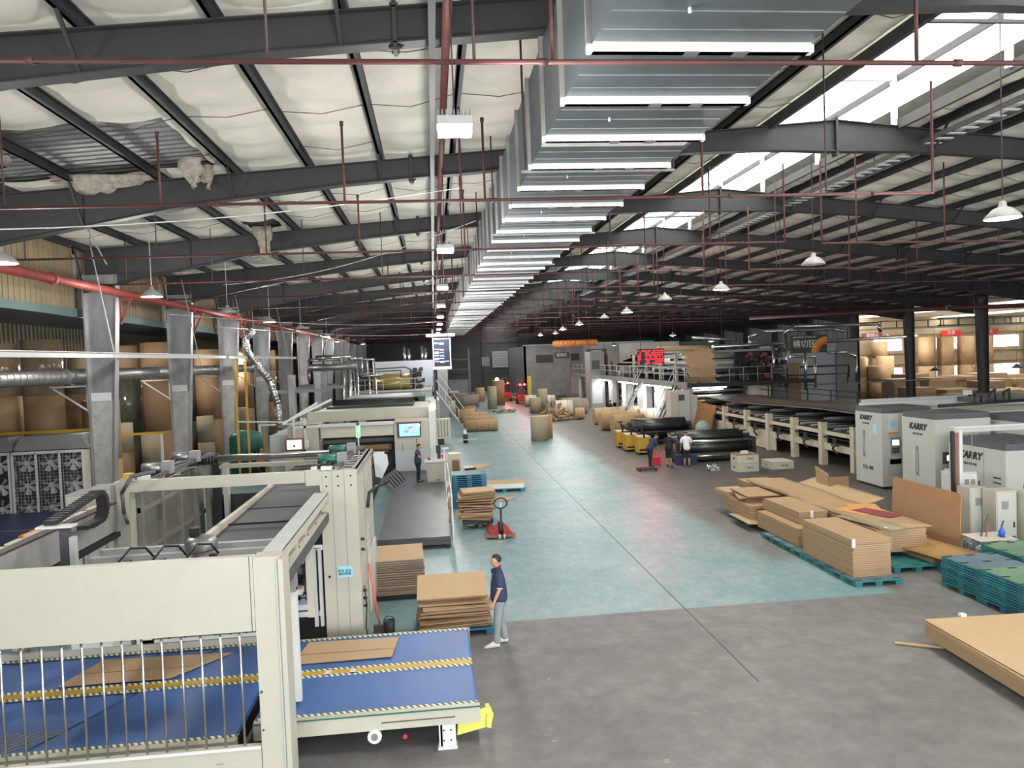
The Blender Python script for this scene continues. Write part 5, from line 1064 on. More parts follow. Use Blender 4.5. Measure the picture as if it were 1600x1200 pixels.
for x0, x1, y, r, m, lb, a in [(12.0, 14.2, 50.6, .68, 'kraft', 'nearest big brown paper roll lying by the yellow trucks', 0), (11.9, 14.6, 54, .68, 'kraft', 'second big brown paper roll by the yellow trucks', 0), (12.4, 14.3, 58.5, .66, 'kraft_light', 'third big roll, lighter, behind the brown pair', 0), (14.4, 16.0, 58.6, .66, 'kraft_light', 'fourth light roll right of the third big roll', 0), (15.2, 16.6, 55.5, .66, 'paper_pale', 'pale roll right of the second big brown roll', 0), (11.9, 12.7, 64, .5, 'kraft_light', 'small light roll left of the big brown rolls', 0), (12.4, 14.2, 70, .72, 'kraft_mauve', 'mauve roll pair end lying behind the small light roll', 12), (12.2, 13.9, 72.5, .7, 'kraft_grey', 'greyish roll lying behind the mauve roll', 12), (11.0, 12.6, 69, .7, 'paper_pale', 'pale roll lying right of the scrap heap', 0), (10.0, 11.3, 84, .6, 'paper_pale', 'far white roll lying in front of the grey partition', 0), (11.5, 13.1, 82, .62, 'paper_pale', 'far white roll right of its twin near the partition', 0)]:
    roll_lie(x0, x1, y, r, m, lb, gr, ang=a)
# forklifts
def forklift(x, y, label, lit):
    t = thing('forklift', label, 'forklift', (x, y, 0))
    b = MB(); b.box(x - .6, x + .6, y, y + 1.8, .3, 1.1, 'red_paint').box(x - .62, x + .62, y - .1, y + .3, .25, .95, 'red_paint').box(x - .45, x + .45, y + .6, y + 1.2, 1.1, 1.4, 'near_black'); b.build('body', t)
    b = MB()
    for sx in (-.55, .55):
        for yy in (y + .3, y + 1.6): b.box(x + sx - .04, x + sx + .04, yy - .04, yy + .04, 1.1, 2.15, 'near_black')
    b.box(x - .62, x + .62, y + .2, y + 1.7, 2.12, 2.2, 'near_black'); b.build('overhead_guard', t)
    b = MB()
    for sx in (-.3, .3): b.box(x + sx - .06, x + sx + .06, y + 1.9, y + 2.05, .1, 3.0, 'near_black')
    b.box(x - .4, x + .4, y + 1.9, y + 2.0, 2.9, 3.0, 'near_black'); b.build('mast', t)
    for sx in (-.6, .6):
        for yy in (y + .3, y + 1.5): b = MB(); b.cyl((x + sx - .1, yy, .3), (x + sx + .1, yy, .3), .3, 'near_black', 14); b.build('wheel', t)
    for sx in (-.3, .25): b = MB(); b.ball((x + sx, y + .15, 2.3), .09, 'tail_red', 8, 5); b.build('beacon', t)
    l = bpy.data.lights.new('beacon_light', 'POINT'); l.energy = 110; l.color = (1, .05, .06); l.shadow_soft_size = .2; e = bpy.data.objects.new('beacon_light', l); COL.objects.link(e); e.parent = t; e.location = (0, -.3, 2.3)
    if lit: b = MB(); b.ball((x - 1.1, y + .1, 2.8), .22, 'head_glow', 10, 6); b.cyl((x - 1.1, y + .1, 2.8), (x - .55, y + .5, 2.15), .03, 'near_black', 6); b.build('work_light', t)
forklift(9.0, 95, 'red forklift with a lit work light and red beacons, left one', True)
forklift(10.3, 88, 'dark red forklift with red beacons, nearer right one', False)
b = MB(); b.box(12.0, 12.5, 97, 97.5, 0, 3.0, 'yellow_pale'); solo('yellow_post', b, 'pale yellow bollard post right of the forklifts', 'post')
# scrap heaps
def scrap(x, y, r, h, label, seed, n=140):
    b = MB(); q = random.Random(seed)
    for i in range(n):
        a = q.uniform(0, 6.28); d = r * math.sqrt(q.random()); hh = h * (1 - d / r) * q.uniform(.2, 1); s = q.uniform(.12, .32)
        p = Vector((x + d * math.cos(a), y + d * math.sin(a), max(.16, hh))); m = Matrix.Translation(p) @ Matrix.Rotation(q.uniform(0, 6), 4, 'Z') @ Matrix.Rotation(q.uniform(-1.2, 1.2), 4, 'X') @ Matrix.Rotation(q.uniform(-.6, .6), 4, 'Y')
        b.xbox(m, s * 1.6, min(s, .16), .015, q.choice(['kraft', 'kraft_light', 'kraft_dark', 'kraft']))
    for v in range(len(b.v)):
        if b.v[v][2] < 0: b.v[v] = (b.v[v][0], b.v[v][1], .002)
    o = solo('scrap_heap', b, label, 'scrap cardboard'); o['kind'] = 'stuff'
scrap(10.2, 64.5, 1.6, 2.3, 'heap of crumpled brown cardboard scrap in the aisle', 5, 260)
scrap(11.0, 96, 1.6, 1.9, 'far dark heap of scrap beside the forklifts', 6)
scrap(7.0, 76, 1.2, .5, 'low dark scrap heap by the tall standing rolls', 7, 70)
# boards and louvre panels on the far wall
for i, (px, w, z0, z1, m) in enumerate([(8.0, 1.3, 4.2, 5.7, 'siding_grey'), (9.8, 2.6, 3.9, 6.6, 'light_grey'), (13.6, 2.5, 4.9, 6.9, 'light_grey')]):
    b = MB(); b.box(px, px + w, 125.6, 125.84, z0, z1, m)
    if i == 1:
        for k in range(8): b.box(px + .15, px + w - .15, 125.58, 125.6, z0 + .3 + k * .28, z0 + .38 + k * .28, 'mid_grey')
    solo('wall_board', b, ['small dim board on the far dark wall, left one', 'louvred grey board high on the far wall, middle one', 'plain pale board high on the far wall, right one'][i], 'wall board')
b = MB(); b.box(1.9, 5.2, 110, 110.3, 2.6, 2.8, 'dark_grey').box(1.9, 5.2, 110, 110.3, 5.4, 5.6, 'mid_grey').box(5.0, 5.3, 110, 110.3, 0, 7, 'mid_grey').box(1.9, 2.1, 110, 110.3, 0, 5.6, 'mid_grey').box(2, 5.1, 110.2, 110.3, 0, 2.6, 'siding_grey').box(2.1, 5.0, 110.1, 110.2, 4, 4.1, 'mid_grey'); solo('steel_frame', b, 'dark steel shed frame at the far end left of the aisle', 'frame')
# ------------------------------------------------------------------ right-hand cardboard stacks
def long_pallets(x, y0, y1, label, lx=1.25):
    n = max(1, round((y1 - y0) / 1.25)); L = (y1 - y0) / n
    for i in range(n): pallet(x, y0 + (i + .5) * L, 0, 0, label % ORD[i], 'blue', lx, L - .03, 'pallets under the right cardboard stacks')
long_pallets(10.0, 16.25, 21.3, 'blue green pallet under the front right cardboard stacks, %s from the front', 1.15)
cstack(10.0, 17.75, .15, 1.02, .95, 2.35, 1, 'tall neat cardboard stack nearest the camera, with a white tab', 22, .014, 'edges', 'kraft', tab=(-.46, -1.18))
cstack(10.12, 20.75, .15, .62, .95, 2.5, 1, 'lower long cardboard stack behind the neat tall one', 14, .008, 'edges_fine', 'kraft')
cstack(10.38, 21.15, .63, .95, .85, 2.2, 1, 'upper cardboard block with a white tab on the lower long stack', 8, .02, 'edges', 'kraft', tab=(-.05, -1.12))
pallet(10.2, 23.6, 0, 0, 'dark pallet under the farthest left stack of the right group', 'teal', 1.2, 1.6)
cstack(10.15, 23.7, .15, .62, .95, 2.0, 1, 'small cardboard stack farthest left in the right group', 9, .02, 'edges', 'kraft')
b = MB(); b.xbox(Matrix.Translation((9.85, 22.8, .19)) @ Matrix.Rotation(math.radians(4), 4, 'Y'), 1.0, 1.6, .012, 'kraft', top='kraft_light'); solo('cardboard_sheet', b, 'single sheet sticking out under the farthest left stack', 'cardboard')
messy(10.4, 23.9, .63, .85, 1.2, 1.6, -8, 'buckled cardboard sheets thrown on the farthest left stack', 5, 12, 'kraft_dark', 'kraft', 5)
cstack(10.0, 24.9, .63, .78, .8, .9, 3, 'few light sheets at the back of the farthest left stack', 4, .02, 'edges', 'kraft_light')
pallet(11.55, 17.9, 0, 0, 'dark pallet under the wide stack, front one', 'teal', 1.3, 1.6); pallet(11.55, 20.6, 0, 0, 'dark pallet under the wide stack, middle one', 'teal', 1.3, 1.6); pallet(11.5, 24.6, 0, 0, 'dark pallet under the wide stack, rear one', 'teal', 1.3, 1.6)
cstack(11.62, 20.1, .28, .86, 1.35, 4.4, 0, 'long wide cardboard stack in the middle of the right group', 12, .014, 'edges', 'kraft_dark')
cstack(11.55, 24.7, .15, .8, 1.15, 4.0, 0, 'long cardboard stack at the back of the right group', 12, .03, 'edges', 'kraft')
b = MB()
def warped(b, x0, x1, y0, y1, zf, m, th=.012, ang=0, nx=6, ny=10):
    cx, cy_ = (x0 + x1) / 2, (y0 + y1) / 2; ca, sa = math.cos(math.radians(ang)), math.sin(math.radians(ang)); k = b.mi(m); base = len(b.v)
    for lay in (0, 1):
        for i in range(nx + 1):
            for j in range(ny + 1):
                x = x0 + (x1 - x0) * i / nx - cx; y = y0 + (y1 - y0) * j / ny - cy_; X, Y = cx + x * ca - y * sa, cy_ + x * sa + y * ca
                b.v.append((X, Y, zf(i / nx, j / ny) + th * lay))
    N = (nx + 1) * (ny + 1)
    for i in range(nx):
        for j in range(ny):
            q = base + i * (ny + 1) + j; b.face((q + N, q + N + ny + 1, q + N + ny + 2, q + N + 1), k, True); b.face((q, q + 1, q + ny + 2, q + ny + 1), k, True)
    for i in range(nx):
        for j in (0, ny): q = base + i * (ny + 1) + j; b.face((q, q + ny + 1, q + N + ny + 1, q + N), k)
    for j in range(ny):
        for i in (0, nx): q = base + i * (ny + 1) + j; b.face((q, q + 1, q + N + 1, q + N), k)
warped(b, 10.85, 12.2, 21.2, 25.6, lambda u, v: .84 + .10 * v + .05 * math.sin(v * 5), 'kraft', .05, 0)
solo('cardboard_sheet', b, 'long wavy cardboard sheets lying over the back of the wide stack', 'cardboard')
b = MB(); warped(b, 11.0, 12.4, 17.9, 21.6, lambda u, v: .87 + .02 * math.sin(v * 4), 'kraft', .03, 2); solo('cardboard_sheet', b, 'top sheets of the wide stack under the coloured cards', 'cardboard')
for i, (x, y, w, h, a, m, lb) in enumerate([(11.75, 20.0, .95, 1.0, 25, 'orange_sheet', 'orange tan card under the maroon card'), (12.05, 20.3, .8, .9, -20, 'orange_sheet', 'second orange tan card on the far side of the maroon card'), (11.95, 19.5, .55, 1.2, 20, 'maroon', 'maroon card lying on top of the wide cardboard stack')]):
    b = MB(); b.xbox(Matrix.Translation((x, y, .925 + .008 * i)) @ Matrix.Rotation(math.radians(a), 4, 'Z'), w, h, .006, m); solo('coloured_card', b, lb, 'card')
b = MB(); warped(b, 10.95, 11.6, 17.7, 19.6, lambda u, v: .905, 'kraft_grey', .01, 12, 2, 3); b.xbox(Matrix.Translation((11.2, 17.9, .925)), .1, .06, .01, 'white_paint'); solo('cardboard_sheet', b, 'greyish loose sheet with a paper tag on the wide stack', 'cardboard')
b = MB(); b.xbox(Matrix.Translation((13.34, 19.5, .82)) @ Matrix.Rotation(math.radians(3), 4, 'Y'), .03, 2.9, 1.62, 'kraft_dark'); M['bigsheet'] = mat('brown_board_face', (.40, .22, .105), .75, vary=.06); b.mats = [M['bigsheet']]
solo('cardboard_sheet', b, 'very large brown board standing upright behind the wide stack', 'cardboard')
b = MB(); b.prism([(24.3, .6), (25.1, .6), (25.25, 1.35), (24.4, 1.2)], 'x', 13.2, 13.23, 'kraft').box(13.2, 13.9, 24.28, 24.3, .6, 1.1, 'kraft_dark'); solo('cardboard_sheet', b, 'small folded board standing up behind the wide stack', 'cardboard')
b = MB(); warped(b, 12.6, 13.5, 21.6, 25.8, lambda u, v: .6 + .25 * u, 'kraft_light', .02, 0); b.box(12.6, 13.3, 21.8, 25.6, 0, .58, 'edges'); solo('cardboard_stack', b, 'low light stack behind the wide stack, left of the tall board', 'cardboard')
pallet(12.45, 17.9, 0, 0, 'dark blue pallet beside the wide stack, under the tan boards', 'blueside', 1.0, 1.3)
cstack(12.4, 18.0, .15, .3, 1.0, 1.6, 4, 'few tan boards on the dark blue pallet', 3, .03, 'edges', 'kraft')
b = MB(); warped(b, 11.7, 13.0, 16.9, 18.5, lambda u, v: .34 + .05 * v, 'orange_sheet', .012, 15, 3, 3); M['tanb'] = mat('tan_board', (.47, .27, .10), .7, vary=.05); b.mats = [M['tanb']]; solo('cardboard_sheet', b, 'wide tan orange sheet lying beside the wide stack', 'cardboard')
# bottom right flat pile
pallet(9.6, 11.9, 0, -2, 'pallet hidden under the low pile at the right edge, rear one', 'blueside', 1.2, 1.2); pallet(9.6, 10.2, 0, -2, 'pallet hidden under the low pile at the right edge, front one', 'blueside', 1.2, 1.2)
b = MB(); r = random.Random(9)
for i in range(13):
    m = Matrix.Translation((10.15 + r.uniform(-.01, .01), 10.7 + r.uniform(-.015, .015), .165 + i * .021)) @ Matrix.Rotation(math.radians(-3 + r.uniform(-.2, .2)), 4, 'Z'); b.xbox(m, 2.9, 4.3, .0205, 'edges_fine', top='kraft_light')
m = Matrix.Translation((10.2, 10.8, .445)) @ Matrix.Rotation(math.radians(-2.2), 4, 'Z'); b.xbox(m, 2.9, 4.25, .014, 'kraft_dark', top='kraft_light'); solo('cardboard_stack', b, 'low pile of very large light boards at the right edge', 'cardboard')
b = MB(); b.bar((8.3, 13.05, .03), (8.95, 12.6, .06), .05, .03, 'kraft_light'); solo('wooden_stick', b, 'pale wooden batten sticking out from the low board pile', 'stick')
b = MB(); b.xbox(Matrix.Translation((9.6, 12.98, .48)), .1, .1, .05, 'white_film'); solo('paper_tag', b, 'crumpled white tag at the back edge of the low pile', 'tag')
# pallets stacked at right
pallet_stack(11.95, 15.35, 11, 0, 'farther left one by the bottles', ('teal', 'blue', 'blueside'), 1.25, 1.25, 'blue')
pallet_stack(11.95, 14.1, 12, 0, 'nearer one at the right edge', ('blueside', 'blue', 'teal'), 1.3, 1.2, 'green')
pallet_stack(13.45, 15.9, 12, 0, 'behind the other two', ('teal', 'green', 'blue'), 1.4, 1.3, 'green')
# water bottles
def bottle(x, y, z, label, lie=False, s=1., m='bottle'):
    t = thing('water_bottle', label, 'water bottle', (x, y, z), 'large clear water bottles')
    pr = [(0, 0), (.125, 0), (.135, .03), (.135, .12), (.125, .14), (.135, .16), (.135, .25), (.125, .27), (.135, .29), (.13, .34), (.06, .42), (.03, .44), (.03, .48), (0, .48)]
    b = MB(); b.lathe((0, 0, 0), [(r * s, h * s) for r, h in pr], m, 16)
    mt = Matrix.Translation((x, y, z + (.135 * s if lie else 0))) @ (Matrix.Rotation(math.radians(80), 4, 'X') if lie else Matrix.Identity(4)); b.v = [tuple(mt @ Vector(v)) for v in b.v]; b.build('shell', t)
    b = MB(); b.cyl((0, 0, .45 * s), (0, 0, .49 * s), .034 * s, 'water_blue', 10); b.v = [tuple(mt @ Vector(v)) for v in b.v]; b.build('cap', t)
k = 0
for row, (y, xs) in enumerate([(17.3, (13.35, 13.7, 14.05)), (17.65, (13.45, 13.8, 14.15, 14.5)), (18.0, (13.55, 13.9, 14.25))]):
    for i, x in enumerate(xs): bottle(x, y, 0, 'clear water bottle standing in the %s row, %s from the left' % (('front', 'middle', 'back')[row], ORD[i]), False, 1.15); k += 1
for i, (x, y) in enumerate([(14.7, 17.2), (15.0, 17.5), (15.3, 17.3)]): bottle(x, y, 0, 'clear water bottle lying right of the standing ones, %s from the left' % ORD[i], True, 1.1)
b = MB(); b.xbox(Matrix.Translation((13.75, 17.55, .61)) @ Matrix.Rotation(math.radians(3), 4, 'X'), 1.0, .7, .02, 'paper_pale'); solo('board', b, 'pale board lying on top of the water bottles', 'board')
for i, (p, q, m) in enumerate([((13.55, 17.6, .63), (13.9, 17.8, 1.1), 'dark_grey'), ((13.65, 17.55, .63), (13.95, 17.8, 1.0), 'brick_red'), ((13.95, 17.5, .64), (14.25, 17.7, .95), 'near_black')]):
    b = MB(); b.cyl(p, q, .018, m, 6); solo('metal_rod', b, ['dark rod leaning up from the board on the bottles', 'rust-red rod beside the dark one on the board', 'short black rod near the blue bottle'][i], 'rod')
b = MB(); b.lathe((14.0, 17.45, .63), [(0, 0), (.07, 0), (.08, .12), (.03, .2), (.03, .24), (0, .24)], 'water_blue', 12); solo('blue_jug', b, 'small bright blue jug on the board over the bottles', 'jug')
t = thing('water_dispenser', 'lilac white water dispenser with a blue bottle at the right edge', 'water dispenser', (15.0, 17.6, 0)); b = MB(); b.box(14.55, 14.95, 16.3, 16.7, 0, .62, 'panel_lilac').box(14.59, 14.91, 16.27, 16.3, .1, .55, 'white_paint').box(14.59, 14.91, 16.25, 16.3, .06, .09, 'maroon'); b.build('cabinet', t); b = MB(); b.lathe((14.75, 16.5, .62), [(0, 0), (.14, 0), (.17, .05), (.17, .2), (.155, .23), (.17, .26), (.17, .45), (.1, .52), (0, .52)], 'bottle', 16); b.build('bottle', t)
# ------------------------------------------------------------------ cream compressor cabinets
def logo(x, y, z, s, par, cover=False):
    text('KARRY', s, (x - .012, y, z), (0, -1, 0), (0, 0, 1), 'ink', par, 'logo_lettering', .003, shear=.25, bold=.008 * s / .2)
    text('GROUP KK', s * .38, (x - .012, y, z - s * .85), (0, -1, 0), (0, 0, 1), 'ink', par, 'small_lettering', .003)
def comp(x0, x1, y0, y1, h, label, lz=None, vent=None, capc='mid_grey'):
    t = thing('compressor_cabinet', label, 'cabinet', ((x0 + x1) / 2, (y0 + y1) / 2, 0))
    b = MB(); b.box(x0 + .05, x1 - .05, y0 + .05, y1 - .05, 0, .1, 'near_black').box(x0, x1, y0, y1, .1, h - .2, 'compwhite'); b.build('body', t)
    b = MB(); b.box(x0 + .03, x1 - .03, y0 + .03, y1 - .03, h - .2, h, 'capgrey'); b.build('top_cap', t)
    if vent: b = MB(); v = vent; b.box(x0 - .012, x0, v[0] - .09, v[0] + .09, v[1], v[2], 'light_grey').box(x0 - .02, x0 - .012, v[0] - .07, v[0] - .05, v[1] + .03, v[2] - .03, 'dark_grey').box(x0 - .02, x0 - .012, v[0] + .04, v[0] + .06, v[1] + .03, v[2] - .03, 'dark_grey').box(x0 - .03, x0 - .01, v[0] - .05, v[0] + .05, v[1] + .05, v[1] + .16, 'mid_grey').box(x0 - .03, x0 - .01, v[0] - .05, v[0] + .05, v[2] - .16, v[2] - .05, 'mid_grey'); b.build('door_handle', t)
    return t
M['compwhite'] = mat('cabinet_white', (.52, .53, .49), .4, vary=.04); M['capgrey'] = mat('cap_grey', (.10, .11, .12), .5, vary=.1)
c1 = comp(16.85, 18.9, 27.05, 28.85, 3.1, 'first tall white cabinet on the left with a control screen', vent=(28.25, 1.1, 2.2)); logo(16.85, 28.1, 2.68, .26, c1)
text('TDL-400', .2, (16.84, 28.0, .72), (0, -1, 0), (0, 0, 1), 'ink', c1, 'model_lettering', .003)
b = MB(); b.box(17.15, 17.6, 27.03, 27.05, .95, 1.9, 'compwhite').box(17.18, 17.56, 27.0, 27.03, 1.35, 1.98, 'mid_grey'); s = b.build('control_panel', c1)
b = MB(); b.box(17.24, 17.5, 26.985, 27.0, 1.68, 1.88, 'screen_white')
for i in range(3):
    for j in range(2): b.box(17.24 + i * .09, 17.3 + i * .09, 26.985, 27.0, 1.42 + j * .1, 1.48 + j * .1, 'near_black')
b.build('screen', s)
b = MB(); b.box(17.05, 17.6, 27.03, 27.05, .55, 1.15, 'light_grey'); b.build('grey_plate', c1)
b = MB(); b.box(17.1, 17.5, 27.03, 27.05, 2.15, 2.85, 'white_paint').cyl((17.3, 27.03, 2.5), (17.3, 27.02, 2.5), .14, 'sticker_blue', 16).box(17.1, 17.5, 27.02, 27.03, 2.13, 2.17, 'orange'); b.build('water_sticker', c1)
b = MB(); b.box(16.838, 16.85, 27.35, 27.6, 2.1, 2.45, 'sticker_blue').box(16.832, 16.838, 27.38, 27.57, 2.18, 2.2, 'white_paint').box(16.832, 16.838, 27.38, 27.57, 2.3, 2.32, 'white_paint'); b.build('blue_sticker', c1)
c2 = comp(16.85, 18.9, 24.0, 25.8, 3.1, 'second tall white cabinet, between the screened one and the nearest', vent=(24.95, .85, 1.95)); logo(16.85, 24.9, 2.6, .30, c2)
b = MB(); b.box(17.05, 17.5, 23.97, 24.0, .3, 1.9, 'light_grey').box(17.1, 17.45, 23.95, 23.97, 1.4, 1.8, 'dark_grey').box(17.25, 17.42, 23.94, 23.95, 1.5, 1.68, 'screen_white'); b.build('control_panel', c2)
c3 = comp(16.85, 19.0, 20.8, 23.3, 2.42, 'nearest wide white cabinet with ribbed dark top at the right', vent=None); logo(16.85, 22.3, 1.92, .32, c3)
b = MB()
for i in range(5): b.box(16.95 + i * .4, 17.15 + i * .4, 21.0, 23.1, 2.42, 2.46, 'capgrey')
b.build('top_rib', c3)
b = MB()
for z in (1.35, 1.2): b.box(16.835, 16.85, 21.0, 21.3, z, z + .03, 'near_black')
b.box(16.84, 16.85, 22.8, 22.81, .1, 2.2, 'mid_grey').box(16.84, 16.85, 21.7, 21.71, .1, 2.2, 'mid_grey').box(16.82, 16.85, 22.9, 23.0, 1.2, 1.24, 'near_black').box(16.81, 16.85, 21.9, 22.0, .75, 1.15, 'near_black'); b.build('slots', c3)
c4 = comp(19.1, 23.5, 22.6, 24.6, 3.0, 'cream cabinet behind the nearest wide cabinet'); 
b = MB(); b.box(18.9, 23, 24.7, 28.0, 0, 2.9, 'cream').box(19.2, 23, 25.0, 27.8, 2.9, 3.0, 'compwhite'); solo('cream_housing', b, 'cream housing behind the white cabinets', 'machine housing')
c5 = comp(21.5, 24.5, 27.6, 30.5, 3.25, 'rear cabinet with dark cap at the right edge')
b = MB(); b.box(17.4, 22.2, 29.2, 29.5, 2.9, 3.15, 'white_paint').box(17.4, 17.6, 29.2, 29.5, 0, 2.9, 'white_paint').box(22.0, 22.2, 29.2, 29.5, 0, 3.5, 'white_paint').box(17.4, 22.2, 29.2, 29.35, 3.15, 3.3, 'light_grey'); solo('pipe_bridge', b, 'white beam bridge behind the first cabinet', 'beam')
b = MB()
for i in range(3): x = 20.6 + i * .6; b.tube([(x, 27.0, 3.1), (x + .1, 27.1, 3.5), (x + .5, 27.3, 3.6), (x + .6, 27.4, 3.1)], .05, 'near_black', 6)
b.cyl((18.7, 26.4, 3.15), (22.3, 26.6, 3.2), .06, 'near_black', 8); solo('hose_bundle', b, 'black hoses looping over the cabinet tops', 'hose')
t = thing('door_frame', 'rusty brown and white steel post frame before the nearest cabinet', 'frame', (14.6, 20.6, 0))
b = MB(); b.box(15.02, 15.10, 20.5, 20.6, .0, 2.92, 'brick_red').box(14.94, 15.02, 20.5, 20.6, 0, 2.94, 'near_black').box(15.12, 15.22, 20.45, 20.55, 0, 2.98, 'white_paint'); b.build('post', t)
b = MB(); b.box(15.0, 17.8, 20.46, 20.56, 2.9, 3.03, 'light_grey').box(15.0, 17.8, 20.5, 20.7, 3.03, 3.06, 'white_paint').box(15.5, 15.52, 20.45, 20.46, 2.1, 2.9, 'mid_grey'); b.build('lintel', t)
t = thing('air_cooler', 'white tower air cooler with three dark vertical louvres', 'air cooler', (16.2, 21.8, 0))
b = MB(); b.prism([(14.05, 20.9), (14.62, 20.75), (15.0, 21.2), (14.9, 21.6), (14.15, 21.7)], 'z', .18, 1.55, 'white_paint').prism([(14.1, 20.95), (14.65, 20.8), (14.95, 21.2), (14.85, 21.55), (14.2, 21.6)], 'z', 1.55, 1.62, 'light_grey').prism([(14.15, 21.0), (14.55, 20.9), (14.85, 21.2), (14.8, 21.5), (14.2, 21.55)], 'z', 0, .18, 'kraft_dark'); b.v = [(p[0] + 1.45, p[1] + .25, p[2]) for p in b.v]; b.build('body', t)
b = MB()
for i in range(3):
    x = 14.13 + i * .165; y = 20.86 - i * .044; b.prism([(x, y + .01), (x + .11, y - .02), (x + .11, y), (x, y + .03)], 'z', .45, 1.4, 'mid_grey')
b.prism([(14.68, 20.80), (14.92, 21.08), (14.91, 21.1), (14.66, 20.82)], 'z', .55, 1.4, 'panel_lilac'); b.v = [(p[0] + 1.45, p[1] + .25, p[2]) for p in b.v]; b.build('louvre', t)
for i, (x0, x1, y, h) in enumerate([(14.55, 15.05, 19.3, 1.5), (14.85, 15.45, 18.7, 1.5), (15.5, 16.1, 18.4, 1.45)]):
    t = thing('electrical_cabinet', ['cream floor cabinet left of the trio right of the bottles', 'cream floor cabinet in the middle of the trio', 'cream floor cabinet with the red beacon at the right edge'][i], 'cabinet', ((x0 + x1) / 2, y, 0))
    b = MB(); b.box(x0, x1, y, y + .5, 0, h, 'cream'); b.build('body', t); b = MB(); b.box(x0 + .03, x1 - .03, y - .015, y, .05, h - .05, 'compwhite').box(x0 + .15, x0 + .35, y - .02, y - .015, h - .5, h - .28, 'mid_grey').box(x1 - .12, x1 - .08, y - .03, y - .015, .5, .65, 'near_black'); b.build('door', t)
t = thing('alarm_beacon', 'red alarm beacon on a white base at the right edge', 'alarm light', (15.1, 18.2, 1.45)); b = MB(); b.cyl((15.65, 18.6, 1.45), (15.65, 18.6, 1.53), .07, 'white_paint', 12); b.build('base', t); b = MB(); b.cyl((15.65, 18.6, 1.53), (15.65, 18.6, 1.66), .065, 'button', 12); b.build('dome', t)
# ------------------------------------------------------------------ long cream conveyor
L_ = thing('stacker_line', 'long worn cream conveyor line with square posts on the right', 'machine', (20, 40, 0))
for i, y in enumerate([30.9, 33.6, 36.4, 39.3, 42.2, 45.5, 49.2]):
    b = MB(); b.box(17.85, 18.15, y - .15, y + .15, 0, 2.0, 'cream_old').box(17.9, 18.1, y - .1, y + .1, 2.0, 2.1, 'near_black'); b.build('post', L_)
    b = MB(); b.box(21.6, 21.9, y - .15, y + .15, 0, 2.0, 'cream_old'); b.build('rear_post', L_)
    b = MB(); b.cyl((17.7, y + 1.2, 1.3), (17.85, y + 1.2, 1.3), .12, 'near_black', 8).tube([(17.75, y + 1.1, 1.3), (17.7, y + 1.3, .9), (17.75, y + 1.0, .7)], .05, 'near_black', 6).box(17.6, 17.8, y + .9, y + 1.3, 1.05, 1.15, 'dark_grey'); b.build('valve', L_)
    b = MB(); b.cyl((18.1, y, 2.12), (21.8, y, 2.12), .09, 'dark_grey', 10); b.build('roller', L_)
b = MB(); b.box(17.95, 18.05, 28.0, 50, 1.45, 1.62, 'cream_old').box(17.95, 18.05, 28.0, 50, .75, 1.05, 'cream_old').box(17.97, 18.03, 38.5, 50, .05, .8, 'cream_old').box(17.94, 17.96, 28, 50, 1.30, 1.36, 'near_black'); b.build('side_rail', L_)
b = MB(); b.box(18.2, 21.7, 28, 50, 1.0, 1.1, 'near_black').box(18.2, 21.7, 28, 50, 1.62, 1.68, 'dark_grey')
for i in range(40): b.cyl((18.1, 28.4 + i * .54, 1.72), (21.7, 28.4 + i * .54, 1.72), .06, 'near_black' if i % 2 else 'mid_grey', 8)
b.build('roller_bed', L_)
b = MB(); warped(b, 18.6, 22.3, 27.8, 51, lambda u, v: 2.35 + .12 * math.sin(v * 6), 'belt_brown', .05, 0, 4, 24); b.build('top_belt', L_)
b = MB(); b.cyl((22.4, 30, 3.0), (22.4, 52, 3.0), .03, 'near_black', 6).cyl((22.4, 30, 2.7), (22.4, 52, 2.7), .03, 'near_black', 6)
for i in range(9): b.cyl((22.4, 30 + i * 2.7, 0), (22.4, 30 + i * 2.7, 3.0), .04, 'near_black', 6)
b.build('railing', L_)
b = MB(); b.box(22.6, 26, 32, 44, 0, 2.0, 'near_black').box(22.8, 25.5, 33, 36, 2.0, 2.6, 'white_paint').box(22.6, 26, 38, 44, 2.0, 2.2, 'mid_grey'); solo('drive_housing', b, 'dark housing with a white box behind the long conveyor', 'machine housing')
b = MB(); b.xbox(Matrix.Translation((17.3, 47.6, 1.05)) @ Matrix.Rotation(math.radians(14), 4, 'Y') @ Matrix.Rotation(math.radians(25), 4, 'Z'), .06, 1.9, 2.1, 'wood'); solo('cardboard_sheet', b, 'reddish brown board leaning at the far end of the long conveyor', 'board')
# ------------------------------------------------------------------ dark corrugating rolls on stands
def roll_cart(x0, x1, y, label, rows):
    t = thing('corrugating_roll_cart', label, 'machine rolls', ((x0 + x1) / 2, y, 0))
    b = MB(); b.box(x0, x1, y - .5, y + 1.1, .15, .28, 'near_black')
    for x in (x0 + .05, x1 - .25): b.box(x, x + .2, y - .45, y + 1.1, .28, 1.15, 'near_black')
    b.box(x0 + .2, x0 + .4, y - .4, y + .9, 0, .15, 'near_black').box(x1 - .4, x1 - .2, y - .4, y + .9, 0, .15, 'near_black'); b.build('stand', t)
    for (dy, z, r, m) in rows:
        b = MB(); b.cyl((x0 + .35, y + dy, z), (x1 - .4, y + dy, z), r, m, 22).cyl((x0, y + dy, z), (x1, y + dy, z), r * .4, 'steel_dull', 12); b.build('roll', t)
roll_cart(11.75, 15.9, 36.6, 'nearer stand of dark green corrugating rolls beside the workers', [(-.1, .72, .30, 'rollgreen'), (.5, 1.18, .24, 'rollgreen'), (-.45, 1.05, .07, 'steel_bright'), (.9, 1.35, .12, 'rollgreen'), (-.3, .3, .05, 'steel_bright')]) if M.setdefault('rollgreen', mat('roll_dark_green', (.075, .085, .08), .35, .7, vary=.2)) else None
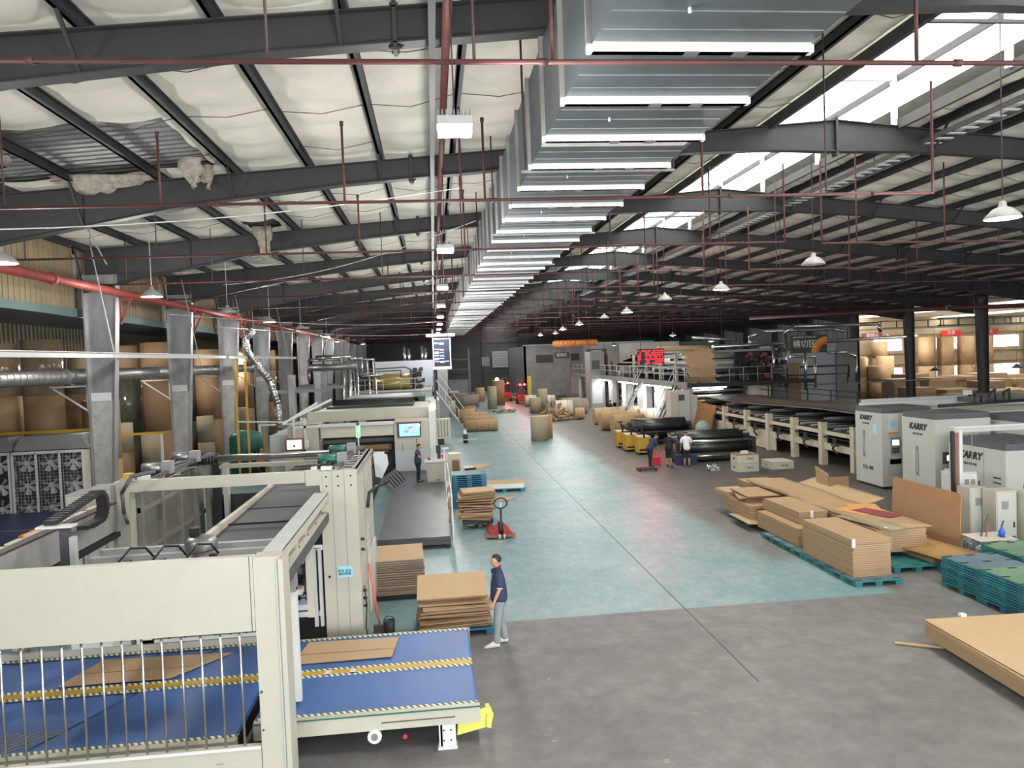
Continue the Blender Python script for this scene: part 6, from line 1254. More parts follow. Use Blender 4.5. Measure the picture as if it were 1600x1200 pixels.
roll_cart(11.4, 15.4, 44.5, 'farther stand of dark green corrugating rolls behind the yellow trucks', [(0, 1.15, .42, 'rollgreen'), (.5, .55, .3, 'rollgreen'), (-.45, .75, .08, 'near_black')])
# yellow electric stackers
for i, (x, y) in enumerate([(10.9, 43.6), (10.95, 41.8), (11.25, 40.3)]):
    t = thing('electric_stacker', 'yellow electric pallet truck before the dark rolls, %s from the left' % ORD[i], 'pallet truck', (x, y, 0))
    b = MB(); b.box(x - .35, x + .35, y - .3, y + .5, .12, .95, 'yellow').box(x - .33, x + .33, y - .28, y + .48, .95, 1.0, 'paper_pale').box(x - .3, x + .3, y - .31, y - .3, .2, .3, 'near_black'); b.build('body', t)
    b = MB(); b.tube([(x, y - .25, .9), (x - .1, y - .4, 1.3), (x - .2, y - .35, 1.55)], .05, 'near_black', 8).cyl((x - .35, y - .35, 1.55), (x - .02, y - .35, 1.55), .04, 'near_black', 8); b.build('tiller', t)
    for sx in (-.2, .2): b = MB(); b.cyl((x + sx - .05, y - .1, .09), (x + sx + .05, y - .1, .09), .09, 'near_black', 12); b.build('wheel', t)
b = MB(); q = random.Random(3)
for i in range(24): b.box(*sum(([c - .09, c + .09] for c in (11.4 + q.uniform(-.4, .4), 42.8 + q.uniform(-.8, .8), .9 + q.uniform(0, .7))), []), q.choice(['near_black', 'dark_grey']))
b.box(11.0, 11.8, 42.1, 43.5, 0, .9, 'near_black'); solo('gear_unit', b, 'dark gear unit heaped with parts behind the yellow trucks', 'machine part')
t = thing('floor_dolly', 'low black dolly frame on the floor left of the workers', 'dolly', (9.75, 34.6, 0)); b = MB();  b.box(9.35, 10.2, 34.3, 34.36, .08, .14, 'near_black').box(9.35, 10.2, 34.8, 34.86, .08, .14, 'near_black').box(9.35, 9.41, 34.3, 34.86, .08, .14, 'near_black').box(10.15, 10.2, 34.3, 34.86, .08, .14, 'near_black')
for i in range(6): b.box(9.45 + i * .12, 9.49 + i * .12, 34.3, 34.86, .1, .13, 'dark_grey')
b.build('frame', t)
for x in (9.4, 10.15):
    for y in (34.33, 34.83): b = MB(); b.cyl((x - .03, y, .05), (x + .03, y, .05), .05, 'near_black', 10); b.build('wheel', t)
b = MB(); q = random.Random(8)
for i in range(12): b.cyl((12.7 + q.uniform(-.3, .3), 33.6 + q.uniform(-.1, .1), .05), (12.7 + q.uniform(-.35, .35), 33.6 + q.uniform(-.15, .15), q.uniform(.1, .35)), .05, q.choice(['steel_bright', 'light_grey', 'mid_grey']), 7)
b.box(12.5, 12.95, 33.5, 33.75, 0, .1, 'light_grey'); solo('machine_part', b, 'small silver machine part on the floor before the dark rolls', 'machine part')
b = MB(); b.box(10.55, 10.9, 36.0, 36.3, 0, .4, 'maroon'); b.mats = [M['button']]; solo('red_bucket', b, 'red box on the floor between the workers', 'box')
b = MB(); b.box(11.6, 12.6, 35.6, 36.0, 0, .5, 'blue_cloth'); solo('blue_crate', b, 'dark blue crate under the roll stand by the man in white', 'crate')
def crate(x, y, z, w, d, h, label, txt, top=False):
    t = thing('cream_crate', label, 'crate', (x, y, z)); b = MB(); b.box(x, x + w, y, y + d, z, z + h, 'concrete_box').box(x - .01, x + w + .01, y - .01, y + d + .01, z + h, z + h + .03, 'kraft_dark' if top else 'concrete_box'); b.build('body', t)
    text(txt, .15, (x + w / 2 + .1, y - .005, z + h * .5), (1, 0, 0), (0, 0, 1), 'ink', t); text(txt[:2], .15, (x - .005, y + d / 2, z + h * .5), (0, -1, 0), (0, 0, 1), 'ink', t)
crate(13.45, 32.7, 0, 1.0, .8, .36, 'lower of two lettered cream crates on the floor', 'SKG'); crate(13.45, 32.7, .4, 1.0, .8, .36, 'upper lettered cream crate, dark lid, topmost of two', 'TMG', True)
b = MB(); b.box(13.75, 14.05, 32.9, 33.1, .80, .92, 'white_paint'); solo('small_box', b, 'small white box on top of the stacked crates', 'box')
crate(15.15, 32.9, 0, 1.05, 1.1, .32, 'single low lettered cream crate right of the stacked pair', 'B-MJ')
# ------------------------------------------------------------------ right production line (corrugator)
K = thing('corrugator_platform', 'raised platform with railings over the lit right production line', 'machine', (20, 62, 0))
b = MB(); b.box(17.0, 26, 49.5, 92, 3.05, 3.3, 'near_black').box(16.9, 17.0, 49.5, 92, 3.0, 3.4, 'mid_grey'); b.build('deck', K)
b = MB()
for i in range(18): b.cyl((17, 50 + i * 2.4, 3.3), (17, 50 + i * 2.4, 4.4), .035, 'light_grey', 6)
b.cyl((17, 49.5, 4.4), (17, 92, 4.4), .03, 'light_grey', 6).cyl((17, 49.5, 3.9), (17, 92, 3.9), .025, 'light_grey', 6)
for i in range(9): b.cyl((17 + i, 49.6, 3.3), (17 + i, 49.6, 4.3), .03, 'mid_grey', 6)
b.cyl((17, 49.6, 4.3), (25, 49.6, 4.3), .03, 'mid_grey', 6).cyl((17, 49.6, 3.8), (25, 49.6, 3.8), .025, 'mid_grey', 6); b.build('railing', K)
for i in range(8): b = MB(); y = 52 + i * 5.2; b.box(17.1, 17.4, y, y + .3, 0, 3.05, 'white_paint'); b.build('support_leg', K)
for (x, y, l) in ((16.6, 52.5, 3.6), (16.6, 61.5, 3.6), (16.6, 72, 4)):
    b = MB(); b.box(x + .3, x + .36, y, y + 7, 2.88, 2.96, 'strip_glow'); b.build('light_strip', K)
    q = bpy.data.lights.new('strip_light', 'AREA'); q.shape = 'RECTANGLE'; q.size = .1; q.size_y = 7; q.energy = 170; e = bpy.data.objects.new('strip_light', q); COL.objects.link(e); e.parent = K; e.location = (x + .33 - 20, y + 3.5 - 62, 2.84)
for i, (x, y, lb) in enumerate([(15.4, 51, 'nearer steel stair up to the corrugator platform'), (15.0, 58.5, 'farther dark stair up to the corrugator platform')]):
    t = thing('staircase', lb, 'stairs', (x, y, 0)); b = MB()
    for s in (-.35, .35): b.bar((x - 1.2, y - 2.5 + s, .05), (x + 1.6, y + 1 + s, 3.2), .06, .22, 'steel_dull' if i == 0 else 'mid_grey'); 
    b.build('stringer', t); b = MB()
    for k in range(11): p = Vector((x - 1.2, y - 2.5, .05)).lerp(Vector((x + 1.6, y + 1, 3.2)), (k + .5) / 11); b.xbox(Matrix.Translation(p), .25, .7, .03, 'steel_dull')
    b.build('step', t); b = MB()
    for s in (-.4, .4): b.bar((x - 1.2, y - 2.5 + s, 1.0), (x + 1.6, y + 1 + s, 4.2), .04, .04, 'light_grey')
    b.build('handrail', t)
units = [(17.6, 52.0, 'first'), (17.8, 57.5, 'second'), (18, 63, 'third'), (18, 69, 'fourth'), (18, 76, 'fifth'), (18, 84, 'sixth')]
q = random.Random(31)
for x, y, o_ in units:
    t = thing('printing_unit', 'lit white machine unit under the right platform, %s from the near end' % o_, 'machine', (x + 2, y, 0))
    b = MB(); b.box(x, x + .5, y, y + 2.6, .1, 2.9, 'white_paint').box(x + 5, x + 5.5, y, y + 2.6, .1, 2.9, 'white_paint').box(x + .1, x + 5.4, y + 2.5, y + 2.6, .1, 2.9, 'panel_lilac'); b.build('side_frame', t)
    b = MB()
    for k in range(5): b.cyl((x + .5, y + .4 + .35 * (k % 3), .6 + k * .5), (x + 5, y + .4 + .35 * (k % 3), .6 + k * .5), .16, ('white_paint', 'steel_bright', 'gold_roll', 'paper_pale', 'near_black')[k], 12)
    b.build('roller', t); b = MB()
    for k in range(9): xx, zz, yy = q.uniform(x - .35, x + .1), q.uniform(.4, 2.6), q.uniform(y, y + 2.4); s = q.uniform(.08, .2); b.box(xx, xx + s, yy, yy + s * 1.5, zz, zz + s * 1.4, q.choice(['near_black', 'mid_grey', 'light_grey', 'dark_grey', 'panel_lilac']))
    b.build('control_boxes', t)
# upper web section
U = thing('web_bridge', 'paper web bridge with rollers and railings above the platform', 'machine', (20, 60, 3.3))
b = MB()
for y in (51, 55, 59, 63, 67):
    for x in (18, 24.5): b.box(x, x + .2, y, y + .2, 3.3, 5.5, 'paper_pale' if x == 18 else 'mid_grey')
    b.box(18, 24.7, y, y + .15, 5.35, 5.5, 'mid_grey')
b.box(18, 18.15, 51, 72, 4.6, 4.7, 'light_grey').box(18, 18.15, 51, 72, 5.4, 5.55, 'mid_grey'); b.build('frame', U)
b = MB()
for i in range(30): yy = 51.5 + q.uniform(0, 20); zz = 3.5 + q.uniform(0, 1.8); b.cyl((18.2, yy, zz), (24.4, yy, zz), q.uniform(.06, .16), q.choice(['near_black', 'steel_dull', 'white_paint', 'paper_pale', 'near_black']), 10)
b.build('roller', U)
b = MB(); warped(b, 18.4, 24.2, 56, 76, lambda u, v: 4.2 + 1.0 * math.sin(v * 3.1), 'paper_pale', .03, 0, 2, 24); b.build('paper_web', U)
b = MB()
pts = [(50.8, 5.7), (50.4, 5.5), (50.2, 5.0), (50.0, 4.4), (49.9, 3.7), (50.0, 3.35)]
for (y0, z0), (y1, z1) in zip(pts, pts[1:]): b.poly([(17.3, y0 + 1, z0), (19.0, y0, z0), (19.3, y1, z1), (17.7, y1 + 1, z1)], 'kraft'); b.poly([(17.7, y1 + 1.02, z1), (19.3, y1 + .02, z1), (19.0, y0 + .02, z0), (17.3, y0 + 1.02, z0)], 'kraft')
b.build('hanging_web', U); b = MB(); b.cyl((15.6, 51.6, 5.75), (19.6, 51.2, 5.7), .2, 'kraft_light', 14).cyl((15.2, 51.6, 5.75), (22, 51, 5.7), .06, 'steel_dull', 8); b.build('web_roll', U)
b = MB(); b.cyl((19.2, 50.5, 5.75), (33, 56, 5.9), .14, 'steel_bright', 12).cyl((20, 50.8, 5.8), (20, 50.8, roof_z(20) + .22), .02, 'rod_dark', 5).cyl((32, 55.6, 5.9), (32, 55.6, roof_z(32) + .22), .02, 'rod_dark', 5); solo('steam_pipe', b, 'long level bright pipe at the top of the right line', 'pipe')
# grey towers
for i, (x, y, w, z, m, lb) in enumerate([(17.4, 96, 1.8, 6.6, 'siding_grey', 'grey square tower left of the banner'), (15.9, 76, 1.5, 5.8, 'mid_grey', 'grey tower with a grille right of the banner'), (17.8, 76, 1.0, 5.6, 'kraft_mauve', 'brownish tower panel beside the grille tower')]):
    b = MB(); b.box(x, x + w, y, y + 2.5, 0, z, m).box(x + .2, x + w - .5, y - .04, y, z - 1.8, z - .9, 'dark_grey').box(x + .15, x + w * .8, y - .05, y, .5, 3, 'light_grey'); solo('machine_tower', b, lb, 'machine tower')
b = MB(); b.box(20.5, 26, 78, 82, 3.3, 6.6, 'compwhite').box(20.6, 25.8, 77.9, 78, 3.4, 5.0, 'paper_pale').box(26.2, 30.5, 78.5, 82, 3.3, 6.5, 'green_trim').box(26.2, 30.5, 78.4, 78.5, 4.8, 5.0, 'paper_pale').box(20.5, 30.5, 78.1, 82, 0, 3.3, 'siding_grey'); solo('control_room', b, 'lit cream control room on top of the right line', 'control room')
t = thing('main_control_cabinet', 'tall white cabinet with a dark square window at the near stair', 'cabinet', (16, 48, 0))
b = MB(); b.box(15.3, 16.6, 48, 49, .0, 2.95, 'compwhite').box(15.3, 15.8, 47.9, 48, 0, 2.9, 'cream').box(16.6, 17.2, 48.2, 49, 0, 2.6, 'light_grey'); b.build('body', t); b = MB(); b.box(15.85, 16.25, 47.97, 48, 2.3, 2.7, 'dark_grey').box(15.85, 16.25, 47.97, 48, 1.5, 1.85, 'light_grey'); b.build('window', t)
b = MB(); b.box(13.9, 15.1, 47.3, 48.3, .15, 1.15, 'paper_pale')
for i in range(5): b.box(14.0 + i * .2, 14.1 + i * .2, 47.27, 47.3, .2, 1.1, 'mid_grey')
b.box(13.85, 13.9, 47.3, 48.3, .15, 1.15, 'brick_red').box(13.9, 15.1, 47.3, 48.3, 0, .15, 'near_black'); solo('radiator_box', b, 'ribbed pale machine box left of the tall white cabinet', 'machine box')
b = MB(); b.ball((16.9, 46.5, .55), .5, 'white_film', 12, 8, (1, 1, 1.1)); M['sack'] = mat('pale_green_sack', (.45, .55, .5), .6, vary=.3, vscale=5, bump=1, bscale=6); b.mats = [M['sack']]; solo('plastic_sack', b, 'pale green plastic sack at the foot of the tall cabinet', 'sack')
R3 = thing('roller_press', 'lit stack of bright and gold rollers at the near end of the right line', 'machine', (20, 50, 0))
b = MB()
for z, r, m in ((2.75, .16, 'steel_bright'), (2.35, .14, 'steel_bright'), (2.0, .16, 'gold_roll'), (1.6, .12, 'steel_bright'), (1.2, .18, 'gold_roll'), (.8, .2, 'near_black')): b.cyl((17.6, 50.6, z), (21.6, 50.6, z), r, m, 16)
b.build('roller', R3); b = MB(); b.box(17.2, 17.6, 50.2, 51.2, 0, 3.0, 'panel_lilac').box(21.6, 23.2, 50.2, 51.2, 0, 3.0, 'cream_old').box(17.6, 21.6, 51.2, 51.3, 0, 2.9, 'near_black').box(21.7, 23.1, 50.1, 50.2, .4, 2.6, 'paper_pale'); b.build('side_frame', R3)
b = MB(); b.box(17.6, 20, 50.2, 50.3, 2.92, 3.0, 'strip_glow'); b.build('light_strip', R3)
# silver pipe runs
runs = [([(23.0, 53, 5.6), (23.0, 53, 6.4), (24.0, 53, 6.75), (29.5, 53, 6.75), (30.2, 53, 6.5)], .13), ([(25.2, 52, 2.6), (25.2, 52, 6.6), (25.8, 52, 7.0), (32.5, 52.5, 7.0), (32.8, 52.5, 6.4)], .14), ([(26.4, 51.5, 2.4), (26.4, 51.5, 5.6), (27.0, 51.5, 5.85), (37, 56, 6.0)], .11), ([(23.8, 51, 5.7), (23.8, 51, 3.4)], .12), ([(22.0, 53, 6.2), (19, 54, 6.5)], .12), ([(29.5, 56, 2.3), (29.5, 56, 4.7), (27, 55, 4.8)], .09), ([(35.2, 60, 2.3), (35.2, 60, 4.5), (34.4, 60, 4.9), (32.6, 60, 4.9)], .1)]
for i, (p, r) in enumerate(runs):
    b = MB(); b.tube(p, r, 'steel_bright', 12); solo('steam_pipe', b, 'bent bright steam pipe above the right line, %s of the runs' % ORD[i], 'pipe', 'steam pipes above the right line')
b = MB(); q = random.Random(12)
for i in range(60):
    x, z = q.uniform(21.5, 24.5), q.uniform(3.4, 5.4); s = q.uniform(.05, .2); y = q.uniform(50, 52); b.box(x - s, x + s, y - s, y + s, z - s, z + s, q.choice(['near_black', 'near_black', 'dark_grey', 'brick_red', 'steel_dull']))
b.box(21.4, 24.6, 52, 52.2, 3.3, 5.4, 'near_black'); b.build('valve_block', U)
b = MB()
for i in range(3): b.box(24.8 + i * 1.2, 25.9 + i * 1.2, 56, 57, 0, 4.3, ('kraft_mauve', 'siding_grey', 'kraft')[i])
solo('machine_casing', b, 'three coloured upright panels left of the grey blue housing', 'machine panel'); b = MB()
b.box(29, 34.5, 62, 64, 0, 5.4, 'panel_lilac'); M['greybox'] = mat('grey_green_panel', (.26, .30, .31), .5, vary=.15); b.box(28.6, 29, 61.8, 64, 0, 5.8, 'column_dark').box(34.5, 36.4, 61.8, 64, 0, 5.8, 'mid_grey'); solo('panel_housing', b, 'grey blue panelled housing behind the long conveyor', 'machine housing')
b = MB(); b.tube([(28.4, 58, 2.9), (28.4, 58, 3.9), (33.4, 58, 3.9), (33.4, 58, 2.9)], .07, 'near_black', 8).tube([(25.6, 54, 2.6), (25.6, 54, 3.4), (31, 54, 3.4), (31, 54, 2.6)], .05, 'near_black', 8).cyl((24, 53, 2.7), (37, 53, 2.7), .05, 'mid_grey', 6); solo('hand_rail', b, 'black tube rails behind the long conveyor', 'hand rail')
# hanging signs and LED board
t = thing('led_board', 'red glowing LED board hanging over the right line', 'LED board', (14.6, 50, 4.6))
b = MB(); b.box(13.75, 15.62, 50.02, 50.12, 4.75, 5.78, 'near_black'); b.build('housing', t)
q = random.Random(14); b = MB()
for r in range(7):
    z = 5.68 - r * .14
    xs = 13.8
    while xs < 15.55:
        w = q.uniform(.05, .09)
        if not (1 <= r <= 5 and 14.0 < xs < 14.22) and q.random() < .78: b.box(xs, min(xs + w, 15.58), 50.0, 50.02, z - .085, z, 'led_red')
        xs += w + .045
b.build('led_text', t)
for x in (14, 15.4): b = MB(); b.cyl((x, 50.07, 5.78), (x, 50.07, roof_z(x) + .22), .015, 'rod_dark', 5); b.build('hanger_rod', t)
l = bpy.data.lights.new('led_light', 'AREA'); l.shape = 'RECTANGLE'; l.size = 1.8; l.size_y = 1.0; l.energy = 120; l.color = (1, .03, .10); e = bpy.data.objects.new('led_light', l); COL.objects.link(e); e.parent = t; e.location = (.08, -.12, .67); e.rotation_euler = (math.radians(-90), 0, 0)
t = thing('area_sign', 'dark hanging sign reading 横切区 with an orange and yellow arc', 'sign', (26, 50.3, 5.1))
SX, SY = 24.75, 50.3; b = MB(); b.box(SX, SX + 2.65, SY, SY + .06, 5.08, 6.33, 'sign_dark'); b.build('board', t)
text('横切区', .56, (SX + 1.0, SY - .01, 5.68), (1, 0, 0), (0, 0, 1), 'text_cream', t); text('湖南省包装有限公司产品生产车间', .11, (SX + 1.0, SY - .01, 6.18), (1, 0, 0), (0, 0, 1), 'text_cream', t)
b = MB()
for r0, r1, m in ((.35, .55, 'banner_orange'), (.55, .75, 'orange'), (.75, .9, 'yellow')):
    c = (SX + 2.65, 5.10)
    pr = [(c[0] - rr_ * math.cos(a), c[1] + rr_ * math.sin(a) * .95) for rr_, aa in ((r0 + .25, [i * math.pi / 28 for i in range(15)]), (r1 + .25, [i * math.pi / 28 for i in range(14, -1, -1)])) for a in aa]
    n = 15
    for i in range(14): A, B_, C_, D_ = pr[i], pr[i + 1], pr[28 - i], pr[29 - i]; b.poly([(A[0], SY - .008, A[1]), (B_[0], SY - .008, min(B_[1], 6.3)), (C_[0], SY - .008, min(C_[1], 6.3)), (D_[0], SY - .008, D_[1])], m)
b.build('colour_arc', t)
for x in (SX + .6, SX + 2.1): b = MB(); b.cyl((x, SY + .03, 6.33), (x, SY + .03, roof_z(x) + .22), .02, 'rod_dark', 5); b.build('hanger_rod', t)
t = thing('cloth_banner', 'long orange slogan banner hanging in front of the partition', 'banner', (18.3, 86, 6.2)); b = MB(); b.box(13.8, 18.9, 86, 86.03, 6.55, 7.25, 'banner_orange'); b.build('cloth', t); text('抓质量 促生产 保安全 创效益', .42, (16.35, 85.98, 6.9), (1, 0, 0), (0, 0, 1), 'yellow_pale', t)
for x in (14.2, 18.5): b = MB(); b.cyl((x, 86.02, 7.25), (x, 86.02, roof_z(x) + .22), .02, 'rod_dark', 5); b.build('hanger_rod', t)
for i, (x0, x1, z0, z1, y, tx, lb) in enumerate([(16.4, 18.6, 5.4, 6.1, 80, '印刷区', 'dark area sign below the right end of the orange banner'), (14.2, 16.0, 5.2, 5.9, 88, '纸库区', 'dark area sign below the left end of the orange banner')]):
    t = thing('area_sign', lb, 'sign', ((x0 + x1) / 2, y, z0)); b = MB(); b.box(x0, x1, y, y + .05, z0, z1, 'sign_dark'); b.build('board', t); text(tx, .42, ((x0 + x1) / 2, y - .01, (z0 + z1) / 2), (1, 0, 0), (0, 0, 1), 'text_cream', t)
    for x in (x0 + .3, x1 - .3): b = MB(); b.cyl((x, y + .02, z1), (x, y + .02, roof_z(x) + .22), .02, 'rod_dark', 5); b.build('hanger_rod', t)
# storage hall: tall rolls and flat stacks
gs = 'tall paper rolls in the storage hall'
for i, (x, hs, y) in enumerate([(52.6, [2.9, 3.1], 76), (54.9, [2.9, 3.1], 76.2), (57.1, [2.9, 3.05], 76), (59.4, [2.9, 3.05], 76.1)]):
    z = 0
    for j, h in enumerate(hs): roll_up(x, y, z, .82, h, 'kraft', '%s paper roll of the pair by the lit windows, %s pair from the left' % (('lower', 'upper')[j], ORD[i]), gs, 'kraft_light'); z += h + .01
for i, (x, y, r, hs) in enumerate([(38.2 + 3.2, 77, .8, [2.2, 2.3]), (43.3, 77.5, .75, [2.6, 2.8]), (45.0, 76, .7, [2.0, 2.2]), (46.6, 74, .85, [4.2]), (48.5, 78, .8, [1.9, 2.0, 1.8]), (39.9 + 3.0, 72.5, .8, [2.2, 1.9]), (40.7, 71, .8, [1.9]), (41.1, 74.5, .7, [2.4, 2.2]), (44.0, 71.5, .7, [1.7, 1.6]), (50.0, 76.5, .75, [1.8])]):
    z = 0
    for j, h in enumerate(hs): roll_up(x, y, z, r, h, 'kraft' if (i + j) % 2 else 'kraft_light', '%s roll of upright group %s from the left behind the far column' % (LV[j] if len(hs) > 1 else 'single', ORD[i]), gs, 'kraft_light'); z += h + .01
q = random.Random(17); n = 0
for row, (y, x0, x1, zt) in enumerate([(45.5, 37.0, 39.5, 1.0), (56.0, 40.6, 60, 1.5), (61.5, 40.6, 66, 1.7), (66.5, 42.2, 70, 1.9), (70.5, 45.5, 74, 2.1)]):
    x = x0; i = 0
    while x < x1:
        w = q.uniform(1.8, 3.2); h = zt * q.uniform(.65, 1.15); cstack(x + w / 2, y + q.uniform(-.4, .4), .12, h, w, 2.2, q.uniform(-5, 5), 'flat cardboard stack in storage row %s, %s from the left' % (ORD[row], ORD[i]), 6, .05, ('edges', 'edges_dark', 'edges_fine')[q.randrange(3)], ('kraft_light', 'kraft', 'kraft_dark', 'paper_pale')[q.randrange(4)], group='flat stacks in the storage hall')
        b = MB(); b.box(x + .1, x + w - .1, y - .9, y + .9, 0, .11, 'near_black'); solo('wooden_skid', b, 'skid under storage row %s stack %s' % (ORD[row], ORD[i]), 'pallet', 'skids in the storage hall'); x += w + q.uniform(.15, .9); i += 1
b = MB(); b.xbox(Matrix.Translation((52, 60.2, 2.3)) @ Matrix.Rotation(math.radians(-12), 4, 'Y'), 2.3, .05, 1.8, 'kraft_dark'); solo('cardboard_sheet', b, 'dark board standing up among the storage stacks', 'cardboard')
for i, (x, tx) in enumerate([(43.5, '严'), (48.8, '禁烟火'), (58.2, '注意'), (62.8, '安全')]): 
    t = thing('wall_banner', 'red and dark slogan strip over the storage windows, %s from the left' % ORD[i], 'banner', (x, 79.8, 6.1)); b = MB(); b.box(x - 1.2, x + 1.2, 79.75, 79.8, 6.1, 6.7, 'banner_red' if i != 1 else 'maroon'); b.build('cloth', t); text(tx, .5, (x, 79.73, 6.4), (1, 0, 0), (0, 0, 1), 'white_paint', t)
for i, (p, q_) in enumerate([((54.0, 74.4, 6.3), (58.6, 74.4, 0)), ((59.8, 74.4, 6.2), (54.9, 74.4, 0))]): b = MB(); b.bar(p, q_, .05, .05, 'brick_red'); solo('cross_brace', b, 'thin brace crossing before the tall rolls, leaning %s' % ('right' if i == 0 else 'left'), 'brace')
for i, (x, y) in enumerate([(46.5, 66), (53.5, 64.5)]):
    t = thing('hanging_lamp', 'dark cone lamp hanging low in the storage hall, %s one' % ('left' if i == 0 else 'right'), 'lamp', (x, y, 2.6)); b = MB(); b.lathe((x, y, 2.8), [(.06, .4), (.12, .35), (.5, 0), (.48, -.01), (.05, .3)], 'near_black', 14); b.build('shade', t); b = MB(); b.cyl((x, y, 3.2), (x, y, 8.5), .02, 'brick_red', 5); b.build('rod', t)
b = MB(); b.box(67, 67.9, 78.6, 79.2, 0, 8, 'column_dark'); b.mats = [M['light_grey']]; solo('steel_column', b, 'pale column before the storage windows at the right edge', 'column')
for i, (y, z) in enumerate([(56, 6.75), (56, 7.3), (64, 6.85), (64, 7.45), (72, 6.9)]):
    b = MB(); b.box(39.8, 77, y, y + .12, z, z + .08, 'column_dark')
    if i % 2: 
        for k in range(24): b.box(40 + k * 1.5, 40.05 + k * 1.5, y, y + .1, z - .6, z, 'column_dark')
    solo('storage_truss', b, 'dark roof truss bar in the storage hall, %s from the near end' % ORD[i], 'truss', 'truss bars in the storage hall')
# ------------------------------------------------------------------ people
def skin_mesh(name, joints, edges, m, parent, root=0, sub=2):
    me = bpy.data.meshes.new(name); org = Vector(WORG[parent.name])
    me.from_pydata([tuple(Vector(j[0]) - org) for j in joints], edges, []); o = bpy.data.objects.new(name, me); COL.objects.link(o); o.parent = parent; WORG[o.name] = tuple(org)
    md = o.modifiers.new('skin', 'SKIN'); md.use_smooth_shade = True; md.branch_smoothing = .6
    for v, j in zip(me.skin_vertices[0].data, joints):
        r = j[1]; v.radius = (r, r) if not isinstance(r, tuple) else r
    me.skin_vertices[0].data[root].use_root = True
    s = o.modifiers.new('sub', 'SUBSURF'); s.levels = sub; s.render_levels = sub
    bpy.context.view_layer.update(); dg = bpy.context.evaluated_depsgraph_get()
    nm = bpy.data.meshes.new_from_object(o.evaluated_get(dg)); o.modifiers.clear(); o.data = nm; nm.materials.clear(); nm.materials.append(M[m])
    for p in nm.polygons: p.use_smooth = True
    return o
def person(name_label, x, y, z, yaw, H=1.7, lean=0., arms=None, shirt='navy', pants='grey_trousers', skin='skin', shoe='shoe', short_pants=False, trim=None, stride=0., sleeves=.5, headdown=0.):
    """yaw: direction the person faces, degrees from +x."""
    t = thing('person', name_label, 'person', (x, y, z)); s = H / 1.72
    a = math.radians(yaw); F = Vector((math.cos(a), math.sin(a), 0)); Lf = Vector((-math.sin(a), math.cos(a), 0)); U = Vector((0, 0, 1)); O = Vector((x, y, z))
    def P(f, l, u): return O + (F * f + Lf * l + U * u) * s
    def T(f, l, u):            # torso point, leaning forward about the hips
        c, sn = math.cos(lean), math.sin(lean); du = u - .92; return P(f * c + du * sn, l, .92 + du * c - f * sn)
    hip = P(0, 0, .94); J = []; E = []
    def add(p, r, par=None): J.append((p, r * s if not isinstance(r, tuple) else tuple(q * s for q in r))); (E.append((par, len(J) - 1)) if par is not None else None); return len(J) - 1
    pel = add(T(0, 0, .95), .12); wa = add(T(0, 0, 1.1), .11, pel); ch = add(T(.01, 0, 1.26), .11, wa); up = add(T(0, 0, 1.39), .07, ch); nk = add(T(.015, 0, 1.49), .055, up); n2 = add(T(.03, 0, 1.54), .052, nk)
    hb = T(.03, 0, 1.52)
    def Hd(f, l, u):
        c, sn = math.cos(lean + headdown), math.sin(lean + headdown); v = F * (f * c + u * sn) + Lf * l + U * (u * c - f * sn); return hb + v * s
    h1 = add(Hd(.035, 0, .052), .085, n2); h2 = add(Hd(.012, 0, .12), .10, h1); h3 = add(Hd(.0, 0, .19), .085, h2)
    feet = []; knees = []
    for i, sd in enumerate((1, -1)):
        st = stride * sd; k1 = add(P(st * .1, .09 * sd, .86), .085, pel); kn = add(P(st * .5 + .02, .10 * sd, .50), .058, k1); cf = add(P(st * .75 - .01, .10 * sd, .34), .054, kn); an = add(P(st, .10 * sd, .10), .036, cf); ft = add(P(st + .07, .115 * sd, .05), .038, an); toe = add(P(st + .15, .12 * sd, .04), .03, ft); feet.append((st, sd)); knees.append((k1, kn, cf, an))
    arms = arms or [((.02, .23, 1.12), (.10, .22, .88)), ((.02, -.23, 1.12), (.10, -.22, .88))]
    hands = []
    for sd, (el, wr) in zip((1, -1), arms):
        sh = add(T(0, .155 * sd, 1.385), .045, up); mid = add(T(0, .195 * sd, 1.32), .044, sh); e = add(T(*el), .040, mid); w = add(T(*wr), .026, e); d = (T(*wr) - T(*el)).normalized(); hd = add(T(*wr) + d * .05 * s, .030, w); hands.append((sh, mid, e, w, T(*wr), d, sd))
    body = skin_mesh('body', J, E, skin, t)
    # hands: palm, four fingers and a thumb, slightly curled
    for (sh, mid, e, w, wp, d, sd) in hands:
        side = d.cross(Lf * sd).normalized(); nrm = d.cross(side).normalized(); HJ = []; HE = []
        def ha(p, r, par=None): HJ.append((p, r * s)); (HE.append((par, len(HJ) - 1)) if par is not None else None); return len(HJ) - 1
        c0 = ha(wp, .024); c1 = ha(wp + d * .045 * s, .026, c0); c2 = ha(wp + d * .075 * s, .022, c1)
        for k, (off, ln) in enumerate(((-.030, .062), (-.010, .072), (.010, .068), (.029, .052))):
            f0 = ha(wp + (d * .088 + side * off) * s, .0095, c2); f1 = ha(wp + (d * (.088 + ln * .5) + side * off * 1.1 + nrm * .010) * s, .0088, f0); f2 = ha(wp + (d * (.088 + ln * .9) + side * off * 1.1 + nrm * .03) * s, .0075, f1)
        th = ha(wp + (d * .045 - side * .034) * s, .011, c1); t2 = ha(wp + (d * .075 - side * .055 + nrm * .015) * s, .0095, th); ha(wp + (d * .10 - side * .058 + nrm * .025) * s, .008, t2)
        skin_mesh('hand', HJ, HE, skin, t, 0, 1)
    # shirt over the torso and upper arms
    SJ = []; SE = []
    def sa(p, r, par=None): SJ.append((p, tuple(q * s for q in r) if isinstance(r, tuple) else r * s)); (SE.append((par, len(SJ) - 1)) if par is not None else None); return len(SJ) - 1
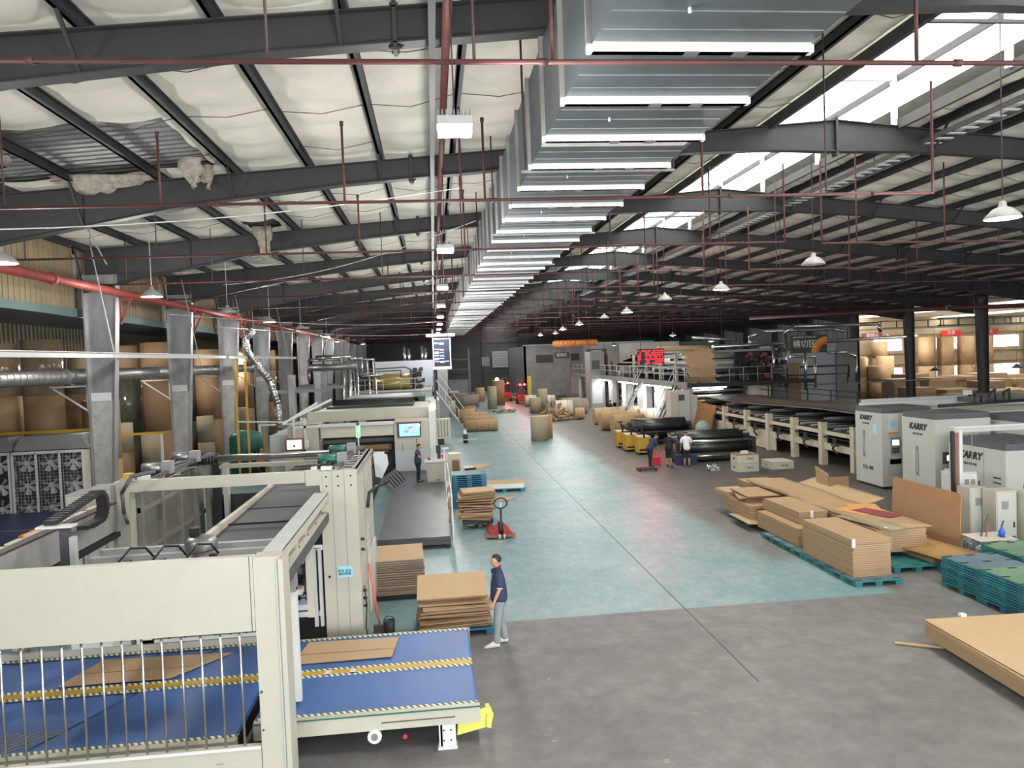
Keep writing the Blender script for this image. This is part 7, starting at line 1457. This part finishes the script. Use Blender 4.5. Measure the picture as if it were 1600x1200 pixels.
    s0 = sa(T(0, 0, .78), .185); s1 = sa(T(0, 0, 1.00), .18, s0); s2 = sa(T(.01, 0, 1.25), .185, s1); s3 = sa(T(0, 0, 1.40), .15, s2); s4 = sa(T(.01, 0, 1.50), .085, s3)
    for sd, (el, wr) in zip((1, -1), arms):
        q0 = sa(T(0, .16 * sd, 1.40), .10, s3); q1 = sa(T(0, .205 * sd, 1.32), .085, q0); pe = Vector(el); p0 = Vector((0, .205 * sd, 1.33)); pc = p0.lerp(pe, sleeves + .2); sa(T(*pc), .075, q1)
    sh_o = skin_mesh('shirt', SJ, SE, shirt, t, 0)
    if trim:
        b = MB()
        for sd, (el, wr) in zip((1, -1), arms):
            pe = Vector(el); p0 = Vector((0, .205 * sd, 1.33)); A = T(*p0.lerp(pe, sleeves + .17)); B_ = T(*p0.lerp(pe, sleeves + .235)); b.cyl(A, B_, .064 * s, trim, 16)
        b.build('sleeve_trim', t); b = MB(); b.cyl(T(.012, 0, 1.485), T(.02, 0, 1.515), .078 * s, 'navy', 18, r2=.068 * s).cyl(T(.02, 0, 1.514), T(.022, 0, 1.52), .070 * s, 'banner_red', 18, r2=.068 * s); b.build('collar', t)
    TJ = []; TE = []
    def ta(p, r, par=None): TJ.append((p, r * s)); (TE.append((par, len(TJ) - 1)) if par is not None else None); return len(TJ) - 1
    p0 = ta(P(0, 0, .93), .138)
    for st, sd in feet:
        a1 = ta(P(st * .1, .085 * sd, .82), .105, p0); a2 = ta(P(st * .5 + .02, .10 * sd, .50), .078, a1)
        if not short_pants: a3 = ta(P(st * .8, .10 * sd, .26), .074, a2); ta(P(st + .0, .10 * sd, .055), .078, a3)
        else: ta(P(st * .6, .10 * sd, .42), .072, a2)
    skin_mesh('trousers', TJ, TE, pants, t, 0)
    for st, sd in feet:
        b = MB(); fa, la = F, (Lf * sd); c = P(st + .05, .11 * sd, 0)
        prof = [(-.11, .036, .10), (-.06, .046, .13), (.02, .05, .125), (.08, .052, .085), (.15, .044, .055), (.19, .024, .04)]; k = b.mi(shoe); rings = []
        for (fx, w, h) in prof:
            ring = []
            for j in range(8):
                an = 2 * math.pi * j / 8; ring.append(len(b.v)); b.v.append(tuple(c + (F * fx + Lf * math.cos(an) * w + U * max(0.0, (h / 2 + math.sin(an) * h / 2))) * s))
            rings.append(ring)
        for r0, r1 in zip(rings, rings[1:]):
            for j in range(8): b.face((r0[j], r0[(j + 1) % 8], r1[(j + 1) % 8], r1[j]), k, True)
        b.face(rings[0][::-1], k); b.face(rings[-1], k); b.build('shoe', t)
    # hair and face
    b = MB(); hr = b.mi('hair'); n = 14; base = len(b.v); rows = 7
    for j in range(rows):
        ph = math.pi * .5 * j / (rows - 1) * 1.25
        for i in range(n):
            th = 2 * math.pi * i / n; fr = math.cos(th); drop = .0 if fr > .35 else 1.0
            pj = ph if (fr <= .35) else min(ph, math.pi * .5 * .72); b.v.append(tuple(Hd(-.004 + .100 * math.sin(pj) * math.cos(th), .088 * math.sin(pj) * math.sin(th), .125 + .105 * math.cos(pj))))
    for j in range(rows - 1):
        for i in range(n): i2 = (i + 1) % n; b.face((base + j * n + i, base + j * n + i2, base + (j + 1) * n + i2, base + (j + 1) * n + i), hr, True)
    b.build('hair', t)
    b = MB()
    for sd in (1, -1): b.ball(Hd(.078, .03 * sd, .105), .010 * s, 'white_paint', 8, 5); b.ball(Hd(.084, .03 * sd, .105), .007 * s, 'ink', 8, 4); b.bar(Hd(.090, .018 * sd, .128), Hd(.086, .045 * sd, .130), .006, .006, 'hair')
    b.build('eyes', t)
    b = MB(); b.cyl(Hd(.08, 0, .11), Hd(.105, 0, .075), .007 * s, skin, 8, r2=.016 * s).ball(Hd(.102, 0, .075), .014 * s, skin, 8, 5); 
    for sd in (1, -1): b.ball(Hd(-.002, .083 * sd, .095), .022 * s, skin, 8, 6, (.6, .4, 1.2))
    b.build('nose_and_ears', t)
    b = MB(); b.bar(Hd(.088, -.022, .045), Hd(.088, .022, .045), .008, .006, 'brick_red'); b.build('mouth', t)
    return t
person('man standing by the messy pile in a navy polo and grey trousers', 1.08, 14.5, 0, 185, 1.76, .0, [((.03, .235, 1.12), (.14, .24, .90)), ((.02, -.24, 1.12), (.10, -.24, .90))], 'navy', 'grey_trousers', 'skin', 'shoe', trim='white_paint', stride=.10, sleeves=.62)
person('worker on the grey platform in a dark shirt reaching to the console', -.85, 32.75, .36, -8, 1.62, .03, [((.12, .2, 1.14), (.38, .14, 1.12)), ((.12, -.2, 1.14), (.40, -.12, 1.08))], 'teal_cloth', 'black_cloth', 'skin', 'dark_grey', sleeves=.4, headdown=.25)
person('worker in a dark blue jacket bending towards the rolls, leftmost of three', 10.25, 35.6, 0, 20, 1.7, .55, [((.25, .22, 1.15), (.48, .15, 1.05)), ((.25, -.22, 1.15), (.5, -.12, 1.05))], 'blue_cloth', 'black_cloth', 'skin_tan', 'dark_grey', sleeves=.75, headdown=.4, stride=.08)
person('worker in black with bare calves, middle one of three at the rolls', 11.1, 35.3, 0, 60, 1.66, .25, [((.12, .24, 1.12), (.22, .28, .95)), ((.12, -.24, 1.12), (.25, -.25, .92))], 'black_cloth', 'black_cloth', 'skin_tan', 'dark_grey', short_pants=True, sleeves=.5, headdown=.5, stride=.06)
person('worker in a white shirt and black trousers, rightmost of three at the rolls', 11.85, 34.9, 0, 80, 1.72, .22, [((.15, .24, 1.12), (.28, .24, .95)), ((.15, -.24, 1.12), (.28, -.22, .95))], 'white_cloth', 'black_cloth', 'skin_tan', 'dark_grey', short_pants=True, sleeves=.45, headdown=.4, stride=.05)
person('worker half hidden behind the gantry rollers beside the short yellow posts', -8.45, 37.4, 0, -60, 1.68, .1, None, 'orange', 'black_cloth', 'skin', 'dark_grey', sleeves=.5)
person('dark-dressed worker at the lit machines behind the big brown rolls', 14.3, 61, 0, 40, 1.7, .1, None, 'black_cloth', 'black_cloth', 'skin_tan', 'dark_grey', sleeves=.5)
